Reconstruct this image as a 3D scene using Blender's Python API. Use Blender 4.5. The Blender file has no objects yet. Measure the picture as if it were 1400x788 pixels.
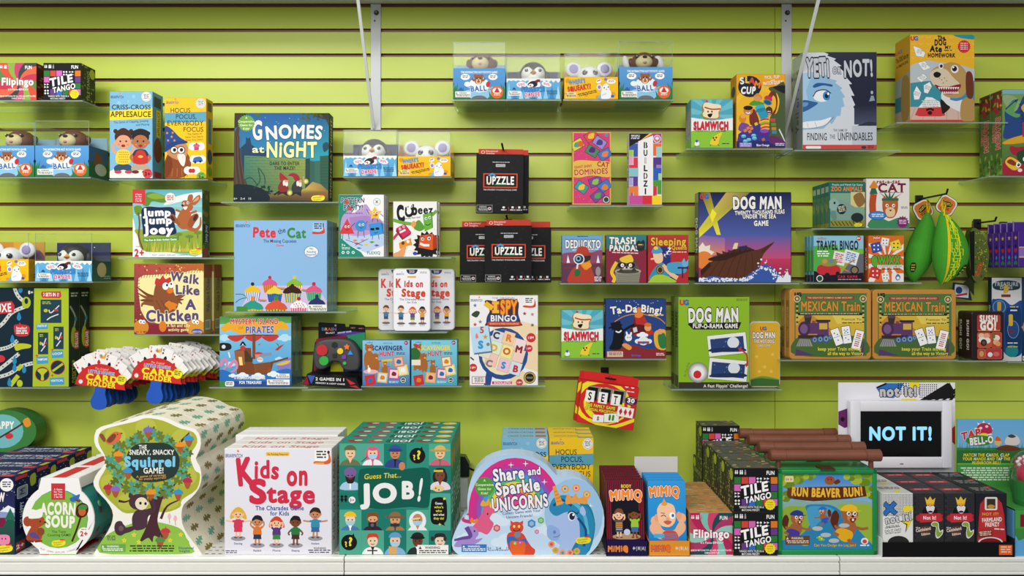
import bpy, bmesh, math, random
from mathutils import Vector, Matrix
from mathutils.geometry import tessellate_polygon, delaunay_2d_cdt
R_ = random.Random(7)
sc = bpy.context.scene
COL = sc.collection
# ---------------------------------------------------------------- camera, world, lights, exposure
D, F, VX, VY, ZC = 2.267, 1011.0, 714.0, 380.0, 1.45
cam = bpy.data.cameras.new('camera'); cam.sensor_width = 36; cam.lens = F*36/1400
cam.shift_x = -(VX-700)/1400; cam.shift_y = (VY-394)/1400; cam.clip_start = .05
co = bpy.data.objects.new('camera', cam); COL.objects.link(co)
co.location = (0, -D, ZC); co.rotation_euler = (math.pi/2, 0, 0); sc.camera = co
wd = bpy.data.worlds.new('store_ambient'); sc.world = wd; wd.use_nodes = True
wd.node_tree.nodes['Background'].inputs[0].default_value = (.93, .97, 1, 1)
wd.node_tree.nodes['Background'].inputs[1].default_value = .30
def lamp(name, loc, sx, sy, power, col=(1, .98, .94), rot=(0, 0, 0)):
    l = bpy.data.lights.new(name, 'AREA'); l.shape = 'RECTANGLE'; l.size = sx; l.size_y = sy; l.energy = power; l.color = col
    o = bpy.data.objects.new(name, l); COL.objects.link(o); o.location = loc; o.rotation_euler = rot
lamp('ceiling_light', (-1.7, -1.9, 3.1), 1.2, .6, 42, rot=(math.radians(15), 0, 0))
lamp('ceiling_light', (.1, -2.1, 3.1), 1.2, .6, 17, rot=(math.radians(15), 0, 0))
lamp('ceiling_light', (1.7, -2.5, 3.1), 1.2, .6, 9, rot=(math.radians(15), 0, 0))
lamp('ceiling_light', (-1.0, -4.6, 3.0), 3.4, 1.4, 88, rot=(math.radians(40), 0, 0))
sc.view_settings.view_transform = 'Standard'; sc.view_settings.look = 'None'
sc.view_settings.gamma = 1; sc.view_settings.use_curve_mapping = False
sc.view_settings.exposure = 0.05
# ---------------------------------------------------------------- helpers
def W(px, py, t=0):
    d = D-t
    return Vector(((px-VX)*d/F, -t, ZC-(py-VY)*d/F))
_hc = {}
def hx(c):
    if not isinstance(c, str): return c
    if c not in _hc:
        s = c if len(c) == 6 else ''.join(a+a for a in c)
        v = [int(s[i:i+2], 16)/255 for i in (0, 2, 4)]
        _hc[c] = tuple(x/12.92 if x <= .04045 else ((x+.055)/1.055)**2.4 for x in v)+(1,)
    return _hc[c]
def mixc(a, b, t):
    a, b = hx(a), hx(b); return tuple(a[i]*(1-t)+b[i]*t for i in range(4))
_mats = {}
def pm(name, rough=.4, metal=0, spec=.5, coat=0, noise=0, nscale=60, bump=0):
    """opaque material coloured by the mesh's own colour attribute"""
    if name in _mats: return _mats[name]
    m = bpy.data.materials.new(name); m.use_nodes = True; nt = m.node_tree; b = nt.nodes['Principled BSDF']
    at = nt.nodes.new('ShaderNodeVertexColor'); at.layer_name = 'Col'
    src = at.outputs['Color']
    if noise or bump:
        nz = nt.nodes.new('ShaderNodeTexNoise'); nz.inputs['Scale'].default_value = nscale; nz.inputs['Detail'].default_value = 3
        tc = nt.nodes.new('ShaderNodeTexCoord'); nt.links.new(tc.outputs['Object'], nz.inputs['Vector'])
        if noise:
            mr = nt.nodes.new('ShaderNodeMapRange'); mr.inputs[3].default_value = 1-noise; mr.inputs[4].default_value = 1+noise
            nt.links.new(nz.outputs[0], mr.inputs[0])
            mx = nt.nodes.new('ShaderNodeVectorMath'); mx.operation = 'SCALE'
            nt.links.new(src, mx.inputs[0]); nt.links.new(mr.outputs[0], mx.inputs['Scale']); src = mx.outputs[0]
        if bump:
            bp = nt.nodes.new('ShaderNodeBump'); bp.inputs['Strength'].default_value = bump; bp.inputs['Distance'].default_value = .002
            nt.links.new(nz.outputs[0], bp.inputs['Height']); nt.links.new(bp.outputs[0], b.inputs['Normal'])
    nt.links.new(src, b.inputs['Base Color'])
    b.inputs['Roughness'].default_value = rough; b.inputs['Metallic'].default_value = metal
    b.inputs['Specular IOR Level'].default_value = spec; b.inputs['Coat Weight'].default_value = coat; b.inputs['Coat Roughness'].default_value = .08
    _mats[name] = m; return m
def clear(name, tint, rough=.05, body=0.0, bodyc=(.8, .9, .85, 1)):
    """thin clear plastic: see-through, Fresnel gloss"""
    if name in _mats: return _mats[name]
    m = bpy.data.materials.new(name); m.use_nodes = True; nt = m.node_tree; nt.nodes.clear()
    out = nt.nodes.new('ShaderNodeOutputMaterial'); tr = nt.nodes.new('ShaderNodeBsdfTransparent'); tr.inputs[0].default_value = tint
    gl = nt.nodes.new('ShaderNodeBsdfGlossy'); gl.inputs['Roughness'].default_value = rough; gl.inputs[0].default_value = (1, 1, 1, 1)
    lw = nt.nodes.new('ShaderNodeFresnel'); ge = nt.nodes.new('ShaderNodeNewGeometry'); io = nt.nodes.new('ShaderNodeMapRange'); io.inputs[3].default_value = 1.4; io.inputs[4].default_value = 1/1.4
    nt.links.new(ge.outputs['Backfacing'], io.inputs[0]); nt.links.new(io.outputs[0], lw.inputs['IOR'])
    mx = nt.nodes.new('ShaderNodeMixShader'); nt.links.new(lw.outputs[0], mx.inputs[0]); nt.links.new(tr.outputs[0], mx.inputs[1]); nt.links.new(gl.outputs[0], mx.inputs[2])
    last = mx
    if body:
        df = nt.nodes.new('ShaderNodeBsdfDiffuse'); df.inputs[0].default_value = bodyc
        m2 = nt.nodes.new('ShaderNodeMixShader'); m2.inputs[0].default_value = body
        nt.links.new(mx.outputs[0], m2.inputs[1]); nt.links.new(df.outputs[0], m2.inputs[2]); last = m2
    nt.links.new(last.outputs[0], out.inputs[0]); _mats[name] = m; return m
CARD = pm('printed_card', .45, spec=.14); FILM = pm('glossy_print', .16, spec=.3); TIN = pm('printed_tin', .28, spec=.25, coat=.15)
PLAST = pm('plastic', .35); RUBBER = pm('soft_vinyl', .55, noise=.04); FAB = pm('woven_fabric', .85, spec=.2, noise=.12, nscale=300, bump=.3)
STEEL = pm('painted_steel', .35, noise=.03); DARKM = pm('dark_metal', .4, metal=.6); LOGP = pm('brown_moulded_plastic', .5, noise=.15, nscale=35, bump=.3)
ACR = clear('clear_acrylic', (.93, .97, .95, 1), body=.04, bodyc=(.75, .85, .8, 1)); EDGE = clear('acrylic_edge', (.55, .72, .62, 1), body=.35, bodyc=(.62, .74, .68, 1))
PVC = clear('clear_window_film', (.965, .98, .975, 1), rough=.06, body=.012, bodyc=(.8, .86, .86, 1))
class MB:
    def __init__(s): s.v = []; s.f = []; s.c = []; s.m = []; s.sm = []
    def face(s, pts, c, m=0, smooth=False):
        i = len(s.v); s.v += [tuple(p) for p in pts]; s.f.append(tuple(range(i, i+len(pts))))
        s.c.append(c if isinstance(c, list) else [hx(c)]*len(pts)); s.m.append(m); s.sm.append(smooth)
    def bm(s, bm, c, m=0, smooth=False, mat=None):
        i = len(s.v); bm.verts.index_update()
        s.v += [tuple(mat @ v.co) if mat else tuple(v.co) for v in bm.verts]
        for f in bm.faces:
            s.f.append(tuple(i+v.index for v in f.verts)); s.c.append([hx(c)]*len(f.verts)); s.m.append(m); s.sm.append(smooth)
        bm.free(); return s
    def box(s, x0, y0, z0, x1, y1, z1, c, bev=0, m=0, seg=1, mat=None):
        bm = bmesh.new(); bmesh.ops.create_cube(bm, size=1)
        for v in bm.verts: v.co = Vector(((x0+x1)/2+v.co.x*(x1-x0), (y0+y1)/2+v.co.y*(y1-y0), (z0+z1)/2+v.co.z*(z1-z0)))
        if bev: bmesh.ops.bevel(bm, geom=bm.edges[:], offset=bev, segments=seg, affect='EDGES', profile=.5)
        return s.bm(bm, c, m, seg > 1, mat)
    def ball(s, c, r, col, sub=2, m=0, rot=None, seg=20):
        bm = bmesh.new(); bmesh.ops.create_uvsphere(bm, u_segments=seg, v_segments=seg//2, radius=1)
        M = Matrix.Translation(c) @ (rot.to_4x4() if rot else Matrix()) @ Matrix.Diagonal((*((r,)*3 if isinstance(r, (int, float)) else r), 1))
        return s.bm(bm, col, m, True, M)
    def tube(s, pts, r, col, m=0, n=10, closed=False):
        P = [Vector(p) for p in pts]; rr = r if isinstance(r, list) else [r]*len(P); rings = []
        for i, p in enumerate(P):
            t = (P[min(i+1, len(P)-1)]-P[max(i-1, 0)]).normalized(); a = t.cross(Vector((0, 0, 1)))
            if a.length < .05: a = t.cross(Vector((0, 1, 0)))
            a.normalize(); b = t.cross(a)
            rings.append([p+(a*math.cos(k*2*math.pi/n)+b*math.sin(k*2*math.pi/n))*rr[i] for k in range(n)])
        for i in range(len(P)-1):
            for k in range(n):
                s.face([rings[i][k], rings[i][(k+1) % n], rings[i+1][(k+1) % n], rings[i+1][k]], col, m, True)
        s.face(rings[0][::-1], col, m); s.face(rings[-1], col, m); return s
    def prism(s, pts, y0, y1, col, colside=None, m=0, ms=None, mat=None, smooth=False):
        n = len(pts); T = (lambda p: mat @ Vector(p)) if mat else (lambda p: p)
        for tri in tessellate_polygon([[Vector((x, z, 0)) for x, z in pts]]):
            q = [pts[i] for i in tri]
            if (q[1][0]-q[0][0])*(q[2][1]-q[0][1])-(q[1][1]-q[0][1])*(q[2][0]-q[0][0]) < 0: q = q[::-1]
            s.face([T((x, y0, z)) for x, z in q], col, m); s.face([T((x, y1, z)) for x, z in q[::-1]], colside or col, m)
        for i in range(n):
            a, b = pts[i], pts[(i+1) % n]
            s.face([T((a[0], y0, a[1])), T((a[0], y1, a[1])), T((b[0], y1, b[1])), T((b[0], y0, b[1]))], colside or col, m if ms is None else ms, smooth)
        return s
    def mesh(s, name, mats):
        me = bpy.data.meshes.new(name); me.from_pydata(s.v, [], s.f)
        at = me.color_attributes.new('Col', 'FLOAT_COLOR', 'CORNER')
        at.data.foreach_set('color', [x for f in s.c for c in f for x in c])
        me.polygons.foreach_set('material_index', s.m); me.polygons.foreach_set('use_smooth', s.sm)
        for m in (mats if isinstance(mats, (list, tuple)) else [mats]): me.materials.append(m)
        me.update(); return me
    def build(s, name, mats=CARD, parent=None, loc=(0, 0, 0), rot=(0, 0, 0)):
        return link(name, s.mesh(name, mats), parent, loc, rot)
def link(name, data, parent=None, loc=(0, 0, 0), rot=(0, 0, 0)):
    o = bpy.data.objects.new(name, data); COL.objects.link(o); o.location = loc; o.rotation_euler = rot
    if parent: o.parent = parent
    return o
def tag(o, label=None, cat=None, group=None, kind=None):
    for k, v in (('label', label), ('category', cat), ('group', group), ('kind', kind)):
        if v: o[k] = v
    return o
def empty(name, label, cat, loc=(0, 0, 0), group=None, rot=(0, 0, 0)):
    return tag(link(name, None, None, loc, rot), label, cat, group)
def dup(o, label, loc, rot=None, parent=None):
    c = o.copy(); COL.objects.link(c)
    if parent: c.parent = parent
    else:
        c.location = loc; c['label'] = label
        if rot is not None: c.rotation_euler = rot
    for ch in o.children: dup(ch, None, None, None, c)
    return c
ORD = ['front', 'second', 'third', 'fourth', 'fifth', 'sixth', 'seventh', 'eighth', 'ninth', 'tenth']
# ---------------------------------------------------------------- lettering
_g = {}
def _raw(ch, b, res=3):
    cu = bpy.data.curves.new('glyph', 'FONT'); cu.body = ch; cu.size = 1; cu.offset = b; cu.resolution_u = res; cu.fill_mode = 'FRONT'
    o = bpy.data.objects.new('glyph', cu); me = o.to_mesh(); me.calc_loop_triangles()
    vs = [(v.co.x, v.co.y) for v in me.vertices]; ts = [tuple(t.vertices) for t in me.loop_triangles]
    o.to_mesh_clear(); bpy.data.objects.remove(o); bpy.data.curves.remove(cu); return vs, ts
def glyph(ch, b=0, res=3):
    b = round(b/.006)*.006; k = (ch, round(b, 4), res)
    if k not in _g: _g[k] = _raw(ch, b, res) if b < .026 else fat(*_raw(ch, 0, res), b)
    return _g[k]
def fat(vs, ts, b):
    vs, cnt, dirs = [Vector(v) for v in vs], {}, {}; ccw = lambda a, b_, c: (vs[b_]-vs[a]).cross(vs[c]-vs[a])
    fs = [list(t) if ccw(*t) > 0 else list(t)[::-1] for t in ts if abs(ccw(*t)) > 3e-5]
    for t in ts:
        for i in range(3): e = tuple(sorted((t[i], t[(i+1) % 3]))); cnt[e] = cnt.get(e, 0)+1
    for (i, j), n in list(cnt.items()):
        d = vs[j]-vs[i]
        if n != 1 or d.length < 1e-6: continue
        u = d.normalized(); nn = Vector((-u.y, u.x))*b; m = len(vs)
        p, q = vs[i]-u*b*.16, vs[j]+u*b*.16; vs += [p-nn, q-nn, q+nn, p+nn]; fs.append([m, m+1, m+2, m+3])
        for v in (i, j): dirs.setdefault(v, []).append(u)
    for v, d in dirs.items():
        if len(d) == 2 and abs(d[0].dot(d[1])) > .9: continue
        m = len(vs); p = vs[v]; vs += [p+Vector((b*math.cos(a*math.pi/3), b*math.sin(a*math.pi/3))) for a in range(6)]; fs.append(list(range(m, m+6)))
    r = delaunay_2d_cdt(vs, [], fs, 0, 1e-5)
    E = {}
    ks = [f for f, o in zip(r[2], r[5]) if o]; have = {(f[i-1], f[i]) for f in ks for i in range(3)}
    for a, c in have:
        if (c, a) not in have: E.setdefault(a, []).append(c)
    loops = []
    while E:
        s0 = a = next(iter(E)); lp = []
        while a in E:
            lp.append(a); c = E[a].pop()
            if not E[a]: del E[a]
            a = c
            if a == s0: break
        P = [Vector((r[0][i].x, r[0][i].y, 0)) for i in lp]; Q = []
        for i, p in enumerate(P):
            if not Q or ((p-Q[-1]).length > .004 and abs((p-Q[-1]).cross(P[(i+1) % len(P)]-p).z) > 4e-5): Q.append(p)
        if len(Q) > 2 and abs(sum(Q[i-1].cross(Q[i]).z for i in range(len(Q)))) > 2e-4: loops.append(Q)
    V = [p for l in loops for p in l]; S = lambda v, t: abs((v[t[1]]-v[t[0]]).cross(v[t[2]]-v[t[0]]).z); T = tessellate_polygon(loops); V0 = [Vector((p.x, p.y, 0)) for p in r[0]]
    if abs(sum(S(V, t) for t in T)/max(sum(S(V0, f) for f in ks), 1e-9)-1) > .02: V, T = V0, ks
    return [(p.x, p.y) for p in V], [tuple(t) for t in T]
_ad = {}
def adv(ch):
    if ch not in _ad:
        mx = lambda s: max((p[0] for p in _raw(s, 0)[0]), default=0)
        _ad[ch] = mx(ch+'|')-mx('|')
    return _ad[ch]
CAP = max(p[1] for p in glyph('H')[0])
# ---------------------------------------------------------------- flat printed artwork, in the units of its own frame (y down)
class A:
    def __init__(s, x0, y0, x1, y1, bg=None, bg2=None):
        s.f = (x0, y0, x1, y1); s.sh = []; s.bg = bg
        if bg2: s.R(x0, y0, x1, y1, bg, bg2)
    def poly(s, pts, c):
        n = len(pts); cols = c if isinstance(c, list) else [hx(c)]*n
        tr = [(0, i, i+1) for i in range(1, n-1)] if n < 4 else tessellate_polygon([[Vector((p[0], p[1], 0)) for p in pts]])
        s.sh.append([([pts[i] for i in t], [cols[i] for i in t]) for t in tr]); return s
    P = poly
    def R(s, x0, y0, x1, y1, c, c2=None, r=0, rad=0):
        if rad:
            k = rad; pts = []
            for cx, cy, a in ((x1-k, y0+k, -90), (x1-k, y1-k, 0), (x0+k, y1-k, 90), (x0+k, y0+k, 180)):
                pts += [(cx+k*math.cos(math.radians(a+q)), cy+k*math.sin(math.radians(a+q))) for q in (0, 22, 45, 68, 90)]
        else: pts = [(x0, y0), (x1, y0), (x1, y1), (x0, y1)]
        cols = c
        if c2: cols = [mixc(c, c2, (p[1]-y0)/(y1-y0)) for p in pts]
        if r:
            a = math.radians(r); mx, my = (x0+x1)/2, (y0+y1)/2
            pts = [(mx+(x-mx)*math.cos(a)+(y-my)*math.sin(a), my-(x-mx)*math.sin(a)+(y-my)*math.cos(a)) for x, y in pts]
        return s.poly(pts, cols)
    def E(s, cx, cy, rx, ry, c, r=0, n=20, a0=0, a1=360):
        a = math.radians(r); pts = []
        full = a1-a0 >= 360
        for i in range(n if full else n+1):
            q = math.radians(a0+(a1-a0)*i/n); x, y = rx*math.cos(q), ry*math.sin(q)
            pts.append((cx+x*math.cos(a)+y*math.sin(a), cy-x*math.sin(a)+y*math.cos(a)))
        return s.poly(pts, c)
    def S(s, cx, cy, r1, r2, n, c, r=-90):
        return s.poly([(cx+(r1 if i % 2 == 0 else r2)*math.cos(math.radians(r+i*180/n)), cy+(r1 if i % 2 == 0 else r2)*math.sin(math.radians(r+i*180/n))) for i in range(2*n)], c)
    def B(s, pts, c, k=4): return s.poly(spline(pts, True, k), c)
    def L(s, pts, w, c, sm=True, k=4):
        P = spline(pts, False, k) if sm and len(pts) > 2 else pts
        l, r = [], []
        for i, p in enumerate(P):
            a, b = P[max(i-1, 0)], P[min(i+1, len(P)-1)]; dx, dy = b[0]-a[0], b[1]-a[1]; q = math.hypot(dx, dy) or 1
            ww = w if not isinstance(w, tuple) else w[0]+(w[1]-w[0])*i/(len(P)-1)
            l.append((p[0]-dy/q*ww/2, p[1]+dx/q*ww/2)); r.append((p[0]+dy/q*ww/2, p[1]-dx/q*ww/2))
        s.sh.append([t for i in range(len(P)-1) for t in (([l[i], l[i+1], r[i+1]], [hx(c)]*3), ([l[i], r[i+1], r[i]], [hx(c)]*3))]); return s
    def T(s, t, cx, cy, h, c='fff', w=None, b=.012, o=None, r=0, sh=0, j=0, arc=0, sp=0, o2=None, c2=None, mir=1):
        """lettering centred on cx,cy; cap height h; w fits the width; o=(colour, grow) outline; r degrees anticlockwise; j jitter; arc bend"""
        k = h/CAP; xs = []; x = 0; b *= .74; fr = h/abs(s.f[3]-s.f[1]); res = 5 if fr > .13 else 3
        if fr < .04: b = min(b, .024)
        for ch in t: xs.append(x); x += adv(ch)+sp+b*1.7
        tw = (x-sp)*k or 1; kx = k*(w/tw if w else 1); tw = (x-sp)*kx
        rr = random.Random(t); jit = [(rr.uniform(-j, j), rr.uniform(-j, j)*h*.012) for _ in t]
        a = math.radians(r); out = []
        for col, off, dx, dy in ([(o2[0], b+o2[1], 0, h*o2[2] if len(o2) > 2 else 0)] if o2 else [])+([(o[0], b+o[1], 0, 0)] if o else [])+[(c, b, 0, 0)]:
            L, L2 = [], []
            for i, ch in enumerate(t):
                if ch == ' ': continue
                vs, ts = glyph(ch, off, res); g0 = xs[i]*kx+adv(ch)*kx/2; ja, jy = jit[i]; ja = math.radians(ja)
                pts = []
                for vx, vy in vs:
                    px, py = (vx-adv(ch)/2)*kx, (vy-CAP/2)*k; px += sh*py
                    px, py = px*math.cos(ja)-py*math.sin(ja), px*math.sin(ja)+py*math.cos(ja)+jy
                    if arc:
                        u = (g0-tw/2)/(tw/2); th = -math.radians(arc)*u; rad = (tw/2)/math.radians(abs(arc)); sg = 1 if arc > 0 else -1
                        th2 = math.radians(abs(arc))*u; rad2 = rad+sg*py
                        q = th2+px/rad; px, py = rad2*math.sin(q), sg*(rad2*math.cos(q)-rad)
                    else: px += g0-tw/2
                    px *= mir; py -= dy
                    pts.append((cx+px*math.cos(a)-py*math.sin(a), cy-(px*math.sin(a)+py*math.cos(a))))
                cc = hx(c2[i % len(c2)]) if c2 and col == c else hx(col)
                (L, L2)[i % 2].extend(([pts[q] for q in tr], [cc]*3) for tr in ts)
            s.sh += [L, L2]
        return s
    def fine(s, x0, y0, x1, y1, n, c, r=0, seed=1):
        rr = random.Random(seed); L = []; hh = (y1-y0)/n; cxx, cyy = (x0+x1)/2, (y0+y1)/2; a = math.radians(r)
        for i in range(n):
            x = x0+rr.random()*(x1-x0)*.08; y = y0+hh*i
            while x < x1-(x1-x0)*.05:
                w = hh*rr.uniform(.7, 2.6); e = min(x+w, x1); q = [(x, y), (e, y), (e, y+hh*.55), (x, y+hh*.55)]
                q = [(cxx+(u-cxx)*math.cos(a)+(v-cyy)*math.sin(a), cyy-(u-cxx)*math.sin(a)+(v-cyy)*math.cos(a)) for u, v in q]
                L += [([q[0], q[1], q[2]], [hx(c)]*3), ([q[0], q[2], q[3]], [hx(c)]*3)]; x = e+hh*.4
        s.sh.append(L); return s
    def put(s, mb, o, u, v, nrm, m=0, eps=2e-5, clip=None, ins=0):
        """lay the artwork on a face: o = top-left corner, u and v = full edge vectors (right, down)"""
        x0, y0, x1, y1 = s.f; o, u, v, nrm = Vector(o), Vector(u), Vector(v), Vector(nrm); base = len(mb.v)
        lo, hi = ins, 1-ins
        done = []
        for L in s.sh:
            if not L: continue
            xs = [p[0] for t in L for p in t[0]]; ys = [p[1] for t in L for p in t[0]]; bb = (min(xs), max(xs), min(ys), max(ys))
            li = max((d[4] for d in done if d[0] <= bb[1] and d[1] >= bb[0] and d[2] <= bb[3] and d[3] >= bb[2]), default=0)+1; done.append((*bb, li))
            e = nrm*eps*(li+.5)
            for pts, cols in L:
                q = [((p[0]-x0)/(x1-x0), (p[1]-y0)/(y1-y0)) for p in pts]
                if any(a < lo or a > hi or b < lo or b > hi for a, b in q):
                    pc = list(zip(q, cols))
                    for ax, sg, lim in ((0, 1, lo), (0, -1, -hi), (1, 1, lo), (1, -1, -hi)):
                        new = []
                        for i in range(len(pc)):
                            (p, ca), (r, cb) = pc[i-1], pc[i]; dp, dr = sg*p[ax]-lim, sg*r[ax]-lim
                            if (dp >= 0) != (dr >= 0):
                                w = dp/(dp-dr); new.append(((p[0]+(r[0]-p[0])*w, p[1]+(r[1]-p[1])*w), tuple(ca[z]+(cb[z]-ca[z])*w for z in range(4))))
                            if dr >= 0: new.append((r, cb))
                        pc = new
                        if not pc: break
                    if len(pc) < 3: continue
                    q = [p for p, _ in pc]; cols = [c for _, c in pc]
                for q, cols in (clip_poly(q, cols, clip) if clip else ((q, cols),)):
                  pp = [o+u*a+v*b+e for a, b in q]
                  if (pp[1]-pp[0]).cross(pp[2]-pp[0]).dot(nrm) < 0: pp = pp[::-1]; cols = cols[::-1]
                  mb.face(pp, list(cols), m)
def hclip(pc, a, b):
    new = []; s = lambda p: (b[0]-a[0])*(p[1]-a[1])-(b[1]-a[1])*(p[0]-a[0])
    for i in range(len(pc)):
        (p, ca), (r, cb) = pc[i-1], pc[i]; dp, dr = s(p), s(r)
        if (dp >= 0) != (dr >= 0): w = dp/(dp-dr); new.append(((p[0]+(r[0]-p[0])*w, p[1]+(r[1]-p[1])*w), mixc(ca, cb, w)))
        if dr >= 0: new.append((r, cb))
    return new
def clip_poly(q, cols, clip):
    tris, edges = clip; bx = (min(p[0] for p in q), max(p[0] for p in q), min(p[1] for p in q), max(p[1] for p in q))
    if not any(e[0] <= bx[1] and e[1] >= bx[0] and e[2] <= bx[3] and e[3] >= bx[2] for e in edges):
        (x, y) = q[0]
        if any(all((T[i][0]-T[i-1][0])*(y-T[i-1][1])-(T[i][1]-T[i-1][1])*(x-T[i-1][0]) >= 0 for i in range(3)) for T in tris): yield q, cols
        return
    for T in tris:
        if min(p[0] for p in T) > bx[1] or max(p[0] for p in T) < bx[0] or min(p[1] for p in T) > bx[3] or max(p[1] for p in T) < bx[2]: continue
        pc = list(zip(q, cols))
        for i in range(3):
            pc = hclip(pc, T[i-1], T[i])
            if len(pc) < 3: break
        if len(pc) > 2: yield [p for p, _ in pc], [c for _, c in pc]
def outline_tris(pts, f):
    out = []
    for t in tessellate_polygon([[Vector((p[0], p[1], 0)) for p in pts]]):
        T = [((pts[i][0]-f[0])/(f[2]-f[0]), (pts[i][1]-f[1])/(f[3]-f[1])) for i in t]
        if (T[1][0]-T[0][0])*(T[2][1]-T[0][1])-(T[1][1]-T[0][1])*(T[2][0]-T[0][0]) < 0: T = T[::-1]
        out.append(T)
    u = [((p[0]-f[0])/(f[2]-f[0]), (p[1]-f[1])/(f[3]-f[1])) for p in pts]
    return out, [(min(a[0], b[0]), max(a[0], b[0]), min(a[1], b[1]), max(a[1], b[1])) for a, b in zip(u, u[1:]+u[:1])]
def spline(p, closed, k=4):
    n = len(p); out = []
    for i in range(n if closed else n-1):
        a, b, c, d = (p[(i-1) % n], p[i], p[(i+1) % n], p[(i+2) % n]) if closed else (p[max(i-1, 0)], p[i], p[i+1], p[min(i+2, n-1)])
        for j in range(k):
            t = j/k
            out.append(tuple(.5*(2*b[z]+(c[z]-a[z])*t+(2*a[z]-5*b[z]+4*c[z]-d[z])*t*t+(3*b[z]-a[z]-3*c[z]+d[z])*t**3) for z in (0, 1)))
    if not closed: out.append(p[-1])
    return out
def spine(d, h, bg, txt='', c='fff', bg2=None, flip=1, ext=None):
    a = A(0, 0, d*1000, h*1000, bg, bg2)
    if txt: a.T(txt, d*500, h*500, min(d*420, h*1000*.75/max(len(txt)*.75, 1)), c, r=90*flip, b=.015)
    if ext: a.R(d*150, h*880, d*850, h*960, ext)
    return a
# ---------------------------------------------------------------- game boxes
def box_mesh(name, w, d, h, front, side, left=None, right=None, top=None, topc=None, mat=CARD, bev=.0009):
    """card box, base centre of the front face at the origin; depth runs back from the front (+y)"""
    mb = MB(); mb.box(-w/2, 0, 0, w/2, d, h, side, bev)
    for i, f in enumerate(mb.f):
        ys = [mb.v[k][1] for k in f]; zs = [mb.v[k][2] for k in f]
        if max(ys) < 1e-6 and front.bg: mb.c[i] = [hx(front.bg)]*len(f)
        if min(zs) > h-1e-6 and topc: mb.c[i] = [hx(topc)]*len(f)
    front.put(mb, (-w/2, 0, h), (w, 0, 0), (0, 0, -h), (0, -1, 0), ins=.004)
    if left: left.put(mb, (-w/2, d, h), (0, -d, 0), (0, 0, -h), (-1, 0, 0), ins=.01)
    if right: right.put(mb, (w/2, 0, h), (0, d, 0), (0, 0, -h), (1, 0, 0), ins=.01)
    if top: top.put(mb, (-w/2, d, h), (w, 0, 0), (0, -d, 0), (0, 0, 1), ins=.01)
    return mb.mesh(name, mat)
def gb(name, label, cat, rect, t, dep, front, side='888', txt='', tc='fff', top=None, topc=None, n=1, group=None, yaw=0, tilt=0, roll=0, gap=.002, mat=CARD, spn=None, tt=None, row='of its row', dx=0):
    """a game box whose front fills rect (photo px) at t metres off the wall, with n-1 more behind it"""
    x0, y0, x1, y1 = rect; a, b = W(x0, y1, t), W(x1, y0, t); w, h = b.x-a.x, b.z-a.z
    sp = spn or spine(dep, h, side, txt, tc)
    if tt: top = A(0, 0, w*1000, dep*1000); top.T(tt[0], w*500, dep*500, dep*520, tt[1], b=.015)
    me = box_mesh(name, w, dep, h, front, side, sp, sp, top, topc, mat)
    obs = []
    for i in range(n):
        lb = label if n == 1 else f'{label}, {ORD[i]} {row}'
        o = link(name, me, None, ((a.x+b.x)/2+dx*i, -t+i*(dep+gap), a.z), (math.radians(-tilt), math.radians(roll), math.radians(yaw)))
        tag(o, lb, cat, group); obs.append(o)
    return obs
def rrect(w, h, r, n=5, z0=0):
    out = []
    for cx, cy, a in ((w/2-r, z0+r, -90), (w/2-r, z0+h-r, 0), (-w/2+r, z0+h-r, 90), (-w/2+r, z0+r, 180)):
        out += [(cx+r*math.cos(math.radians(a+90*i/n)), cy+r*math.sin(math.radians(a+90*i/n))) for i in range(n+1)]
    return out
def shelf(label, x0, x1, y, t, back=.0, lip=0, dark=0):
    """clear acrylic slatwall shelf: front edge x0..x1 at photo row y, t off the wall, hooked on the wall"""
    a, b = W(x0, y, t), W(x1, y, t); th = .004; w = b.x-a.x; mb = MB(); c = '888'
    fr = .012
    z0 = a.z
    mb.face([(-w/2, 0, 0), (w/2, 0, 0), (w/2, t-.003, 0), (-w/2, t-.003, 0)], c, 0)
    mb.face([(-w/2, t-.003, -th), (w/2, t-.003, -th), (w/2, 0, -th), (-w/2, 0, -th)], c, 0)
    for p, q in (((-w/2, 0), (w/2, 0)), ((w/2, 0), (w/2, t-.003)), ((-w/2, t-.003), (-w/2, 0))):
        mb.face([(p[0], p[1], -th), (q[0], q[1], -th), (q[0], q[1], 0), (p[0], p[1], 0)], c, 1)
    mb.box(-w/2, t-.005, -.004, w/2, t-.002, .008, c, m=0)
    o = mb.build('acrylic_shelf', [ACR, EDGE], None, ((a.x+b.x)/2, -t, z0))
    return tag(o, label, 'shelf', 'clear acrylic shelves on the green wall')
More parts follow.
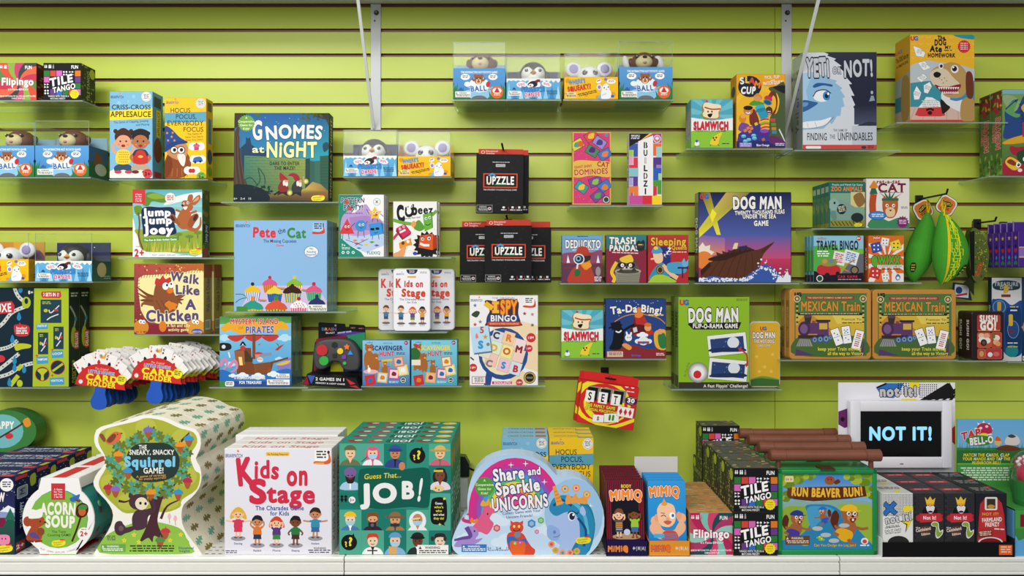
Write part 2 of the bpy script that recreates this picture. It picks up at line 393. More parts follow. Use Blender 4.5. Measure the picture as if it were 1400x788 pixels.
# ---------------------------------------------------------------- the green slatwall
zof = lambda y, t=0: W(0, y, t).z
xof = lambda x, t=0: W(x, 0, t).x
LIME, BROWN = 'bfd04e', '8f5f36'
WALLM = pm('green_laminate', .34, spec=.45, noise=.035, nscale=9)
def groove(y, dy): return (zof(y-dy), zof(y+dy))
wl, wr = -2.1, 2.1
mb = MB(); ys = [7.5+34.0*i for i in range(16)]
seam = xof(1059.5); halves = [(wl, seam-.0006), (seam+.0006, wr)]
for xa, xb in halves:
    zt = 2.36
    for y in ys:
        g0, g1 = zof(y-2.4), zof(y+2.4)
        mb.face([(xa, 0, g0), (xb, 0, g0), (xb, 0, zt), (xa, 0, zt)], LIME)
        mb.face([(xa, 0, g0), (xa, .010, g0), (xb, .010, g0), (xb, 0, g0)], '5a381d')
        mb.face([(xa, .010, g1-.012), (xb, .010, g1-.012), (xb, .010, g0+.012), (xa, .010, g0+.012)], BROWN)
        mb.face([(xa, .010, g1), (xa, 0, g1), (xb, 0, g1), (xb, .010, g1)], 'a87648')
        zt = g1
    zb = zof(548.5); mb.face([(xa, 0, zb), (xb, 0, zb), (xb, 0, zt), (xa, 0, zt)], LIME)
    mb.face([(xa, .003, zb-.0022), (xb, .003, zb-.0022), (xb, .003, zb), (xa, .003, zb)], '4d5c18')
    mb.face([(xa, 0, .3), (xb, 0, .3), (xb, 0, zb-.0022), (xa, 0, zb-.0022)], LIME)
mb.box(wl, .0125, .3, wr, .03, 2.36, '4a2d17')
tag(mb.build('wall_back', WALLM), kind='structure')
fl = MB(); fl.box(-3, -4.5, -.05, 3, .1, 0, '8a8680'); tag(fl.build('floor', pm('vinyl_floor', .4, noise=.1, nscale=12)), kind='structure')
# the shelf above the picture, its posts and braces
mb = MB(); zt = zof(5.2); mb.box(wl, -.30, zt, wr, -.001, zt+.02, 'd8dad2', .002)
tag(mb.build('overhead_shelf', STEEL), 'pale grey shelf board along the very top of the green wall', 'shelf')
def post(x, lab, ybot, braces):
    e = empty('shelf_upright', lab, 'bracket', (xof(x), 0, 0))
    m = MB(); z1, z0 = zof(6), zof(ybot); m.box(-.0155, -.004, z0, .0155, -.0005, z1, 'c9ccd0', .001)
    m.build('post', STEEL, e)
    for i, (yy, r, c) in enumerate(((18, .008, '3c3c3e'), (29, .0028, '222222'))):
        s = MB(); bm = bmesh.new(); bmesh.ops.create_cone(bm, cap_ends=True, segments=20, radius1=r, radius2=r*.75, depth=.005 if i == 0 else .0008)
        s.bm(bm, c, 0, False, Matrix.Translation((.002 if i == 0 else -.003, -.006 if i == 0 else -.0045, zof(yy))) @ Matrix.Rotation(math.pi/2, 4, 'X'))
        if i == 0: s.tube([(.002, -.0085, zof(yy)), (.002, -.0105, zof(yy))], [.004, .003], '77777a')
        s.build('bolt' if i == 0 else 'screw_hole', DARKM if i == 0 else PLAST, e)
    (xb, yb, tb), (xt, yt, tt) = braces
    P, Q = W(xb, yb, tb), W(xt, yt, tt); P.x -= xof(x); Q.x -= xof(x)
    dirn = Q-P; s = MB(); M = dirn.to_track_quat('Z', 'X').to_matrix().to_4x4()
    s.box(-.0022, -.0045, 0, .0022, .0045, dirn.length*1.12, 'dfe3e2', .0005, mat=Matrix.Translation(P) @ M)
    s.build('brace', STEEL, e); return e
post(514, 'white shelf post and brace above the boxed penguin and mouse toys', 178, ((511, 176, .006), (489.5, 0, .218)))
post(1075, 'white shelf post and brace beside the blue yeti box', 212, ((1072, 188.7, .01), (1119, 0, .272)))
# ---------------------------------------------------------------- white gondola shelf along the bottom
ZS = zof(761.5, .50); YF = -.505
SLOT = '3b3b3c'
def gondola(x0, x1, lab):
    e = empty('gondola_shelf', lab, 'shelf', ((x0+x1)/2, 0, ZS)); w = (x1-x0)/2-.0012
    m = MB(); m.box(-w, YF+.012, -.028, w, -.002, 0, 'dcdcd6', .0015)
    x = -w+.01
    while x < w-.012:
        for yy in (-.484, -.462, -.44, -.40, -.36):
            m.face([(x, yy, .0004), (x+.0085, yy, .0004), (x+.0085, yy+.0032, .0004), (x, yy+.0032, .0004)], SLOT)
        x += .0165
    m.build('deck', STEEL, e)
    m = MB(); prof = [(YF+.012, 0), (YF+.002, -.0005), (YF, -.003), (YF, -.009), (YF+.005, -.0105), (YF+.005, -.0135), (YF+.0005, -.015), (YF+.0005, -.032), (YF+.004, -.0335), (YF+.004, -.0355), (YF, -.037), (YF, -.041), (YF+.012, -.043)]
    for a, b in zip(prof, prof[1:]): m.face([(-w, a[0], a[1]), (-w, b[0], b[1]), (w, b[0], b[1]), (w, a[0], a[1])], 'ebebe4')
    for s in (-w, w): m.face([(s, p[0], p[1]) for p in prof], 'cfcfc8')
    m.build('price_rail', STEEL, e)
sx1, sx2 = xof(471, .5), xof(1147, .5)
gondola(-1.85, sx1, 'white perforated metal shelf under the acorn and squirrel games')
gondola(sx1, sx2, 'white perforated metal shelf under the unicorn game and the portrait grid game')
gondola(sx2, 1.85, 'white perforated metal shelf under the digital screen display')
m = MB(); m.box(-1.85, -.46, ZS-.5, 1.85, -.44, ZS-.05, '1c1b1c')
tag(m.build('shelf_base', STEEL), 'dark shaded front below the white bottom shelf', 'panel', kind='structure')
# ---------------------------------------------------------------- printed artwork shared by several boxes
SKIN = ('f0c39c', 'c98a5c', '7a4a2c', 'f5d3b5')
def logo(a, x, y, s=1, c='f2dd2a'):
    a.B([(x-42*s, y+2*s), (x-30*s, y-14*s), (x, y-18*s), (x+28*s, y-20*s), (x+46*s, y-8*s), (x+40*s, y+12*s), (x+12*s, y+20*s), (x-28*s, y+20*s)], c)
    a.R(x+10*s, y-24*s, x+40*s, y-16*s, 'd8342c'); a.T('Peaceable', x, y-5*s, 9*s, '2c7a3a', w=60*s, r=8); a.T('Kingdom', x-2*s, y+9*s, 9*s, '2c7a3a', w=50*s, r=8)
def warn(a, x0, y0, x1, y1, c='f4f2ee', t='333'):
    a.R(x0, y0, x1, y1, c); h = y1-y0; w = x1-x0
    a.P([(x0+w*.04, y0+h*.42), (x0+w*.09, y0+h*.12), (x0+w*.14, y0+h*.42)], t); a.T('WARNING:', (x0+x1)/2, y0+h*.27, h*.24, t, w=w*.5, b=.03); a.fine(x0+w*.05, y0+h*.52, x1-w*.05, y1-h*.08, 2, t)
def briar(a, x, y, w): a.T('BRIARPATCH', x+w/2, y, w*.2, '3d5a92', w=w, b=.03); a.R(x+w*.68, y-w*.33, x+w*.78, y-w*.2, 'e58a2c', r=45)
def eye(a, x, y, r, iris='222', w=1): a.E(x, y, r, r*1.1, 'fff'); a.E(x+r*.1*w, y, r*.6, r*.68, iris); a.E(x-r*.15, y-r*.28, r*.2, r*.2, 'fff')
def kid(a, x, y, h, skin, hair, top, bot, arms=0, long=0, hat=None, face=1):
    """standing child: feet at x,y, height h"""
    r = h*.17; hy = y-h*.8
    if long: a.B([(x-r*1.25, hy-r*.4), (x, hy-r*1.35), (x+r*1.25, hy-r*.4), (x+r*1.6, hy+r*1.1), (x, hy+r*.5), (x-r*1.5, hy+r*1.0)], hair)
    for s in (-1, 1):
        a.L([(x+s*h*.055, y-h*.28), (x+s*h*.06, y-h*.03)], h*.06, skin, False); a.E(x+s*h*.08, y-h*.015, h*.055, h*.026, '8a3a3a')
        e = [(x+s*h*.1, y-h*.56), (x+s*h*(.24 if arms != 1 else .22), y-h*(.42 if arms == 0 else .55 if arms == 2 else .68)), (x+s*h*(.2 if arms == 0 else .4 if arms == 2 else .2), y-h*(.34 if arms == 0 else .58 if arms == 2 else .82))]
        a.L(e, h*.055, skin); a.L([e[0], (e[0][0]*.4+e[1][0]*.6, e[0][1]*.4+e[1][1]*.6)], h*.075, top, False)
    a.B([(x-h*.1, y-h*.6), (x+h*.1, y-h*.6), (x+h*.13, y-h*.32), (x-h*.13, y-h*.32)], top)
    a.P([(x-h*.12, y-h*.36), (x+h*.12, y-h*.36), (x+h*.14, y-h*.2), (x-h*.14, y-h*.2)], bot)
    a.E(x, hy-r*.12, r*1.12, r*1.1, hair); a.E(x, hy+r*.12, r*.98, r*.92, skin); a.E(x-r, hy+r*.1, r*.2, r*.25, skin); a.E(x+r, hy+r*.1, r*.2, r*.25, skin)
    a.B([(x-r*1.05, hy-r*.1), (x-r*.3, hy-r*.45), (x+r*.4, hy-r*.3), (x+r*1.05, hy-r*.1), (x+r*.7, hy-r*1.1), (x-r*.5, hy-r*1.2)], hair)
    for s in (-1, 1): a.E(x+s*r*.38, hy+r*.12, r*.12, r*.15, '222')
    a.L([(x-r*.3, hy+r*.48), (x, hy+r*.65), (x+r*.3, hy+r*.48)], r*.13, 'a33')
def bust(a, x, y, w, h, bg, skin, hair, shirt, kind='hair', inner=None, mask=0):
    """portrait in a cell whose top-left is x,y"""
    a.R(x, y, x+w, y+h, bg); cx, r = x+w/2, h*.23; hy = y+h*.42
    if kind in ('long', 'hijab'): a.E(cx, hy+r*.35, r*1.35, r*1.6, hair)
    a.B([(cx-w*.42, y+h*1.02), (cx-w*.36, y+h*.78), (cx-w*.12, y+h*.68), (cx+w*.12, y+h*.68), (cx+w*.36, y+h*.78), (cx+w*.42, y+h*1.02)], shirt)
    if kind == 'suit': a.E(cx, hy+r*.2, r*1.55, r*1.75, shirt)
    a.P([(cx-w*.09, y+h*.66), (cx+w*.09, y+h*.66), (cx, y+h*.85)], inner or skin); a.E(cx, hy, r*.9, r*1.08, skin)
    if inner and kind != 'suit': a.R(cx-w*.03, y+h*.72, cx+w*.03, y+h, inner)
    if kind in ('hair', 'long', 'beard'): a.B([(cx-r, hy), (cx-r*.6, hy-r*.55), (cx+r*.6, hy-r*.6), (cx+r, hy), (cx+r*.8, hy-r*1.2), (cx-r*.8, hy-r*1.2)], hair)
    if kind in ('beard', 'turban'): a.B([(cx-r*.9, hy+r*.1), (cx-r*.4, hy+r*.4), (cx+r*.4, hy+r*.4), (cx+r*.9, hy+r*.1), (cx+r*.6, hy+r*1.3), (cx, hy+r*1.5), (cx-r*.6, hy+r*1.3)], '2a2320' if kind == 'turban' else hair)
    if kind in ('cap', 'helmet', 'turban'): a.E(cx, hy-r*.55, r*1.12, r*.95, hair, a0=180 if kind != 'turban' else 0, a1=360)
    if kind in ('cap', 'brim'): a.E(cx, hy-r*.52, r*(1.3 if kind == 'cap' else 1.9), r*.3, mixc(hair, '000', .3))
    if kind == 'brim': a.E(cx, hy-r*.6, r*1.05, r*.85, hair, a0=180, a1=360)
    if kind == 'hijab': a.E(cx, hy-r*.85, r*.95, r*.4, hair)
    for s in (-1, 1): a.E(cx+s*r*.36, hy+r*.02, r*.13, r*.13, '222')
    if mask: a.B([(cx-r*.75, hy+r*.3), (cx+r*.75, hy+r*.3), (cx+r*.5, hy+r*1.0), (cx-r*.5, hy+r*1.0)], 'a9cfe6')
    else: a.L([(cx-r*.3, hy+r*.55), (cx, hy+r*.68), (cx+r*.3, hy+r*.55)], r*.13, '8a3a34')
def leaf(a, x, y, l, c, r=0):
    """lobed oak leaf"""
    up = [(-.5, .03), (-.36, .05), (-.3, .17), (-.18, .17), (-.14, .07), (-.05, .09), (0, .26), (.13, .26), (.16, .1), (.22, .1), (.28, .2), (.38, .18), (.36, .08), (.5, .02)]
    pts = [(u*l, v*l) for u, v in up+[(u, -v) for u, v in up[::-1]]]; q = math.radians(r)
    a.B([(x+u*math.cos(q)+v*math.sin(q), y-u*math.sin(q)+v*math.cos(q)) for u, v in pts], c, 1); return a
def cloud(a, x, y, w, c='fff'):
    for dx, dy, r in ((-.3, 0, .2), (0, -.08, .28), (.3, 0, .2), (0, .06, .24)): a.E(x+dx*w, y+dy*w, r*w, r*w*.7, c, n=14)
def seal(a, x, y, r, c, t=(), tc='fff', n=18, h=.22):
    a.S(x, y, r, r*.88, n, c)
    for i, s in enumerate(t): a.T(s, x, y+(i-(len(t)-1)/2)*r*.42, r*h, tc, b=.03)
def domino(a, x, y, w, h, r, c, pips, bg='fdfdfd'):
    q = math.radians(r); f = lambda u, v: (x+u*math.cos(q)+v*math.sin(q), y-u*math.sin(q)+v*math.cos(q))
    a.P([f(*p) for p in ((-w/2-2, -h/2-2), (w/2+2, -h/2-2), (w/2+2, h/2+2), (-w/2-2, h/2+2))], '444'); a.P([f(*p) for p in ((-w/2, -h/2), (w/2, -h/2), (w/2, h/2), (-w/2, h/2))], bg)
    a.L([f(-w*.4, 0), f(w*.4, 0)], h*.03, '888', False)
    for u, v in pips: p = f(u*w*.3, v*h*.42); a.E(p[0], p[1], w*.085, w*.085, c, n=8)

# --- party packs of four small cube games
def art_flip(pal, bg):
    a = A(0, 0, 200, 197, bg); cx, cy = 108, 100
    for i in range(14):
        t0 = i*2*math.pi/14; p = []; q = []
        for k in range(9):
            rr = 12+k*20; t = t0+k*.11; p.append((cx+rr*math.cos(t), cy+rr*math.sin(t))); t += 2*math.pi/14*.98; q.append((cx+rr*math.cos(t), cy+rr*math.sin(t)))
        a.P(p+q[::-1], pal[i % len(pal)])
    people(a, 10, 14); a.T('FUN', 158, 24, 17, 'fff', w=38, b=.035); a.T('Flipingo', 101, 98, 37, 'fff', w=172, b=.05, o=(mixc(bg, '000', .35), .03), j=3); a.T("It's Pasta-BINGO!", 104, 140, 10, 'fff', w=108, b=.01)
    a.T('MEMORY MATCHING FOR ALL AGES AND HAPPY PLAYERS', 100, 176, 8, 'fff', w=190); a.T('GAMING DONE FUN!', 104, 188, 8, 'fff', w=70); return a
def people(a, x, y, c='eee'):
    for i, s in enumerate((.8, .95, 1.1)):
        X = x+i*22
        for k in range(2 if i < 2 else 1):
            a.E(X+k*8, y+3-s*3, 3*s, 3.4*s, c if i < 2 else '999', n=8); a.R(X+k*8-3.5*s, y+4, X+k*8+3.5*s, y+4+13*s, c if i < 2 else '999')
A_FLIP1 = art_flip(['d9543f', '8fae4a', 'c8436f', '41464a', 'e0674a', 'c83a55', '5c8a4a'], 'cf4a55')
A_FLIP2 = art_flip(['b8285c', '7fc3b4', 'd8456f', '254a55', 'b03a6a', '94ccbd', 'c44a62'], 'b8305f')
A_TILE = A(0, 0, 200, 197, '1b1a1d'); a = A_TILE
for i in range(6):
    for k in range(4):
        x, y = 3+i*33, 40+k*33; q = (i*7+k*5) % 9
        if (1 <= i <= 4 and 1 <= k <= 2): continue
        c = {0: '2f7a3c', 1: None, 2: '2a6fd0', 3: None, 4: '6a3f8a', 5: 'd56ab8', 6: None, 7: 'd24a3a', 8: 'df7a2c'}[q]
        if c: a.R(x+1, y+1, x+31, y+31, c)
        else:
            for u in (8, 22):
                for v in (8, 22):
                    if (i+k) % 2: a.E(x+u, y+v, 5, 5, 'eee', n=8)
                    else: a.P([(x+u-5, y+v-5), (x+u+6, y+v), (x+u-5, y+v+5)], 'eee')
people(a, 10, 12); a.T('FUN', 168, 22, 17, 'fff', w=38, b=.035)
a.T('TILE', 98, 92, 40, 'fff', w=128, b=.06, o=('1b1a1d', .05), r=12, sh=.12); a.T('TANGO', 112, 133, 26, 'fff', w=124, b=.05, o=('1b1a1d', .05), r=12, sh=.12)
seal(a, 166, 165, 25, 'efe324', ('30 GAMES', 'ONE BOX', 'SO FUN'), 'b8452c', 14, .16); a.T('TANGO WITH TILES IN A', 82, 176, 9, 'fff', w=112); a.T('MATCHING FRENZY!', 78, 189, 9, 'fff', w=80)
def tile_side():
    a = A(0, 0, 130, 195, '2a3026'); r = random.Random(3)
    for i in range(40): x, y = r.random()*125, r.random()*190; a.R(x, y, x+12, y+9, r.choice(['6a7a2c', '3a6a44', '8a8a5c', 'b8b04a', '454a40', '55603a']))
    a.T('TILE TANGO', 65, 105, 22, '9aa060', w=160, b=.04, r=90, o=('1d201a', .06)); a.E(100, 35, 24, 26, 'a9b83a'); return a
A_TSIDE = tile_side()
def flip_side(c):
    a = A(0, 0, 130, 195, c); r = random.Random(4)
    for i in range(26): x, y = r.random()*125, r.random()*190; a.R(x, y, x+22, y+7, r.choice(['7a2a30', 'c86a4a', '8a8a4c', '4a4a40', 'd08a5c']))
    return a
TILETOP = A(0, 0, 110, 75, '6a6a58'); r = random.Random(5)
for i in range(26): x, y = r.random()*100, r.random()*66; TILETOP.R(x, y, x+9, y+7, r.choice(['8a8f4a', '4f5a44', '99906a', 'b8ae6a', '3a3f38', 'a84a3a', '4a6a8a']))
FLIPTOP = A(0, 0, 110, 75, 'c9935c')
for i in range(22): x, y = r.random()*96, r.random()*64; FLIPTOP.R(x, y, x+18, y+7, r.choice(['d9a56a', 'c0784c', 'b58a5a', 'd8b884', '8f9a5c']), r=r.uniform(-30, 30))

# --- window boxes: bear, penguin, mouse (frame: sleeve 290 x 165)
def sleeve_ball():
    a = A(0, 0, 292, 170, '5c9ed6', '3f86c8')
    a.E(146, 170, 120, 60, '8fc6e6'); a.E(146, 172, 45, 22, '6a6f72')
    for s, x0 in ((1, -10), (-1, 302)):
        a.P([(x0, 172)]+[(x0+s*(i*11+(4 if k else 0)), 150-(70-i*7 if k else 38-i*5)-(20 if i % 3 == 0 and k else 0)) for i in range(10) for k in (1, 0)]+[(x0+s*115, 172)], '2f7a42')
    a.T('THE INTERACTIVE HOT POTATO GAME!', 146, 22, 11, 'fff', w=205, b=.03)
    a.E(68, 48, 26, 17, 'fff'); a.fine(52, 40, 84, 56, 2, '446'); a.E(222, 48, 26, 17, 'fff'); a.fine(206, 40, 238, 56, 2, '446')
    a.E(146, 92, 58, 42, 'e8f4fa', n=12); a.E(142, 62, 25, 27, '9c5a34'); a.E(124, 42, 9, 9, '9c5a34'); a.E(160, 42, 9, 9, '9c5a34'); a.E(142, 72, 15, 16, 'e6c79a'); a.E(134, 56, 4, 5, '222'); a.E(150, 56, 4, 5, '222'); a.E(142, 64, 5, 3.5, '222'); a.E(142, 74, 8, 6, 'b8443a')
    a.L([(118, 70), (104, 56)], 11, '9c5a34'); a.L([(166, 70), (180, 56)], 11, '9c5a34'); a.E(196, 88, 12, 17, 'c8303a', r=-15)
    a.T('BALL', 143, 112, 28, '2f6fb5', w=92, b=.06, o=('fff', .05), r=6, j=5); a.T('the', 93, 100, 11, '2f6fb5', b=.04, o=('fff', .05), r=20); a.E(80, 88, 18, 14, 'eef4fa')
    a.T('dude', 212, 108, 10, 'd8d84a', b=.03, r=15); a.E(245, 132, 35, 35, 'e6662c'); a.E(245, 124, 25, 17, 'f4e9d8'); a.P([(229, 134), (245, 104), (261, 134)], 'c8303a'); a.fine(226, 142, 264, 152, 2, 'f4e9d8')
    a.P([(30, 122), (44, 104), (58, 122)], '3a5ab0'); warn(a, 12, 128, 98, 160); return a
def sleeve_pen():
    a = A(0, 0, 298, 115, '69b3e0', '4f9fd4')
    for i in range(9): x = i*34; a.P([(x, 115), (x+14, 20+(i*37 % 40)), (x+26, 115)], ('8ecdf0', '3f88bd', 'a8dcf4')[i % 3])
    a.P([(0, 0)]+[(i*13, (9 if i % 2 else 24-(i*5 % 11))) for i in range(24)]+[(298, 0)], 'f2f0e4')
    a.E(84, 34, 28, 17, 'fbeff2'); a.fine(64, 27, 104, 42, 3, 'c8345a', r=10); a.E(222, 32, 28, 14, 'fbeff2', r=-15); a.fine(204, 26, 240, 39, 2, 'c8345a', r=-12)
    a.E(150, 34, 38, 24, 'fff'); a.B([(118, 30), (140, 14), (165, 16), (172, 34), (160, 46), (140, 48), (122, 42)], '23222e'); a.E(136, 38, 14, 9, 'fff'); a.P([(124, 40), (136, 32), (138, 46)], 'd8342c'); a.L([(160, 20), (178, 10)], 16, '7a2030'); a.E(180, 12, 8, 8, '8f2a38')
    a.T('FREEZE', 147, 63, 24, '3f8fd6', w=132, b=.07, o=('17305c', .04), arc=-8); a.T('DANCE', 143, 90, 21, 'd82a5a', w=88, b=.06, o=('fff', .06), r=3)
    a.P([(30, 62), (42, 48), (54, 62)], '2a3a8a'); warn(a, 11, 70, 80, 96); a.fine(220, 66, 282, 92, 4, '24405c'); return a
def sleeve_mou():
    a = A(0, 0, 292, 110, 'f6c51d', 'f2b90f')
    for x, y, q in ((20, 20, 14), (262, 88, 16), (180, 100, 10), (10, 82, 10), (270, 20, 10), (120, 92, 8)): a.E(x, y, q, q*.85, 'e5971a')
    a.T("WHERE'S", 70, 24, 21, '3f8fc8', w=90, b=.05, o=('2a3f7a', .02), r=8, j=4); a.T('SQUEAKY?', 82, 54, 24, 'd8342c', w=128, b=.06, o=('7a1a1a', .02), r=8, j=4); warn(a, 8, 74, 66, 104, 'f4dc9a')
    a.fine(72, 74, 184, 90, 2, '3a2a1a', r=12); a.P([(178, 110), (205, 70), (255, 75), (250, 108)], '6fb6dc')
    a.E(224, 62, 20, 30, 'f4f4f6', r=-8); a.B([(200, 104), (205, 60), (240, 60), (255, 80), (248, 106), (215, 110)], 'f4f4f6'); a.E(190, 50, 14, 15, 'e8e8ee'); a.E(190, 51, 8, 9, '9d7fc0'); a.E(225, 12, 9, 8, '8f6fb0')
    eye(a, 216, 54, 6, '222'); eye(a, 238, 50, 6, '222'); a.E(229, 62, 3, 2, '444'); a.L([(205, 92), (228, 82)], 5, 'c8ccd6')
    a.E(188, 20, 15, 10, 'fff', r=20); a.fine(178, 15, 198, 25, 1, 'c33', r=25); a.E(255, 22, 24, 12, 'fff'); a.fine(240, 16, 270, 28, 2, 'c33'); a.E(262, 96, 9, 7, '3a5ab0'); return a
# ---------------------------------------------------------------- left and centre-left boxes
# clapping game (frame from x 590..822, y 257..722)
A_CRISS = A(590, 257, 822, 722, '7fb9d8'); a = A_CRISS
for x, y, q in ((640, 320, 12), (720, 285, 9), (690, 310, 6), (610, 470, 8), (800, 470, 9)): a.E(x, y, q, q, '93c6e0')
briar(a, 596, 287, 70); a.E(788, 285, 26, 26, 'e8eef2'); a.E(788, 285, 22, 22, 'c9a04a'); a.E(788, 285, 20, 20, 'f4f4f0'); a.fine(774, 272, 802, 298, 4, '446')
a.P([(590, 362), (822, 345), (822, 400), (590, 412)], 'f7d92e'); a.T('CRISS-CROSS', 707, 341, 24, '23262c', w=212, b=.022); a.T('APPLESAUCE', 705, 379, 29, '23262c', w=220, b=.022)
a.T('The Game of Clapping, Jumping,', 707, 418, 12, '2c3c50', w=190, r=3); a.T('and Playing', 768, 434, 11, '2c3c50', w=72, r=3)
a.E(705, 740, 150, 85, 'f4ece0')
for cx, sk, hr, sh in ((664, 'e2a07c', '4a2a24', 'f0d23c'), (757, 'b4714a', '2a2328', 'c8362f')):
    for s in (-1, 1): a.L([(cx+s*30, 590), (cx+s*52, 575 if cx < 700 else 610), (cx+s*(56 if cx < 700 else 30), 540 if cx < 700 else 640)], 15, sk)
    a.B([(cx-48, 660), (cx, 640), (cx+48, 660), (cx+40, 690), (cx, 676), (cx-40, 690)], '33506a' if cx < 700 else 'b9a58c'); a.E(cx-28, 688, 20, 9, 'c8435a' if cx < 700 else '6a3038'); a.E(cx+28, 688, 20, 9, 'c8435a' if cx < 700 else '6a3038')
    a.B([(cx-30, 575), (cx+30, 575), (cx+36, 640), (cx-36, 640)], sh)
    a.E(cx, 500, 47, 44, hr); a.E(cx, 528, 42, 38, sk); a.E(cx-43, 530, 8, 10, sk); a.E(cx+43, 530, 8, 10, sk)
    if cx < 700: a.E(cx-42, 470, 12, 12, hr); a.E(cx+42, 470, 12, 12, hr); a.B([(cx-44, 520), (cx-20, 495), (cx+20, 490), (cx+44, 520), (cx+20, 460), (cx-20, 460)], hr)
    else:
        for i in range(9): a.E(cx-40+i*10, 482-14*math.sin(i*.39), 13, 12, hr, n=10)
    for s in (-1, 1): a.E(cx+s*16, 524, 5, 5, '2a2020')
    a.E(cx, 548, 11, 7, '8f2f2f'); a.E(cx-24, 542, 6, 4, 'd8806a'); a.E(cx+24, 542, 6, 4, 'd8806a')
for i in range(5):
    for k in range(5): a.E(642+i*11+(k % 2)*4, 582+k*13, 3, 3, 'b8402f', n=6)
a.B([(728, 572), (757, 566), (786, 572), (796, 602), (718, 602)], '2c3a50'); a.B([(736, 578), (778, 578), (790, 638), (724, 638)], 'c8362f'); a.E(757, 606, 14, 7, 'f2b84a')
a.E(795, 697, 26, 26, 'd8434a'); a.T('3+', 795, 699, 20, '222', b=.04); a.T('AGES', 797, 679, 8, '333')
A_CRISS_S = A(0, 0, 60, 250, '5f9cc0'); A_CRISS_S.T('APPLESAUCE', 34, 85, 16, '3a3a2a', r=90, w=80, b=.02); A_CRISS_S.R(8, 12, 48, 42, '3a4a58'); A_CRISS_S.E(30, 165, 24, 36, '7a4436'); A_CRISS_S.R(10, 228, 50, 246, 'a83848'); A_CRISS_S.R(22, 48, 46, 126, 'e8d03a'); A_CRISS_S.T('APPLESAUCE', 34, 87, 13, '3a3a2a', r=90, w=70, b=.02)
# magician owl game
A_HOCUS = A(886, 290, 1112, 725, 'f5c61e'); a = A_HOCUS
a.P([(886, 290), (1112, 290), (1112, 364), (886, 372)], 'f2c424'); a.P([(886, 372), (1112, 364), (1112, 418), (886, 425)], '5fa3bd'); briar(a, 895, 315, 68); a.E(1082, 319, 26, 26, 'e8eef2'); a.E(1082, 319, 22, 22, 'b88a4a'); a.E(1082, 319, 20, 20, 'f4f4f0'); a.fine(1068, 306, 1096, 332, 4, '446')
a.T('HOCUS', 972, 357, 25, '1f2a2c', w=110); a.T('POCUS,', 1003, 391, 25, '1f2a2c', w=115); a.T('EVERYBODY', 998, 426, 25, '1f2a2c', w=198); a.T('FOCUS', 1042, 460, 25, '1f2a2c', w=110)
for i, t in enumerate(('The Game of', 'Now You See It,', "Now You Don't")): a.T(t, 1048, 484+i*16, 11, '4a3a1c', w=(78, 100, 94)[i], r=3)
a.B([(884, 660), (905, 590), (960, 560), (1010, 590), (1030, 650), (1000, 712), (940, 725), (886, 725)], '8f4a25'); a.B([(884, 640), (915, 605), (930, 660), (905, 715), (884, 720)], '7a3a1c')
a.B([(900, 590), (905, 545), (965, 525), (1008, 545), (1010, 590), (985, 625), (940, 620)], 'c98a5a'); a.B([(955, 600), (985, 590), (1000, 615), (990, 660), (968, 640)], 'efe6da')
for i in range(4): a.L([(930+i*25, 670), (925+i*28, 715)], 4, 'b86a3a', False)
for x in (938, 976): a.E(x, 572, 22, 21, '2a2a30'); a.E(x, 572, 18, 17, 'f4efe6'); a.E(x+2, 571, 9, 10, '222')
a.P([(950, 582), (962, 582), (956, 594)], 'd8762c'); a.B([(884, 580), (900, 560), (960, 530), (1006, 528), (965, 500), (920, 455), (884, 450)], '2c4a8a'); a.B([(886, 585), (950, 545), (1006, 535), (1000, 522), (930, 530), (884, 560)], '24407c')
for x, y in ((900, 480), (925, 500), (905, 520), (940, 520), (930, 478)): a.S(x, y, 8, 3.5, 5, 'e8973a')
for x, y in ((1060, 552), (1066, 622), (1034, 682)):
    for dx in (-22, 0, 22): a.E(x+dx, y, 22, 22, 'fbf6ea', n=12)
a.R(1046, 554, 1072, 572, 'c8436a'); a.E(1059, 548, 18, 10, 'd8607f'); a.E(1059, 538, 5, 5, 'c33'); a.B([(1040, 628), (1048, 612), (1080, 608), (1092, 625), (1090, 634), (1042, 638)], '3a6ab0'); a.E(1052, 638, 6, 6, '222'); a.E(1080, 634, 6, 6, '222'); a.E(1027, 684, 11, 12, 'c8302f'); a.E(1041, 684, 11, 12, 'c8302f'); a.L([(990, 725), (1000, 700)], 3, '4a3020')
a.E(1085, 715, 26, 25, '7bb33a'); a.T('3+', 1085, 719, 19, '222', b=.04); a.T('AGES', 1085, 701, 8, '333')
A_HOCUS_S = A(0, 0, 50, 250, 'd9a818'); A_HOCUS_S.R(10, 10, 40, 38, '5a5a48'); A_HOCUS_S.R(14, 60, 38, 140, '4a8a9c'); A_HOCUS_S.T('HOCUS POCUS', 26, 100, 11, '1f2a2c', r=90, w=72); A_HOCUS_S.E(26, 180, 18, 24, '34486a'); A_HOCUS_S.E(26, 226, 18, 16, '6a9a34')
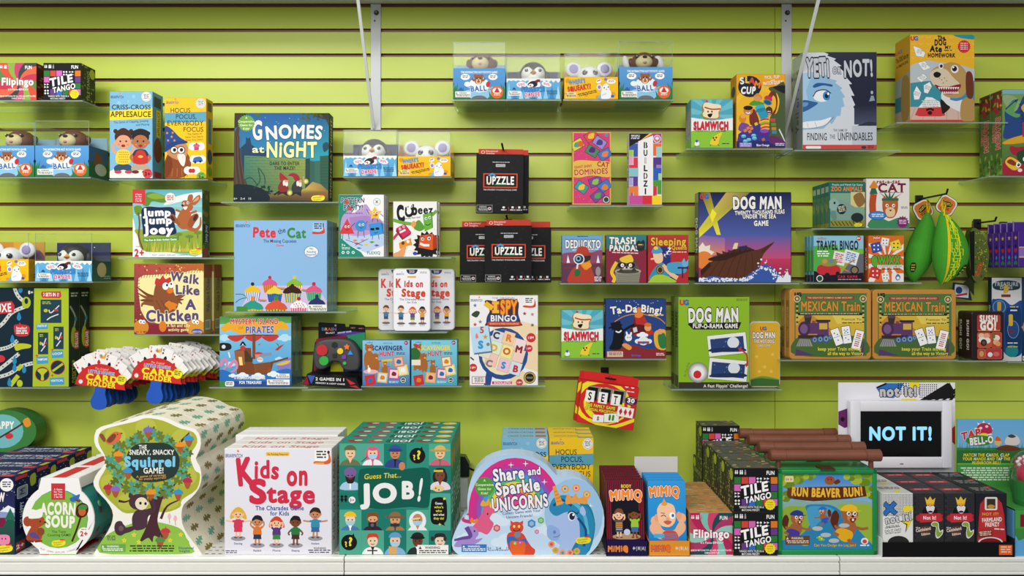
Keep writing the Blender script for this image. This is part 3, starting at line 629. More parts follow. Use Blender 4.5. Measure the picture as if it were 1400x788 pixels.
# gnomes in the maze (frame 155..835 x 72..712)
A_GNOME = A(155, 72, 835, 712, '1f5a94'); a = A_GNOME
a.R(155, 72, 835, 300, '225a9e', '2a7cae'); a.R(155, 300, 835, 480, '2a7cae', '2f8f96'); a.P([(560, 72), (835, 72), (835, 440), (560, 380)], [hx('22609f'), hx('1b5a8c'), hx('2fa4b4'), hx('2b8ca8')])
r = random.Random(2)
for i in range(26): a.E(155+r.random()*680, 75+r.random()*230, 2.5, 2.5, 'cfe2ee', n=6)
a.P([(155, 370), (240, 290), (240, 245), (255, 260), (268, 245), (280, 300), (330, 340), (390, 350), (400, 460), (155, 620)], '1e3f5c')
a.P([(230, 380), (665, 405), (668, 640), (560, 660), (230, 640)], [hx('4a8268'), hx('8ea04e'), hx('7a8f42'), hx('8a9a48'), hx('2f6a58')])
for k in range(12):
    y = 395+k*22
    for i in range(10): x = 240+i*44+(k % 2)*22; a.L([(x, y), (x+36, y+1)], 2.5, mixc('2a5a4a', '6a7a34', min(1, (x-230)/400)), False)
a.P([(668, 405), (700, 400), (700, 600), (668, 640)], '24463c'); a.P([(700, 420), (735, 425), (735, 590), (700, 600)], '2f5f54'); a.P([(735, 420), (775, 418), (775, 590), (735, 600)], '3a6a5a'); a.P([(770, 385), (835, 380), (835, 640), (775, 610)], '2f5a48')
for k in range(9): a.L([(776, 405+k*22), (835, 402+k*22)], 2, '1f3f34', False)
a.P([(235, 660), (560, 650), (668, 620), (720, 570), (780, 590), (835, 640), (835, 712), (200, 712)], [hx('3a3a22'), hx('8a7a3a'), hx('c9a850'), hx('a8904a'), hx('a8844a'), hx('8a6a38'), hx('5a4628'), hx('1c2430')])
a.B([(155, 180), (200, 150), (240, 80), (215, 72), (165, 72), (155, 90)], '3a3228'); a.B([(155, 250), (165, 200), (195, 150), (190, 250), (205, 400), (225, 520), (262, 610), (230, 600), (190, 590), (155, 600)], '4a3a30')
for i in range(5): a.L([(162+i*10, 240), (165+i*11, 420), (180+i*15, 590)], 3, '2f2622' if i % 2 else '6a5242')
a.B([(155, 600), (230, 590), (300, 600), (390, 640), (400, 712), (155, 712)], '14222c')
for i in range(30): leaf(a, 200+r.random()*240, 600+r.random()*60, 26, '14282c', r.random()*360)
a.B([(700, 72), (745, 100), (810, 120), (835, 170), (835, 72)], '2a3428'); a.L([(705, 76), (770, 105), (835, 115)], 12, '3a3428')
for i in range(16): leaf(a, 640+r.random()*190, 76+r.random()*60, 34, ('4a5a24', '3a4a2a')[i % 2], r.random()*360)
for i in range(6): leaf(a, 300+r.random()*30, 85+r.random()*10, 30, '4a6a24', r.random()*360)
a.L([(300, 620), (345, 560), (330, 470), (375, 530), (380, 590)], 6, '1c4a3c'); a.L([(230, 560), (280, 540), (330, 600)], 6, '1c4a3c'); a.B([(790, 300), (825, 285), (832, 330), (800, 355)], '1d4a58')
for gx, s, hat, coat in ((515, 1, 'a3262f', '8a2a2c'), (612, 1, '9a2530', '34363a')):
    y0 = 505 if gx < 560 else 508
    a.B([(gx-45, y0+165), (gx-20, y0+120), (gx+20, y0+120), (gx+28, y0+165), (gx+10, y0+160), (gx-12, y0+150)], '2f2620' if gx < 560 else '22262a')
    a.B([(gx-38, y0+90), (gx-10, y0+55), (gx+25, y0+80), (gx+28, y0+130), (gx-15, y0+140), (gx-40, y0+125)], coat)
    a.B([(gx-5, y0+60), (gx+22, y0+55), (gx+30, y0+90), (gx+12, y0+102), (gx-5, y0+90)], 'e8e0d4'); a.E(gx+17, y0+58, 13, 11, 'd69a78'); a.E(gx+30, y0+60, 6, 5, 'd6806a')
    if gx < 560: a.B([(gx-28, y0+56), (gx-30, y0+2), (gx, y0+18), (gx+30, y0+52), (gx, y0+50)], hat)
    else: a.B([(gx-68, y0+18), (gx-40, y0), (gx, y0+10), (gx+18, y0+48), (gx-15, y0+56), (gx-35, y0+26)], hat)
    a.L([(gx, y0+95), (gx+35, y0+115)], 12, coat); a.L([(gx-30, y0+135), (gx-70, y0+160)], 13, '2a2420')
for x, y, q in ((558, 650, 20), (672, 568, 20)):
    for k in range(6): a.E(x, y, q*(1-k*.15), q*(1-k*.15), mixc('9a9a4a', 'f6ec8a', k/5), n=14)
a.L([(655, 530), (655, 560)], 8, 'c89a7a')
a.T('NOMES', 585, 207, 92, 'f4f4ec', w=415, b=.05, o=('1d4a80', .03), j=2, arc=7); a.T('G', 325, 197, 128, 'f4f4ec', b=.045, w=78, o=('1d4a80', .03)); a.T('at', 330, 335, 48, 'e9eec0', w=88, b=.03, o=('1d4a70', .03)); a.T('NiGHT', 570, 338, 106, 'f1eda6', w=370, b=.05, o=('1d4a60', .03), j=2)
a.T('DARE TO ENTER', 518, 438, 25, '1d2a24', w=214, b=.04); a.T('THE MAZE!', 520, 472, 25, '1d2a24', w=152, b=.04)
seal(a, 242, 147, 62, '6fa53c', ('A', 'Cooperative', 'Game for', 'Kids!'), 'e6f0c8', 22, .24); logo(a, 757, 688, 1.1); a.T('6+   2-4   15', 222, 692, 14, 'ddd', w=125, b=.02)
# kangaroo game (713..1090 x 75..443)
A_JOEY = A(713, 75, 1090, 443, 'f4f2f2'); a = A_JOEY
a.B([(718, 75), (1110, 60), (1110, 412), (900, 412), (800, 410), (750, 350), (722, 250)], '86c4c8', 3); a.P([(780, 75), (1090, 75), (1090, 170), (780, 170)], [hx('4fa9b8'), hx('57b0c0'), hx('9ad0d0'), hx('93cbc8')]); a.P([(720, 210), (1090, 300), (1090, 200), (900, 180)], 'cfe6dc'); a.B([(880, 160), (960, 110), (1090, 90), (1090, 120), (980, 140)], 'e6f0ec')
a.B([(770, 405), (742, 330), (735, 290), (900, 310), (1100, 300), (1100, 412), (900, 414)], '8fa63a'); a.R(900, 395, 1090, 412, 'c9a94a')
r = random.Random(9)
for i in range(50): x = 780+r.random()*300; y = 412; a.P([(x-4, y), (x+3, y), (x+r.uniform(-12, 12), y-20-r.random()*60)], r.choice(['b8c84a', 'd6d66a', '7a9030', 'cfae3c']))
for x, y, w in ((960, 318, 46), (1020, 330, 44), (1065, 310, 40)): a.L([(x, y), (x, y+30)], 5, '6a5a3a', False); a.E(x, y, w/2, 9, '6a8a3c')
a.B([(770, 120), (800, 90), (860, 100), (905, 125), (880, 148), (820, 140), (800, 165), (770, 160)], '5f8a34'); a.B([(790, 110), (840, 96), (890, 120), (830, 128)], '86a83c'); a.B([(722, 170), (760, 165), (765, 200), (735, 215)], '6a9030'); a.L([(745, 200), (752, 260), (748, 330), (770, 400)], 9, '7a5038')
a.P([(713, 75), (783, 75), (783, 155), (713, 150)], 'cf3a40')
for i, t in enumerate(('A Game', 'for You', 'and Your', '2 Year Old')): a.T(t, 746, 102+i*12, 8, 'fff', w=34)
a.E(917, 122, 29, 29, 'd9c05a'); a.E(917, 122, 27, 27, 'f7f4ee'); a.fine(898, 108, 936, 138, 3, 'b8483a')
a.B([(765, 180), (800, 168), (860, 172), (925, 172), (945, 200), (940, 260), (950, 310), (900, 325), (820, 322), (775, 330), (768, 280), (762, 230)], '1f2d50')
a.T('Jump', 850, 199, 37, 'fff', w=150, b=.075, j=4); a.T('Jump', 857, 241, 37, 'fff', w=150, b=.075, j=4); a.T('Joey', 860, 293, 42, 'fff', w=155, b=.08, j=4)
a.P([(770, 340), (960, 330), (958, 350), (770, 362)], '5f9a3a'); a.T('The Run & Slide Action Game', 864, 347, 10, 'fff', w=175, r=2, b=.03)
K = 'b06238'
a.B([(950, 255), (960, 215), (985, 180), (1015, 185), (1030, 215), (1022, 270), (1000, 290), (970, 285)], K); a.L([(1000, 275), (1050, 295), (1078, 270), (1080, 225)], (26, 6), K); a.B([(1010, 265), (1030, 220), (1060, 205), (1070, 225), (1050, 255), (1030, 285)], '9c5430'); a.B([(925, 245), (915, 215), (935, 210), (960, 245), (970, 270)], '9c5430'); a.E(1052, 228, 10, 20, '4a2a22', r=-25); a.E(930, 232, 9, 18, '4a2a22', r=30)
a.B([(978, 150), (990, 135), (1020, 140), (1040, 165), (1030, 190), (1000, 195), (985, 180)], K); a.B([(1010, 140), (1015, 108), (1035, 103), (1040, 120), (1030, 145)], K); a.B([(1030, 150), (1050, 120), (1075, 105), (1078, 130), (1050, 160)], K); a.B([(1040, 145), (1055, 124), (1070, 115), (1068, 132)], 'd8a07a')
eye(a, 1012, 148, 7, '222'); eye(a, 990, 152, 5, '222'); a.E(983, 162, 7, 5, '2a1a1a'); a.B([(985, 172), (1010, 168), (1000, 186)], 'f4efe6'); a.L([(985, 200), (945, 185)], 12, K); a.L([(1025, 205), (1060, 192)], 12, K)
a.T('2+', 752, 418, 38, 'cf343c', w=55, b=.06); a.T('AGES', 745, 384, 7, 'b33'); a.T('PLAY · LEARN · EXPLORE · CONNECT', 915, 430, 8, '777', w=190); logo(a, 1052, 412, .75)
A_JOEY_S = A(0, 0, 50, 200, '4a5a34'); r = random.Random(1)
for i in range(18): A_JOEY_S.E(r.random()*50, r.random()*200, 9, 7, r.choice(['6a8a4a', '3a4a2a', '7a6a3a', '5f8a7a']))
A_JOEY_S.R(6, 100, 44, 156, '1f2a3c'); A_JOEY_S.T('Jump Joey', 25, 128, 15, 'c8d0d8', r=90, w=50, b=.04); A_JOEY_S.R(8, 172, 36, 196, 'a83a40'); A_JOEY_S.E(25, 72, 14, 8, '8a6a3a')
# chicken game (722..1098 ; y 475..860 -> frame in a 376 x 388 grid)
A_CHICK = A(0, 0, 376, 388, 'a8344a'); a = A_CHICK
a.P([(0, 0), (376, 0), (376, 388), (0, 388)], [hx('b04a4a'), hx('c0662f'), hx('c8963a'), hx('7a2a3a')]); r = random.Random(6)
for i in range(60): x, y = r.random()*376, r.random()*60 if i % 2 else 240+r.random()*90; a.E(x, y, 4, 4, r.choice(['e8b84a', 'd6803a', '8a2a3a', 'f0d08a']), n=8)
a.B([(24, 80), (100, 62), (240, 55), (376, 40), (400, 200), (376, 320), (200, 340), (60, 300), (30, 200)], 'f3e6a4', 2)
for i in range(24): a.L([(24+i*15, 82-i*1.5), (28+i*15, 60-i*1.2)], 3, '7a5a2a', False)
for i in range(12): a.L([(32, 90+i*18), (14, 94+i*18)], 3, '5a3a2a', False)
HN = '8a5232'
for s in (0, 1, 2, 3): a.L([(120, 190+s*12), (70-s*6, 170+s*16), (18+s*8, 130+s*36)], (26, 5), ('7a4528', HN)[s % 2])
for s in (0, 1, 2, 3): a.L([(190, 190+s*10), (240, 180+s*10), (285-s*9, 145+s*26)], (24, 5), ('7a4528', HN)[s % 2])
a.B([(110, 250), (105, 180), (120, 110), (160, 85), (200, 100), (215, 160), (240, 210), (220, 260), (160, 275)], HN)
for i in range(10): a.L([(120+i*9, 200+(i*17) % 50), (126+i*9, 214+(i*17) % 50)], 4, '6a3a20', False)
a.B([(112, 112), (120, 80), (140, 85), (155, 65), (170, 85), (195, 75), (200, 100), (175, 110), (150, 118), (130, 120)], 'c23a34'); a.E(170, 124, 17, 20, 'fff'); a.E(199, 118, 14, 17, 'fff'); a.E(178, 118, 6, 7, '111'); a.E(201, 112, 5, 6, '111'); a.B([(175, 145), (195, 132), (215, 150), (190, 165)], 'dd7a2c'); a.B([(178, 160), (190, 165), (186, 178)], 'c23a34')
a.B([(165, 225), (185, 205), (200, 210), (215, 215), (235, 225), (225, 240), (235, 260), (210, 250), (190, 262), (185, 245)], 'df7f2a')
a.T('Walk', 275, 78, 48, '5a4a78', w=155, b=.06, o=('f6ecc0', .03), r=-8, j=5); a.T('Like', 290, 145, 48, '5a4a78', w=135, b=.055, o=('f6ecc0', .03), j=4, r=-2); a.T('A', 308, 225, 52, '5a4a78', b=.06, w=58, o=('f6ecc0', .03)); a.T('Chicken', 210, 285, 58, '5a4a78', w=290, b=.06, o=('f6ecc0', .03), j=4)
a.R(0, 332, 376, 388, '8a2a3a'); a.E(38, 350, 42, 40, 'd98a34'); a.E(330, 350, 52, 45, 'd9963a'); a.E(155, 345, 20, 30, 'df7f2a')
for x, y in ((36, 318), (52, 320), (322, 318), (340, 322)): a.E(x, y, 10, 11, 'fff'); a.E(x+2, y+2, 4, 4, '111')
a.T('A fun and silly', 240, 340, 16, 'f3e6a4', w=125, b=.03); a.T('activity game', 240, 362, 16, 'f3e6a4', w=110, b=.03); a.E(340, 372, 30, 14, '4a5a9a'); a.T('NORTH STAR', 340, 374, 9, 'fff', w=50)
a.T('60+  2+  MIN', 40, 375, 10, '222', w=60)
A_CHICK_S = A(0, 0, 55, 200, 'a58a4c'); A_CHICK_S.R(0, 0, 55, 40, '9a4a3a'); A_CHICK_S.T('Walk Like A Chicken', 28, 88, 22, '5a4a68', r=90, w=100, b=.05); A_CHICK_S.R(10, 160, 45, 188, 'ddd8c8')
for i in range(7): A_CHICK_S.R(13+i*4, 163, 15+i*4, 184, '333')
# marble-run box (front, frame in photo px)
A_RUN = A(-45, 394, 94.5, 530, '172a36'); a = A_RUN
def rail(a, pts, w=5):
    a.L(pts, w, 'c9ccc4'); P = spline(pts, False, 8)
    for p in P[::2]: a.E(p[0], p[1], w*.22, w*.22, '4a5658', n=6)
rail(a, [(16, 380), (24, 404), (38, 416)]); rail(a, [(-30, 460), (0, 446), (16, 428), (36, 419)]); rail(a, [(-20, 480), (0, 478), (14, 474), (24, 466)]); rail(a, [(-20, 520), (4, 502), (26, 484)]); rail(a, [(-10, 518), (12, 512), (28, 502), (45, 497)]); rail(a, [(-40, 420), (-20, 440), (-35, 470)])
a.E(36, 414, 6, 8, 'a9b928'); a.E(36, 412, 2.5, 4, '172a36'); a.B([(20, 472), (30, 470), (42, 472), (41, 476), (30, 478), (22, 480)], 'b8c22c'); a.L([(24, 506), (30, 500)], 6, 'b8c22c', False); a.L([(14, 528), (25, 514)], 6, 'b8c22c', False); a.E(27, 525, 4, 5, 'b8c22c')
for x, y in ((26, 434), (17, 465), (20, 494), (33, 506), (20, 504), (13, 524), (28, 396)): a.B([(x, y-7), (x+3, y+1), (x, y+5), (x-3, y+1)], '2a86b8')
a.P([(-30, 416), (16, 412), (20, 418), (19, 428), (-30, 432)], 'c8343c'); a.T('DELUXE', -5, 422, 11, 'f0ecec', w=42, b=.04, r=4); a.B([(19, 447), (24, 444), (39, 446), (40, 456), (36, 460), (22, 459)], 'c8343c'); a.P([(25, 446), (27, 441), (30, 446)], 'c8343c'); a.T('Smaller!', 29.5, 449, 3.4, 'fff', w=15); a.fine(22, 452, 38, 458, 2, 'eee'); a.E(0, 491, 7, 5, 'c8343c'); a.T('8+', 42, 400, 4.5, 'fff')
a.P([(46.8, 394), (94.5, 394), (94.5, 530), (44.6, 530)], 'a9bd2c'); a.P([(57, 399), (83, 398.5), (84, 405), (82, 408), (58, 407.5), (56, 403)], 'c8343c'); a.T('3 SETS IN 1!', 70, 403, 4.6, 'fff', w=22, b=.03)
for x0, y0, x1, y1 in ((55.5, 410, 84, 442), (52, 455, 66, 485), (73, 447, 87, 478)):
    a.R(x0, y0, x1, y1, '24404e'); a.fine(x0+2, y0+2.5, x0+(x1-x0)*.5, y0+7, 2, 'a9bd2c'); xm = (x0+x1)/2; w = x1-x0
    a.L([(x0+w*.4, y0+14), (xm, y0+18), (x1-3, y0+8)], 1.4, 'ddd'); a.L([(x0+w*.3, y1-4), (xm, y1-8), (x1-4, y1-12)], 1.4, 'ddd'); a.E(x0+w*.25, y0+15, w*.1, 2.4, 'b8c22c'); a.R(x1-w*.35, y0+13, x1-w*.15, y0+16, 'c8343c')
for x, y, w, t in ((57.5, 447, 16, 'STARTER SET'), (58, 493, 16, 'TRAMPOLINE'), (78.5, 485, 16, 'LOOP'), (78, 522, 20, 'VERTICAL')): a.R(x-w/2, y-3.5 if y < 480 else y-5, x+w/2, y+3.5 if y < 480 else y+5, '4a9ac0', r=3); a.T(t, x, y-1, 2.8, 'fff', w=w*.85, r=3, b=.02)
for x, y in ((50.5, 487), (71.5, 479), (71.5, 514)): a.R(x-2, y-.5, x+2, y+.5, 'c33'); a.R(x-.5, y-2, x+.5, y+2, 'c33')
for x, y in ((58, 512), (79, 503)): a.E(x, y, 10, 10, 'b8343c'); a.E(x, y, 9, 9, '22333c')
a.B([(51, 507), (58, 504), (65, 507), (60, 513), (60, 520), (56, 520), (56, 513)], 'b8c22c'); a.L([(72, 508), (86, 498)], 3, 'b8c22c', False)
A_RUN_S = A(0, 0, 50, 300, '15242c'); a = A_RUN_S; a.fine(8, 14, 42, 30, 2, 'ccc'); a.L([(4, 55), (30, 90), (22, 130), (30, 180)], 7, '9aa098'); a.E(32, 95, 6, 8, '2a86b8'); a.E(22, 150, 13, 32, 'a9b928'); a.R(24, 132, 46, 188, 'c8343c', rad=6); a.T('DELUXE', 35, 160, 14, 'eee', r=90, w=46, b=.04); a.T('DESKTOP', 24, 255, 18, 'a9b928', r=90, w=70, b=.04)
# cat and cupcakes (152..826 x 58..713); the well-known cat is left out
A_CUPC = A(152, 58, 826, 713, '8db9e2'); a = A_CUPC
briar(a, 166, 98, 104); a.T('Pete', 375, 146, 68, 'd83a44', w=172, b=.06, j=3); a.T('the', 498, 133, 36, '2c3a6a', w=56, b=.02, r=18); a.T('Cat', 607, 151, 66, '3c8a4a', w=140, b=.06, j=3)
a.T('The Missing Cupcakes', 485, 207, 22, '2c3a6a', w=240, b=.015); a.T('Game', 485, 238, 14, 'd83a44', w=56, b=.03)
a.R(722, 76, 806, 152, 'a9cbe8'); a.fine(730, 80, 788, 126, 3, '345'); a.B([(722, 140), (770, 142), (796, 128), (796, 105), (804, 110), (806, 150), (760, 158), (722, 156)], 'd8442c'); a.R(794, 78, 802, 108, '345'); a.E(712, 285, 52, 42, '4a5a7a'); a.E(712, 285, 49, 39, 'e8eef4'); a.T('No', 712, 262, 13, '345'); a.T('Reading', 712, 284, 14, '345', w=66); a.T('Required!', 712, 304, 14, '345', w=74)
a.P([(190, 713), (290, 530), (740, 526), (826, 640), (826, 713)], 'cdbfe0')
for x, y in ((500, 548), (350, 632), (560, 620), (660, 560)): a.L([(x-40, y-3), (x+40, y+4)], 14, 'd98a4a', False); a.L([(x-10, y+6), (x+30, y+9)], 8, '5a7ab8', False)
def cupcake(x, y, s, ic, pc, st, top=None):
    a.P([(x-60*s, y), (x+60*s, y), (x+46*s, y+72*s), (x-46*s, y+72*s)], pc)
    for i in range(7): u = -54+i*18; a.P([((x+u*s), y), (x+(u+8)*s, y), (x+(u*.78+7)*s, y+72*s), (x+u*.78*s, y+72*s)], st)
    a.B([(x-64*s, y+4*s), (x-50*s, y-22*s), (x-20*s, y-40*s), (x+2*s, y-58*s), (x+22*s, y-38*s), (x+50*s, y-22*s), (x+64*s, y+4*s), (x+30*s, y+10*s), (x, y+4*s), (x-30*s, y+10*s)], ic)
    if top: a.E(x, y-58*s, 14*s, 14*s, top)
cupcake(412, 518, .85, 'd65a8a', 'e0932c', 'b86a1c', 'c22f3a'); cupcake(590, 522, .9, '8ab83a', 'd84a44', 'f2e8d0', 'd8c83a'); cupcake(288, 570, .92, 'e8c02c', 'f0eef0', '4a7ac8', '2c2a4a'); cupcake(446, 580, .92, 'e6d24a', '3a6ab8', '28508f', None); cupcake(574, 575, 1.05, '3a2418', 'e8c23a', '2c9ab0', None); cupcake(730, 570, .95, 'd65a8a', '3c9a6a', '6ab88a', 'c22f3a')
cupcake(290, 690, 1.2, '2c9a86', 'e8c23a', 'c89a1c', 'e8833a'); cupcake(458, 690, 1.25, 'd8583a', '3c8a3a', 'e8c23a', '3a8a3a'); cupcake(622, 680, 1.0, 'f4f0f0', 'd8447a', 'f2b8cc', 'a8283a'); cupcake(752, 660, .95, '2c3468', 'e8c23a', 'c8a01c', '2c3468')
for i in range(14): a.E(580+(i*37) % 84, 652+(i*23) % 30, 4, 4, 'c8343a', n=6)
a.L([(165, 590), (215, 590), (240, 610)], 5, '2c6a50'); a.L([(165, 650), (200, 625), (245, 615)], 5, '2c6a50'); warn(a, 690, 664, 826, 713, 'f2f0ea'); a.R(172, 678, 250, 713, '4a8a3a')
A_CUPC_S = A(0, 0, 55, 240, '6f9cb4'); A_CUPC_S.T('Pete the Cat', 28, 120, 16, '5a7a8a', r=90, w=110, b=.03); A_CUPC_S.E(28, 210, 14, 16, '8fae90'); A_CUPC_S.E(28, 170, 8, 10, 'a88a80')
# pirates (57..570 x 175..680)
A_PIR = A(55, 175, 568, 680, '6db4de'); a = A_PIR
a.R(55, 175, 568, 260, '4f8f48', '6aa85a'); a.P([(55, 230), (568, 222), (568, 600), (55, 600)], [hx('8ecbe8'), hx('7cc0e4'), hx('4f9ed2'), hx('4a9ad0')])
for x, y, w in ((520, 330, 110), (90, 330, 100), (480, 480, 60), (330, 240, 90), (130, 520, 80)): cloud(a, x, y, w, 'b4dcf0')
a.B([(60, 260), (90, 235), (130, 215), (200, 220), (300, 212), (400, 222), (500, 210), (550, 250), (530, 270), (480, 265), (460, 300), (380, 280), (300, 296), (200, 300), (140, 275), (90, 285)], 'e8a92c')
a.T('MYSTERY ISLAND', 305, 212, 36, 'd83a3f', w=345, b=.06, o=('f6e8dc', .03), j=3); a.T('OF', 208, 258, 18, 'c87a1c', b=.04); a.T('PIRATES', 343, 270, 46, '4a5ab0', w=205, b=.05, o=('d9e4f4', .03), j=4)
a.L([(122, 316), (300, 308), (470, 310)], 8, '6a2a26', False)
for x in (175, 300, 420): a.B([(x-58, 316), (x+56, 312), (x+40, 338), (x, 356), (x-42, 342)], 'c23c38')
a.R(290, 300, 312, 480, '7a4a30'); a.B([(55, 368), (130, 370), (135, 410), (60, 420)], '22222a'); a.E(85, 392, 14, 14, 'ddd')
a.P([(160, 420), (235, 400), (280, 400), (285, 500), (300, 515), (420, 500), (545, 465), (545, 480), (440, 510), (420, 580), (380, 600), (180, 600), (178, 500)], '7a4426'); a.P([(300, 515), (420, 500), (420, 575), (310, 595)], '8a5230'); a.P([(160, 420), (230, 418), (240, 520), (175, 530)], '9a5f38'); a.P([(190, 465), (215, 465), (222, 525), (200, 525)], 'f2d88a')
for i in range(7): a.L([(310, 520+i*11), (430-i*6, 508+i*11)], 2, '5a3018', False)
for i in range(5): a.R(235+i*10, 420+i*12, 252+i*10, 500, '4a3a24')
a.E(222, 400, 20, 16, 'c23c38'); a.B([(200, 385), (222, 352), (246, 385), (222, 378)], '1c1c22'); a.E(222, 375, 5, 5, 'eee'); a.E(330, 450, 22, 18, 'd98a5a'); a.L([(340, 455), (425, 443)], 20, '8f8aa8', False); a.E(345, 485, 22, 18, 'dcd8d8'); a.R(328, 478, 362, 482, 'c33'); a.B([(300, 445), (330, 428), (365, 440), (330, 446)], 'c23c38')
a.P([(450, 415), (480, 388), (518, 372), (490, 402), (470, 420)], 'b83a3a'); a.P([(455, 365), (475, 372), (482, 395)], '3a8a4a'); a.L([(330, 380), (348, 372)], 7, 'c33'); a.L([(120, 430), (130, 470)], 10, 'e8e4d8', False)
for p in ([(60, 530), (90, 480), (110, 520), (70, 570)], [(120, 540), (165, 490), (180, 545), (130, 580)]): a.L(p, (22, 10), 'd884a8')
a.B([(470, 520), (520, 495), (568, 470), (568, 560), (480, 560)], '8a7ac0'); a.B([(460, 520), (510, 500), (560, 490), (550, 510), (500, 525)], 'e0b84a')
a.B([(50, 560), (120, 570), (180, 590), (300, 590), (400, 590), (480, 560), (575, 555), (575, 690), (50, 690)], '2c6fc0', 2); a.R(55, 640, 568, 680, '1f4a94')
for x, y, w in ((220, 600, 90), (330, 606, 100), (440, 590, 90), (150, 600, 60)): cloud(a, x, y, w, 'e4f0f8')
a.T('A WILD COOPERATIVE RACE', 272, 615, 19, 'fff', w=220, b=.05, o=('2c5aa0', .04)); a.T('FOR TREASURE!', 276, 648, 19, 'fff', w=160, b=.05, o=('2c5aa0', .04)); warn(a, 458, 585, 555, 618); warn(a, 394, 626, 556, 666); a.R(55, 640, 96, 680, '3a8a3a'); a.R(96, 640, 160, 676, 'f2f2ee', rad=10); a.fine(102, 648, 150, 670, 2, '333')
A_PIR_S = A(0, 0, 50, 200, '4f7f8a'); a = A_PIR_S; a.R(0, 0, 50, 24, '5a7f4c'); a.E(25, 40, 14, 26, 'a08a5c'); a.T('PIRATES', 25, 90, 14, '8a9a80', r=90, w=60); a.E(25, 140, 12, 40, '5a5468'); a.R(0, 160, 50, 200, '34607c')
# kids charades: title artwork used on the big box and the tins
def charades(x0, y0, x1, y1, tin):
    a = A(x0, y0, x1, y1, 'e6e4ee'); red = 'd2304a'; briar(a, 63, 219, 80) if not tin else briar(a, 356, 129, 44)
    return a, red
A_STAGE, red = charades(58, 185, 556, 686, 0); a = A_STAGE
a.R(250, 202, 360, 221, 'f2c43a', rad=8); a.T('No Reading Required', 305, 212, 9, '444', w=95, b=.02); a.R(477, 192, 546, 258, 'f6f2ee'); a.fine(484, 196, 530, 236, 3, '445'); a.B([(478, 245), (520, 246), (540, 235), (540, 212), (547, 214), (548, 256), (478, 258)], 'd8642c'); a.E(541, 203, 6, 8, '333'); a.R(478, 252, 520, 258, 'e8b83a')
a.T('K', 155, 294, 118, red, w=82, b=.075, r=6); a.T('ids', 257, 285, 80, red, w=122, b=.05, j=4); a.T('on', 400, 312, 92, red, w=105, b=.06, j=3); a.T('S', 220, 388, 104, red, w=90, b=.07); a.T('tage', 372, 400, 80, red, w=228, b=.055, j=3)
a.T('The Charades Game', 315, 466, 20, '2f4f94', w=225, b=.03); a.T('for Kids', 315, 491, 20, '2f4f94', w=88, b=.03)
for x, y, h, sk, hr, tp, bt, ar, lg, nm in ((122, 607, 142, SKIN[0], 'e2b23c', 'd83a5a', 'd83a5a', 2, 1, 'Dancing'), (211, 640, 138, SKIN[1], '23202a', 'e2762c', '2c3a5a', 1, 0, 'Rabbit'), (300, 640, 132, SKIN[0], 'd8442c', '5a3a7a', '3c8a4a', 1, 1, 'Phone'), (388, 640, 136, SKIN[2], '2a1c18', '2f7a44', '4a3024', 0, 0, 'Sleeping'), (480, 607, 142, 'c98a64', '3a2620', '3a8fb0', '3a6a9a', 2, 0, 'Airplane')):
    a.E(x, y+2, 34, 12, '9a9aa2'); kid(a, x, y, h, sk, hr, tp, bt, ar, lg); a.T(nm, x, y+26, 9, '3a4a80', w=38, b=.03)
a.fine(63, 665, 116, 682, 2, '556'); a.fine(446, 662, 550, 682, 2, '556'); a.T('WARNING:', 502, 655, 9, '333', w=60, b=.03)
A_TINK = A(0, 0, 206, 340, 'f1eff3'); a = A_TINK
briar(a, 14, 26, 44); a.B([(76, -4), (134, -4), (128, 20), (104, 26), (80, 20)], '23305c'); a.T('TRAVEL', 104, 8, 7, 'fff', w=34); a.T('EDITION', 104, 17, 6, 'fff', w=28); a.fine(150, 12, 192, 24, 2, '99a'); a.R(78, 37, 128, 46, 'e8a83a')
a.T('K', 27, 77, 46, 'cf4632', w=34, b=.075); a.T('ids on', 116, 80, 34, 'cf4632', w=112, b=.07, j=3); a.T('Stage', 116, 130, 40, 'cf4632', w=142, b=.075, j=3); a.T('The Charades Game', 105, 167, 11, '33507c', w=146, b=.02); a.T('for Kids', 105, 184, 11, '33507c', w=56, b=.02)
for x, h, sk, hr, tp, bt, ar, lg in ((41, 98, SKIN[0], '6a4a34', '4a7a9a', '34567a', 2, 0), (108, 90, SKIN[0], 'd8642c', '6a4a8a', '6a8a4a', 1, 1), (164, 92, SKIN[1], '222226', 'e29a3a', '333b50', 1, 0)): a.E(x, 302, 24, 7, '6a6a70'); kid(a, x, 300, h, sk, hr, tp, bt, ar, lg)
for x, t in ((41, 'Airplane'), (108, 'Phone'), (164, 'Rabbit')): a.T(t, x, 314, 6, '4a5a80', w=30)
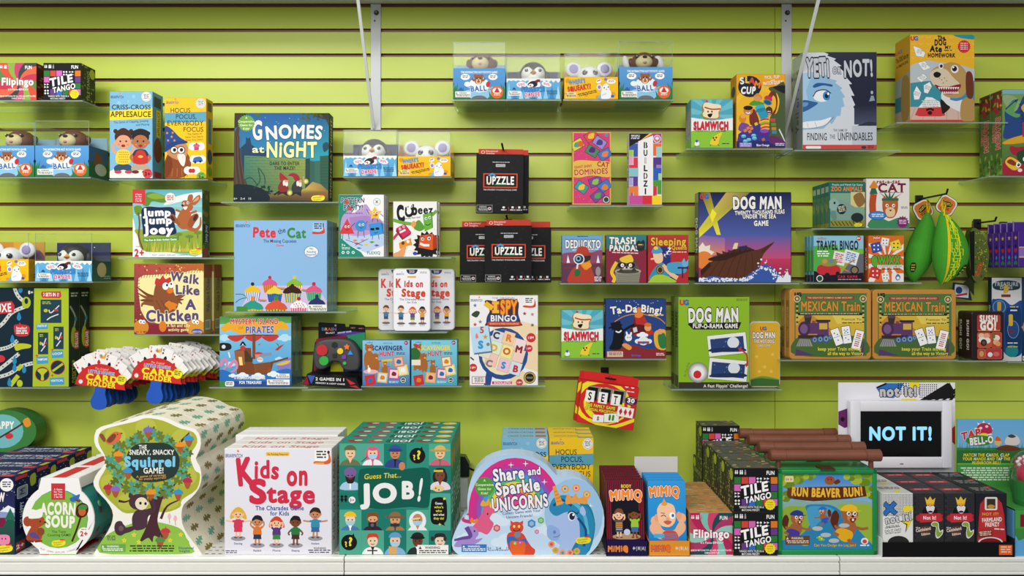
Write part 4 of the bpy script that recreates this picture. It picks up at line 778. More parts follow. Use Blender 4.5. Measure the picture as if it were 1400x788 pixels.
# jobs grid (48..580 x 160..695)
A_JOB = A(46, 160, 578, 695, '1f7f70'); a = A_JOB; g1, g2, g3 = '1d7a6c', '4fa890', '2f8f7c'
cells = [(0, 0, g2, SKIN[0], '5f6a48', '6a7450', 'helmet', None, 0), (1, 0, g2, SKIN[0], 'd2608a', 'f2eef0', 'hijab', 'd2608a', 1), (2, 0, g1, 'c9855a', '3a4f9a', '33458a', 'cap', '222', 0), (4, 0, g2, 'efc08f', 'd9b667', 'd2607a', 'brim', '4f7a5a', 0), (0, 1, g1, '9a6038', '7a5f9a', 'a8cbe6', 'turban', 'fff', 0), (4, 1, g1, '7a4a34', '2a2426', 'e8d8e4', 'long', None, 0), (0, 3, g2, 'f2d4bc', 'efc42a', '4a78b0', 'helmet', 'fff', 1), (1, 3, g1, 'e2a880', '8a4a26', '2c2a38', 'beard', '223', 0), (2, 3, g1, 'd8a070', '8f6c44', 'a47e50', 'brim', '444', 0), (3, 3, g2, SKIN[1], 'e8ecf2', 'eef0f6', 'suit', None, 1), (1, 4, g2, 'f4d2b4', 'c8482c', 'f4f2f2', 'hair', '222', 0), (2, 4, g1, 'f0c8a4', '6a9cc8', '7fb0d8', 'helmet', None, 1), (3, 4, g2, '6a4028', '26262c', '2c2c34', 'cap', 'fff', 0), (4, 4, g1, 'efd0b4', '2c2a30', '4a4f58', 'hair', None, 0)]
for cx, cy, bg, sk, hr, sh, kd, inn, mk in cells: bust(a, 46+cx*106.5, 160+cy*((585-160)/4 if cy < 4 else 104.5), 106.5, 114 if cy < 4 else 118, bg, sk, hr, sh, kd, inn, mk)
a.R(152, 266, 259, 470, g1); a.R(259, 280, 370, 470, g3); a.R(366, 160, 472, 280, g3); a.R(46, 400, 152, 462, g1); a.R(472, 400, 578, 578, g2); a.R(46, 578, 152, 695, g2); a.R(152, 462, 472, 475, g3)
a.B([(140, 300), (160, 282), (240, 278), (340, 286), (440, 276), (475, 290), (480, 350), (476, 440), (460, 470), (380, 466), (250, 476), (165, 464), (140, 440), (136, 370)], '0f5c4e', 3); a.E(345, 270, 15, 20, 'c9855a')
a.T('Guess That...', 254, 316, 24, 'ecdf3c', w=178, b=.012, sh=.15, r=3); a.T('JO', 246, 400, 84, 'f0eeee', w=170, b=.07, r=1); a.T('B', 375, 385, 76, 'f0eeee', w=66, b=.07); a.T('!', 434, 384, 100, 'f0eeee', w=24, b=.06, r=-8)
for x, y in ((418, 220), (94, 636)):
    a.E(x, y, 38, 38, '15181a'); a.P([(x+10, y-30), (x+22, y-44), (x+26, y-26)], '15181a'); a.T('?', x-14, y+8, 24, 'ecdf3c', b=.05, r=10); a.T('?', x+8, y-4, 38, 'ecdf3c', b=.06)
a.B([(484, 440), (500, 422), (540, 420), (556, 440), (558, 520), (545, 545), (550, 556), (530, 550), (495, 548), (480, 520)], '15181a')
for i, (t, c) in enumerate((('Guess', 'eee'), ("who's", 'ecdf3c'), ('who', 'ecdf3c'), ('and what', 'eee'), ('they do!', 'ecdf3c'))): a.T(t, 520, 448+i*18, 11, c, w=(36, 44, 30, 52, 50)[i], b=.03)
a.S(546, 426, 9, 4, 5, 'ecdf3c'); a.S(524, 549, 8, 3, 4, 'ecdf3c'); a.E(518, 378, 28, 15, 'e8cf8a'); a.E(505, 376, 4, 4, 'c33'); a.E(520, 384, 4, 4, '36c'); a.R(496, 288, 540, 298, 'd9bf3a')
a.E(108, 432, 16, 16, 'f0f0f0'); a.T('3+', 108, 433, 14, 'a03060', b=.04); kid(a, 60, 446, 36, '111', '111', '111', '111'); kid(a, 78, 446, 36, '111', '111', '111', '111')
a.L([(152, 250), (180, 225)], 5, '555', False); a.R(185, 540, 222, 566, '2a2c34'); a.E(204, 553, 8, 8, '667'); a.R(290, 545, 332, 560, '33353a'); a.R(282, 655, 320, 695, 'd8a86a'); a.L([(390, 525), (430, 520)], 8, 'e8d8a0', False); a.R(180, 672, 228, 678, '333'); warn(a, 418, 648, 565, 695, 'f2f0ee')
for s in (-1, 1): a.E(519+s*30, 618, 8, 12, '333')
A_JOB_T = A(0, 0, 235, 52, '2b8a74'); a = A_JOB_T
for x, c in ((30, '9a3a44'), (72, 'b04a54'), (175, '6a5030'), (212, 'e0c04a')): a.E(x, 26, 17, 15, c); a.E(x+5, 20, 9, 7, 'e8d0b0')
a.R(95, 8, 155, 46, '156050', rad=10); a.T('JOB!', 125, 27, 22, 'eee', w=44, b=.06, r=180)
A_JOB_S = A(0, 0, 52, 236, '1f8a6c'); a = A_JOB_S; a.R(0, 0, 52, 46, '2f9a80'); a.T('JOB!', 26, 120, 28, 'cfe8de', r=90, w=70, b=.05); a.E(26, 40, 14, 18, 'd8803a'); a.E(26, 200, 16, 14, 'e0e8e8')
# ---------------------------------------------------------------- centre boxes
A_PAT = A(52, 418, 295, 752, 'f1eff0'); a = A_PAT
a.P([(52, 418), (185, 418), (120, 520), (60, 660), (52, 660)], '1f8a74'); a.P([(52, 640), (110, 690), (170, 725), (190, 752), (52, 752)], '1f8a74')
a.P([(66, 560), (66, 650), (110, 690), (200, 730), (295, 690), (295, 560)], 'b9cfe8'); a.B([(62, 620), (70, 540), (110, 500), (130, 520), (165, 490), (200, 470), (235, 520), (285, 560), (285, 600), (180, 640), (90, 630)], 'b79ad0'); a.P([(110, 540), (200, 530), (285, 560), (285, 610), (120, 610)], 'a684c4')
a.T('PATTERN', 128, 450, 24, '2c2f68', w=128, b=.04, o=('f1eff0', .05), j=5); a.T('PARTY!', 132, 487, 26, '2c2f68', w=108, b=.045, o=('f1eff0', .05), j=5)
for x, y in ((96, 452), (112, 489)): a.P([(x-14, y+14), (x, y-14), (x+14, y+14)], 'd8443a')
a.fine(84, 516, 180, 524, 1, '6a4a8a'); a.E(257, 457, 20, 20, '8ac0b8'); a.E(257, 457, 17, 17, 'f1eff0'); a.T('X', 257, 457, 14, '2c4a5a', b=.05)
for x, y in ((90, 600), (172, 590), (250, 600)): a.L([(x-14, y+20), (x-18, y+60)], 3, '2c2a40', False); a.L([(x+14, y+20), (x+18, y+58)], 3, '2c2a40', False)
a.L([(120, 590), (140, 570)], 3, '2c2a40', False); a.L([(195, 580), (206, 560)], 3, '2c2a40', False); a.L([(215, 520), (200, 495)], 3, '2c2a40', False); a.L([(275, 520), (292, 535)], 3, '2c2a40', False); a.L([(235, 545), (232, 565)], 3, '2c2a40', False); a.L([(258, 545), (262, 565)], 3, '2c2a40', False)
a.P([(54, 628), (98, 546), (136, 628)], 'd83c40'); a.E(172, 586, 31, 31, '3a8fd0'); a.P([(212, 576), (276, 566), (290, 628), (222, 642)], '3a94d6'); a.P([(276, 566), (292, 574), (294, 630), (290, 628)], '2c78b0'); a.S(246, 520, 40, 19, 5, 'eec03a')
for x, y in ((90, 590), (166, 580), (240, 514)): eye(a, x, y, 6, '222'); eye(a, x+17, y-1, 6, '222'); a.L([(x-2, y+14), (x+8, y+18), (x+18, y+13)], 3, '5a1c24')
a.R(222, 597, 244, 610, '15161c', rad=5); a.R(249, 594, 270, 607, '15161c', rad=5); a.L([(240, 622), (252, 624), (262, 618)], 3, '15304a'); a.E(254, 526, 6, 7, 'c8343c')
for i, (x, y, c) in enumerate(((150, 680, 'd84a44'), (200, 686, 'e8c23a'), (180, 662, 'b79ad0'), (160, 705, '3a8fd0'), (230, 672, '5a9a4a'), (255, 690, '7a5ab0'), (140, 664, 'd8883a'))): a.P([(x-14, y), (x, y-6), (x+16, y), (x, y+7)], c)
a.L([(90, 660), (180, 690)], 3, '4a4a80', False); a.L([(210, 655), (140, 690)], 3, '4a4a80', False)
a.T('FLEXIQ', 240, 730, 15, '1f8a8a', w=72, b=.03); a.T('7+', 78, 690, 14, 'fff'); a.fine(68, 700, 112, 714, 2, 'cfe8e0')
for x in (76, 102, 130): a.E(x, 728, 8, 8, 'e8f2f0'); a.E(x, 728, 4, 4, '1f8a74')
A_CUBE = A(345, 455, 582, 755, 'efedea'); a = A_CUBE
r = random.Random(8)
for i in range(26): x, y = 350+r.random()*225, 460+r.random()*290; a.L([(x, y), (x+8, y+4), (x+4, y+12)], 1.6, 'cfccc8')
a.T('C', 388, 520, 78, '17161a', w=46, b=.09, r=6); a.T('b', 463, 500, 52, '17161a', w=34, b=.085); a.T('eez', 520, 500, 42, '17161a', w=84, b=.05, j=3); a.B([(410, 490), (418, 486), (420, 515), (430, 522), (440, 512), (440, 478), (452, 480), (450, 530), (425, 540), (410, 525)], '17161a'); eye(a, 424, 484, 7); eye(a, 444, 480, 7); a.B([(418, 505), (442, 500), (440, 520), (424, 524)], 'f4f2f0')
a.T('the silly face race!', 448, 543, 10, '17161a', w=90, r=5, b=.02)
a.L([(345, 555), (395, 570), (450, 578)], 18, '6aa83a'); a.L([(555, 530), (580, 505)], 16, '6aa83a'); a.P([(505, 525), (550, 516), (556, 600), (515, 618)], '6ab03c'); a.P([(550, 516), (556, 522), (560, 596), (556, 600)], '3f7a24'); a.B([(455, 585), (480, 556), (500, 570), (515, 600), (490, 616), (462, 606)], '5a9a34'); eye(a, 522, 548, 7); eye(a, 542, 542, 7); a.L([(518, 578), (532, 584), (548, 574)], 4, '1c3a14'); a.B([(440, 580), (455, 560), (470, 575), (455, 596)], 'e8a04a')
a.P([(362, 600), (408, 576), (442, 620), (398, 650)], 'cf2f58'); a.P([(362, 600), (398, 650), (394, 664), (360, 618)], '8a1c3a'); a.P([(398, 650), (442, 620), (440, 634), (394, 664)], 'a8244a'); a.L([(380, 624), (412, 608)], 10, 'f2eeee', False); eye(a, 382, 604, 6); eye(a, 402, 592, 6); a.L([(345, 660), (360, 640), (372, 628)], 14, 'cf2f58')
a.S(527, 690, 76, 60, 16, '17161a'); a.P([(490, 640), (560, 630), (580, 650), (576, 706), (556, 718), (482, 704)], 'df5a24'); a.P([(560, 630), (582, 650), (578, 706), (558, 718)], 'a83c14'); a.L([(490, 682), (512, 692), (540, 692)], 13, 'f2eee8', False); eye(a, 504, 658, 8); eye(a, 538, 655, 9); a.L([(495, 642), (512, 650)], 4, '3a1408', False); a.L([(530, 644), (550, 640)], 4, '3a1408', False)
a.P([(376, 680), (440, 654), (448, 690), (412, 716), (380, 710)], 'e8932c'); a.B([(345, 755), (350, 735), (375, 725), (400, 700), (412, 712), (398, 755)], 'e8a06a'); a.E(398, 680, 9, 10, '6a3a14'); a.E(425, 672, 8, 9, 'f0ece4'); a.P([(412, 700), (440, 692), (446, 715), (420, 722)], 'f4f2ee'); a.E(463, 736, 12, 10, '3a4ab0'); a.T('MEMORY', 540, 728, 8, '17161a', w=44, r=6)
# scavenger hunts
def scav(bg, bg2, t1, tcol, sub, subc, seed):
    a = A(180, 494, 436, 740, bg, bg2)
    a.T('eeBoo', 220, 505, 8, '35508a', w=34); a.T(sub, 318, 510, 9, subc, w=50, b=.04); a.T('SCAVENGER', 315, 536, 24, tcol, w=166, b=.05, j=2, o=(mixc(bg, '000', .15), .02)); a.T('HUNT', 312, 567, 24, 'd83a4a', w=82, b=.05, j=2); a.E(416, 508, 11, 11, '8a2f6a'); a.T('5+', 416, 508, 8, 'fff', b=.04); a.fine(362, 560, 412, 574, 2, '345')
    B_ = 'a8662f'
    for x, y, s in ((215, 575, 1.25), (253, 610, .85), (300, 640, .8)):
        a.B([(x-18*s, y+50*s), (x-20*s, y), (x, y-22*s), (x+20*s, y), (x+20*s, y+50*s), (x, y+60*s)], B_); a.E(x, y-30*s, 17*s, 16*s, B_); a.E(x-12*s, y-44*s, 6*s, 6*s, B_); a.E(x+12*s, y-44*s, 6*s, 6*s, B_); a.E(x+4*s, y-24*s, 8*s, 6*s, 'd8a470'); a.E(x-4*s, y-34*s, 2*s, 2*s, '222'); a.E(x+8*s, y-34*s, 2*s, 2*s, '222'); a.L([(x+12*s, y), (x+34*s, y-6*s)], 9*s, B_); a.L([(x-10*s, y+50*s), (x-12*s, y+66*s)], 12*s, B_); a.L([(x+10*s, y+50*s), (x+12*s, y+66*s)], 12*s, B_)
    rr = random.Random(seed)
    for x, y, q, c in ((222, 710, 8, 'c8343c'), (288, 696, -6, 'e8b03a'), (350, 676, -4, 'd84a8a'), (398, 656, 10, 'ecd23a'), (376, 610, 8, 'c98a5c')):
        a.R(x-28, y-28, x+28, y+28, c, r=q); a.R(x-22, y-22, x+22, y+22, rr.choice(['f2e4c4', 'cfe4ee', 'f0b8a0', 'f4d8dc']) if x > 230 else 'c8343c', r=q); a.B([(x-12, y+8), (x-6, y-12), (x+12, y-6), (x+10, y+10)], rr.choice(['8a2c3a', '3a6ab0', 'd8842c', 'f4f4f4']))
    a.E(400, 710, 17, 17, '1f3a34'); a.E(400, 710, 15, 15, 'e8ece4'); a.E(400, 710, 12, 12, '2a4a40'); a.T('eco', 400, 710, 8, 'fff', b=.03); a.fine(322, 714, 376, 728, 2, 'ddd'); return a
A_SCI = scav('8fc6e4', '3c74b4', 'INDOOR', '1c2c5c', 'INDOOR', '3a9ab0', 3); a = A_SCI
a.P([(285, 600), (340, 594), (340, 606), (285, 610)], 'e8c23a'); a.R(288, 606, 294, 640, 'c8a02a'); a.R(330, 606, 336, 630, 'c8a02a'); a.E(225, 664, 40, 12, 'e8b0b8'); a.E(216, 655, 9, 14, 'f4f2f0'); a.E(212, 636, 3, 8, 'f4f2f0')
A_SCO = scav('7fcbe0', '46a6c0', 'OUTDOOR', 'f4d82c', 'OUTDOOR', '2a8a7a', 5); a = A_SCO
a.E(196, 570, 34, 34, '2f6a34'); a.R(182, 600, 232, 630, 'eae4d0'); a.B([(190, 520), (205, 514), (222, 524), (206, 530)], 'c8343c')
# strategy puzzle pouch
A_UPZ = A(0, 0, 213, 262, '141416'); a = A_UPZ; r = random.Random(3)
for i in range(60): x, y = r.random()*210, r.random()*260; a.R(x, y, x+r.choice([6, 12]), y+r.choice([4, 9]), '1d1d20')
a.fine(72, 34, 152, 39, 1, 'ccc'); a.R(88, 44, 130, 56, 'd0d0d0'); a.T('KANOODLE', 109, 50, 7, '222', w=38, b=.03)
a.R(32, 85, 186, 149, 'd84a32'); a.R(37, 90, 181, 144, '141416'); a.P([(52, 96), (72, 82), (90, 96), (80, 98), (72, 92), (62, 98)], '3a9ad0'); a.T('UPZZLE', 109, 117, 34, 'f2f0ea', w=126, b=.045); a.R(46, 130, 66, 134, 'e8a83a'); a.R(84, 133, 136, 137, '3aa05a')
a.T('THE STRATEGY STACKING PUZZLE GAME', 108, 158, 6.5, 'ddd', w=150, b=.02); a.R(4, 226, 74, 258, 'c8c8c8'); a.R(5, 227, 73, 257, '1a1a1c'); a.T('WARNING', 32, 234, 6, 'ddd', w=34); a.fine(10, 240, 54, 253, 3, 'bbb'); a.E(62, 242, 7, 7, 'ddd'); a.E(62, 242, 4, 4, 'a33')
for x in (125, 165, 195): a.E(x, 236, 6, 5, 'ddd') if x == 125 else a.R(x-5, 231, x+5, 240, 'ddd'); a.fine(x-12, 245, x+12, 252, 1, 'ddd')
for x in (146, 180): a.R(x, 232, x+2, 252, 'c84a32')
A_UPT = A(0, 0, 205, 30, 'c8402f'); a = A_UPT; a.E(18, 15, 9, 9, 'e8d0c8'); a.E(18, 15, 6, 6, 'c8402f'); a.T('Educational', 60, 9, 9, 'f0e0d8', w=58); a.T('Insights', 54, 21, 9, 'f0e0d8', w=42)
# hidden-picture bingo (82..434 x 52..515)
A_SPY = A(82, 52, 434, 515, 'f0eeee'); a = A_SPY
for x, y in ((240, 250), (300, 235), (380, 235), (420, 290), (340, 480), (420, 400), (300, 400), (270, 340), (200, 400), (380, 360)): a.R(x-45, y-40, x+45, y+40, ('f0d8b0', 'f0c8c0', 'd8e4c8', 'f4e4a8', 'cfe0ee')[(x+y) % 5], r=-17)
a.T('THE ORIGINAL', 257, 66, 8, '555', w=120); briar(a, 88, 78, 60); a.R(362, 64, 416, 112, 'f6f2ee'); a.fine(368, 66, 408, 94, 3, '345'); a.B([(362, 104), (400, 106), (414, 96), (416, 70), (420, 112), (362, 114)], 'd8442c')
a.B([(160, 90), (172, 76), (220, 84), (230, 72), (328, 78), (332, 145), (345, 190), (340, 210), (175, 212), (168, 190), (172, 160), (185, 130)], '3c3540')
a.T('SPY', 285, 114, 68, 'efa42a', w=88, b=.06, o=('c83a24', .06)); a.R(196, 82, 234, 144, 'c83a24'); a.R(206, 86, 224, 142, 'f0b83a'); a.R(198, 128, 234, 144, 'f0b83a'); a.L([(162, 92), (200, 120)], 26, 'f0b83a', False); a.R(198, 84, 234, 98, 'f0b83a')
a.R(174, 152, 336, 188, '28477f', rad=10); a.T('BINGO', 258, 170, 30, 'f4f2ec', w=138, b=.04); a.R(174, 188, 346, 208, 'c8402f', rad=6); a.T('SEARCH & FIND CHALLENGE', 260, 198, 8, 'f0d8a0', w=150)
a.E(255, 352, 128, 134, '2c4f90'); a.E(250, 352, 106, 110, 'f2e2b8'); a.L([(185, 450), (172, 515)], 34, '2c4f90', False)
for i, (x, y, c) in enumerate(((225, 268, 'd8dce8'), (283, 272, 'f6cfa8'), (340, 310, 'f4dcdc'), (216, 322, 'd8ecd8'), (275, 342, 'f6e89a'), (335, 362, 'f6d0c4'), (195, 382, 'f4c8b8'), (258, 412, 'f0c4d4'), (318, 428, 'd0e4f0'), (165, 340, 'e8e0c8'))): a.R(x-29, y-33, x+29, y+33, '8a7a6a', r=-17); a.R(x-28, y-32, x+28, y+32, c, r=-17)
for t, x, y, c in (('C', 222, 258, '3a3a44'), ('R', 286, 272, 'd8842c'), ('D', 210, 322, 'e8b03a'), ('O', 275, 340, 'd8642c'), ('C', 185, 402, '8a7a80'), ('S', 258, 412, '3a8fc8'), ('B', 320, 430, 'c8343c'), ('M', 338, 330, '8a2c34')): a.T(t, x, y, 32, c, b=.07, r=-12)
a.R(98, 220, 192, 352, '5a7a9a', r=7); a.R(92, 212, 186, 344, 'bcdcf0', r=7); a.T('5', 147, 230, 30, 'c8343c', b=.05); a.B([(112, 262), (118, 246), (128, 268), (116, 274)], 'e8806a'); a.S(163, 266, 15, 6, 5, 'c89a3a'); a.T('S', 142, 306, 36, '3a9ad0', b=.09); a.E(177, 304, 9, 9, '7a8a6a')
for x, y, q in ((398, 270, 24), (388, 325, 18), (100, 424, 21), (338, 500, 18)): a.E(x, y, q, q, 'cf343c'); a.T('I SPY', x, y, q*.45, 'fff', w=q*1.3, b=.04)
for x, y, c in ((110, 104, '4a80b0'), (137, 188, '888'), (405, 150, 'c8806a'), (365, 146, '8a4a34'), (405, 205, '6a6a2c'), (110, 202, 'd8404a')): a.S(x, y, 11, 5, 5, c)
a.B([(92, 150), (115, 132), (135, 140), (120, 165), (100, 160)], '3a4a34'); a.L([(86, 370), (104, 385)], 7, '333'); a.R(94, 468, 165, 506, 'c8343c'); a.R(97, 471, 162, 503, 'f4f2f0'); a.fine(106, 474, 154, 500, 4, '555', r=3)
a.E(391, 475, 31, 31, '222'); a.E(391, 475, 28, 28, 'c9a85a'); a.E(391, 475, 22, 22, '22221e'); a.T('GOLD', 391, 475, 8, 'd8c08a'); a.R(198, 494, 300, 509, 'cf343c'); a.T('SCHOLASTIC', 252, 502, 10, 'fff', w=90, b=.03)
# sandwich card game (553..768 x 127..375)
A_SLAM = A(553, 127, 768, 375, '6fc0cf'); a = A_SLAM
for i in range(20):
    if i % 2: t0, t1 = math.radians(i*18), math.radians(i*18+18); a.P([(660, 205), (660+220*math.cos(t0), 205+220*math.sin(t0)), (660+220*math.cos(t1), 205+220*math.sin(t1))], '52aabf')
a.P([(553, 220), (660, 236), (768, 222), (768, 300), (553, 300)], 'f2f0ee'); a.B([(540, 300), (600, 287), (660, 290), (720, 286), (790, 296), (790, 400), (540, 400)], '8cc63a')
a.B([(620, 148), (660, 152), (700, 158), (708, 175), (698, 195), (694, 225), (640, 228), (604, 212), (612, 190), (608, 165)], 'a8743c'); a.B([(628, 144), (665, 150), (702, 156), (706, 174), (694, 192), (690, 222), (640, 222), (610, 208), (620, 186), (614, 162)], 'f3e4bd'); a.L([(622, 168), (660, 178), (704, 176)], 7, 'c8303c'); a.B([(600, 205), (612, 200), (618, 220), (640, 230), (620, 228)], '7aa03a'); a.E(640, 190, 4, 5, '222'); a.E(660, 190, 4, 5, '222'); a.B([(638, 204), (662, 200), (655, 218), (644, 218)], '22161a'); a.S(634, 138, 10, 4, 5, 'c8303c')
a.T('SLAMWICH', 657, 262, 37, 'd8283a', w=180, b=.07, o=('5a1420', .035), j=2); a.T('THE FLIP, STACK AND SLAP GAME!', 655, 288, 8, '222', w=158, b=.03)
a.B([(650, 348), (668, 318), (712, 294), (698, 330), (690, 358), (660, 358)], 'f0cd3a'); a.E(668, 324, 4, 5, '222'); a.E(682, 322, 4, 5, '222'); a.E(674, 334, 5, 4, '222'); a.L([(655, 358), (650, 366)], 3, '6a4a1a', False); a.L([(690, 356), (698, 364)], 3, '6a4a1a', False)
a.B([(572, 350), (584, 336), (596, 350), (590, 362), (576, 362)], 'f4f4f4'); a.S(583, 340, 10, 5, 6, '3a4ab0'); a.T('GAMEWRIGHT', 583, 368, 6, '333', w=34); a.fine(712, 350, 748, 358, 1, '333')
A_SLAM_S = A(0, 0, 40, 120, '5a9aa0'); A_SLAM_S.T('SLAMWICH', 20, 62, 18, 'c8283a', r=90, w=80, b=.06, o=('e8e0dc', .04)); A_SLAM_S.R(0, 96, 40, 120, '7ab03a')
# volcano card trick game (780..1090 x 72..378)
A_TADA = A(780, 72, 1092, 378, '24407f'); a = A_TADA
a.R(780, 72, 1092, 378, '24427f', '2c4a8a'); r = random.Random(4)
for i in range(22): a.E(785+r.random()*300, 75+r.random()*90, 2, 2, 'dfe6f0', n=6)
a.L([(826, 190), (880, 160), (960, 150), (1050, 170), (1088, 200)], 4, 'd8932c'); a.B([(780, 350), (840, 330), (920, 310), (1000, 330), (1100, 320), (1100, 390), (780, 390)], '8a2c34')
a.P([(905, 235), (930, 165), (945, 130), (965, 135), (985, 175), (1030, 250), (1000, 262), (930, 260)], 'b8302f'); a.B([(930, 160), (945, 118), (960, 120), (975, 150), (955, 170)], 'e8833a'); a.P([(905, 235), (930, 165), (945, 240), (925, 260)], '7a1c24'); a.B([(910, 240), (925, 205), (985, 210), (990, 235), (960, 250)], '5a1820'); a.P([(920, 222), (940, 216), (945, 240), (925, 246)], 'd8d0d0'); a.E(998, 220, 18, 18, 'e8a070'); a.E(998, 205, 18, 10, 'd8762c')
cloud(a, 975, 290, 90, 'e6ecf2'); cloud(a, 970, 258, 60, 'f0f4f8'); a.R(945, 290, 1005, 302, 'b8404a'); a.E(975, 297, 7, 7, '3a5ab0')
a.B([(800, 330), (815, 290), (825, 230), (850, 215), (875, 235), (872, 290), (855, 330)], '14161e'); a.R(808, 190, 860, 228, '14161e', r=14); a.L([(795, 222), (866, 205)], 8, '14161e', False); a.L([(865, 240), (905, 215), (930, 205)], 12, '14161e'); a.L([(832, 238), (848, 244), (862, 234)], 7, 'e8eef2'); a.E(898, 272, 18, 18, 'f2f0ee'); a.E(890, 252, 5, 13, 'f2f0ee', r=15); a.E(910, 254, 5, 13, 'f2f0ee', r=-15); a.E(894, 270, 2.5, 3, '222'); a.E(906, 270, 2.5, 3, '222'); a.B([(865, 310), (885, 300), (915, 320), (900, 335)], 'e89a4a')
a.B([(1030, 250), (1060, 230), (1092, 240), (1092, 330), (1040, 320)], 'e8b03a'); a.B([(1050, 260), (1085, 250), (1092, 320), (1060, 320)], '2f7a44'); a.E(1062, 240, 14, 14, 'e8a070')
a.T('Ta-Da Bing!', 940, 122, 36, 'f2eeea', w=270, b=.045, o=('16243f', .05), arc=10, j=3); a.fine(1000, 152, 1080, 164, 1, 'f0d06a'); a.R(788, 342, 870, 370, 'd8c0a8'); a.fine(796, 348, 862, 364, 2, '8a4a3a'); a.T('Blue Orange', 938, 362, 9, '3a6ad8', w=48, b=.03); a.fine(1040, 350, 1084, 366, 2, 'f0d8d0')
# pattern cards box hung at a tilt (frame in its own units)
A_SET = A(0, 0, 290, 240, 'cf2a2a'); a = A_SET
a.E(110, 130, 150, 105, 'f2de2a'); a.E(120, 135, 125, 92, 'cf2a2a'); a.E(125, 140, 105, 80, 'f2de2a'); a.E(125, 140, 75, 60, 'cf2a2a'); a.L([(60, 220), (170, 240), (290, 190)], 16, 'f2de2a'); a.R(0, 0, 290, 44, 'cf2a2a'); a.R(130, 32, 165, 37, '4a1414'); a.E(148, 30, 7, 7, '4a1414'); a.E(226, 36, 11, 11, 'ece4e4'); a.E(256, 36, 11, 11, 'ece4e4'); a.T('A', 226, 36, 10, 'c33'); a.fine(228, 60, 270, 68, 1, 'f0d8d8')
for i, ch in enumerate('SET'): x = 56+i*66; a.R(x-18, 62, x+40, 118, '888', r=0); a.R(x-24, 68, x+28, 128, '161616'); a.R(x-31, 84, x+15, 136, 'f4f2ee'); a.T(ch, x-8, 110, 34, '161616', w=20, b=.03); a.L([(x-14, 128), (x-4, 128)], 4, '161616', False)
a.T('THE FAMILY GAME', 110, 151, 14, 'f6e23a', w=150, b=.05, o=('1c1c1c', .07)); a.T('OF VISUAL PERCEPTION!', 112, 170, 12, 'f6e23a', w=165, b=.05, o=('1c1c1c', .07)); a.E(258, 104, 31, 22, '3c2458'); a.T('CELEBRATING', 258, 90, 6, 'e8b04a', w=44); a.T('30', 258, 103, 18, 'fff', w=40, b=.06); a.T('YEARS', 258, 118, 6, 'e8b04a', w=28)
def mc(x, y, w, h, r, f): a.R(x-w/2-1, y-h/2-1, x+w/2+1, y+h/2+1, '222', r=r); a.R(x-w/2, y-h/2, x+w/2, y+h/2, 'f4f2ee', r=r); f(x, y)
mc(106, 208, 56, 34, 4, lambda x, y: a.T('S', x, y, 16, '222', b=.06)); mc(172, 196, 74, 40, 8, lambda x, y: (a.R(x-14, y-14, x-3, y+14, '3a8a2c', rad=5), a.R(x+3, y-15, x+14, y+13, '3a8a2c', rad=5))); mc(238, 160, 82, 46, -2, lambda x, y: [a.P([(x+u-9, y), (x+u, y-17), (x+u+9, y), (x+u, y+17)], 'cf2a3a') for u in (-24, 0, 24)])
# cat dominoes (77..260 x 35..378)
A_DOMI = A(77, 35, 259, 378, 'd23f74'); a = A_DOMI; a.R(77, 35, 259, 378, 'e0b04a'); a.R(83, 41, 253, 372, 'd23f74'); r = random.Random(12)
for i in range(80): a.E(85+r.random()*165, 43+r.random()*325, 1.6, 1.6, 'e88aa8', n=5)
for x, y, q, c1, c2, in ((100, 95, 30, 'd8d03a', '3a9a9a'), (165, 55, 35, 'd84a4a', 'f0c030'), (205, 85, -35, '9a8ad0', '6aa05a'), (170, 125, -30, '4a8a5a', '8a5ab0'), (230, 140, 30, '3a7ac8', 'e8803a'), (120, 295, -35, '3a9a9a', 'f0c030'), (185, 270, 20, '7a4a9a', '8ac04a'), (228, 290, 35, '3a7ac8', '3a7ac8'), (195, 335, 40, '7a4a9a', '5aa04a')):
    a.R(x-30, y-22, x+30, y+22, '2a2a3a', r=q); a.R(x-28, y-20, x+28, y+20, c1, r=q); a.B([(x-14, y+10), (x-10, y-8), (x+6, y-12), (x+14, y+2), (x+6, y+12)], c2); a.E(x+8, y-8, 8, 7, c2)
for x, y, c in ((115, 92, 'd8642c'), (205, 85, '4a3a8a'), (170, 120, '4a2a7a'), (230, 295, 'e0802c')): a.B([(x-16, y+8), (x-4, y-14), (x+14, y-6), (x+10, y+12)], c)
a.B([(77, 185), (110, 168), (180, 172), (259, 180), (259, 245), (170, 240), (110, 250), (77, 240)], 'e3b84c'); a.T('GIANT SHINY', 128, 198, 12, 'b8284a', w=84, b=.03, r=5); a.T('CAT', 222, 188, 22, 'b8284a', w=58, b=.05, r=-6); a.T('DOMINOES', 165, 222, 25, 'b8284a', w=160, b=.04, r=3, o=('f0d880', .03)); a.E(236, 353, 18, 18, '1f3a34'); a.E(236, 353, 15, 15, 'e8ece4'); a.E(236, 353, 12, 12, '2a4a40'); a.E(238, 50, 8, 8, '3a9ab0')
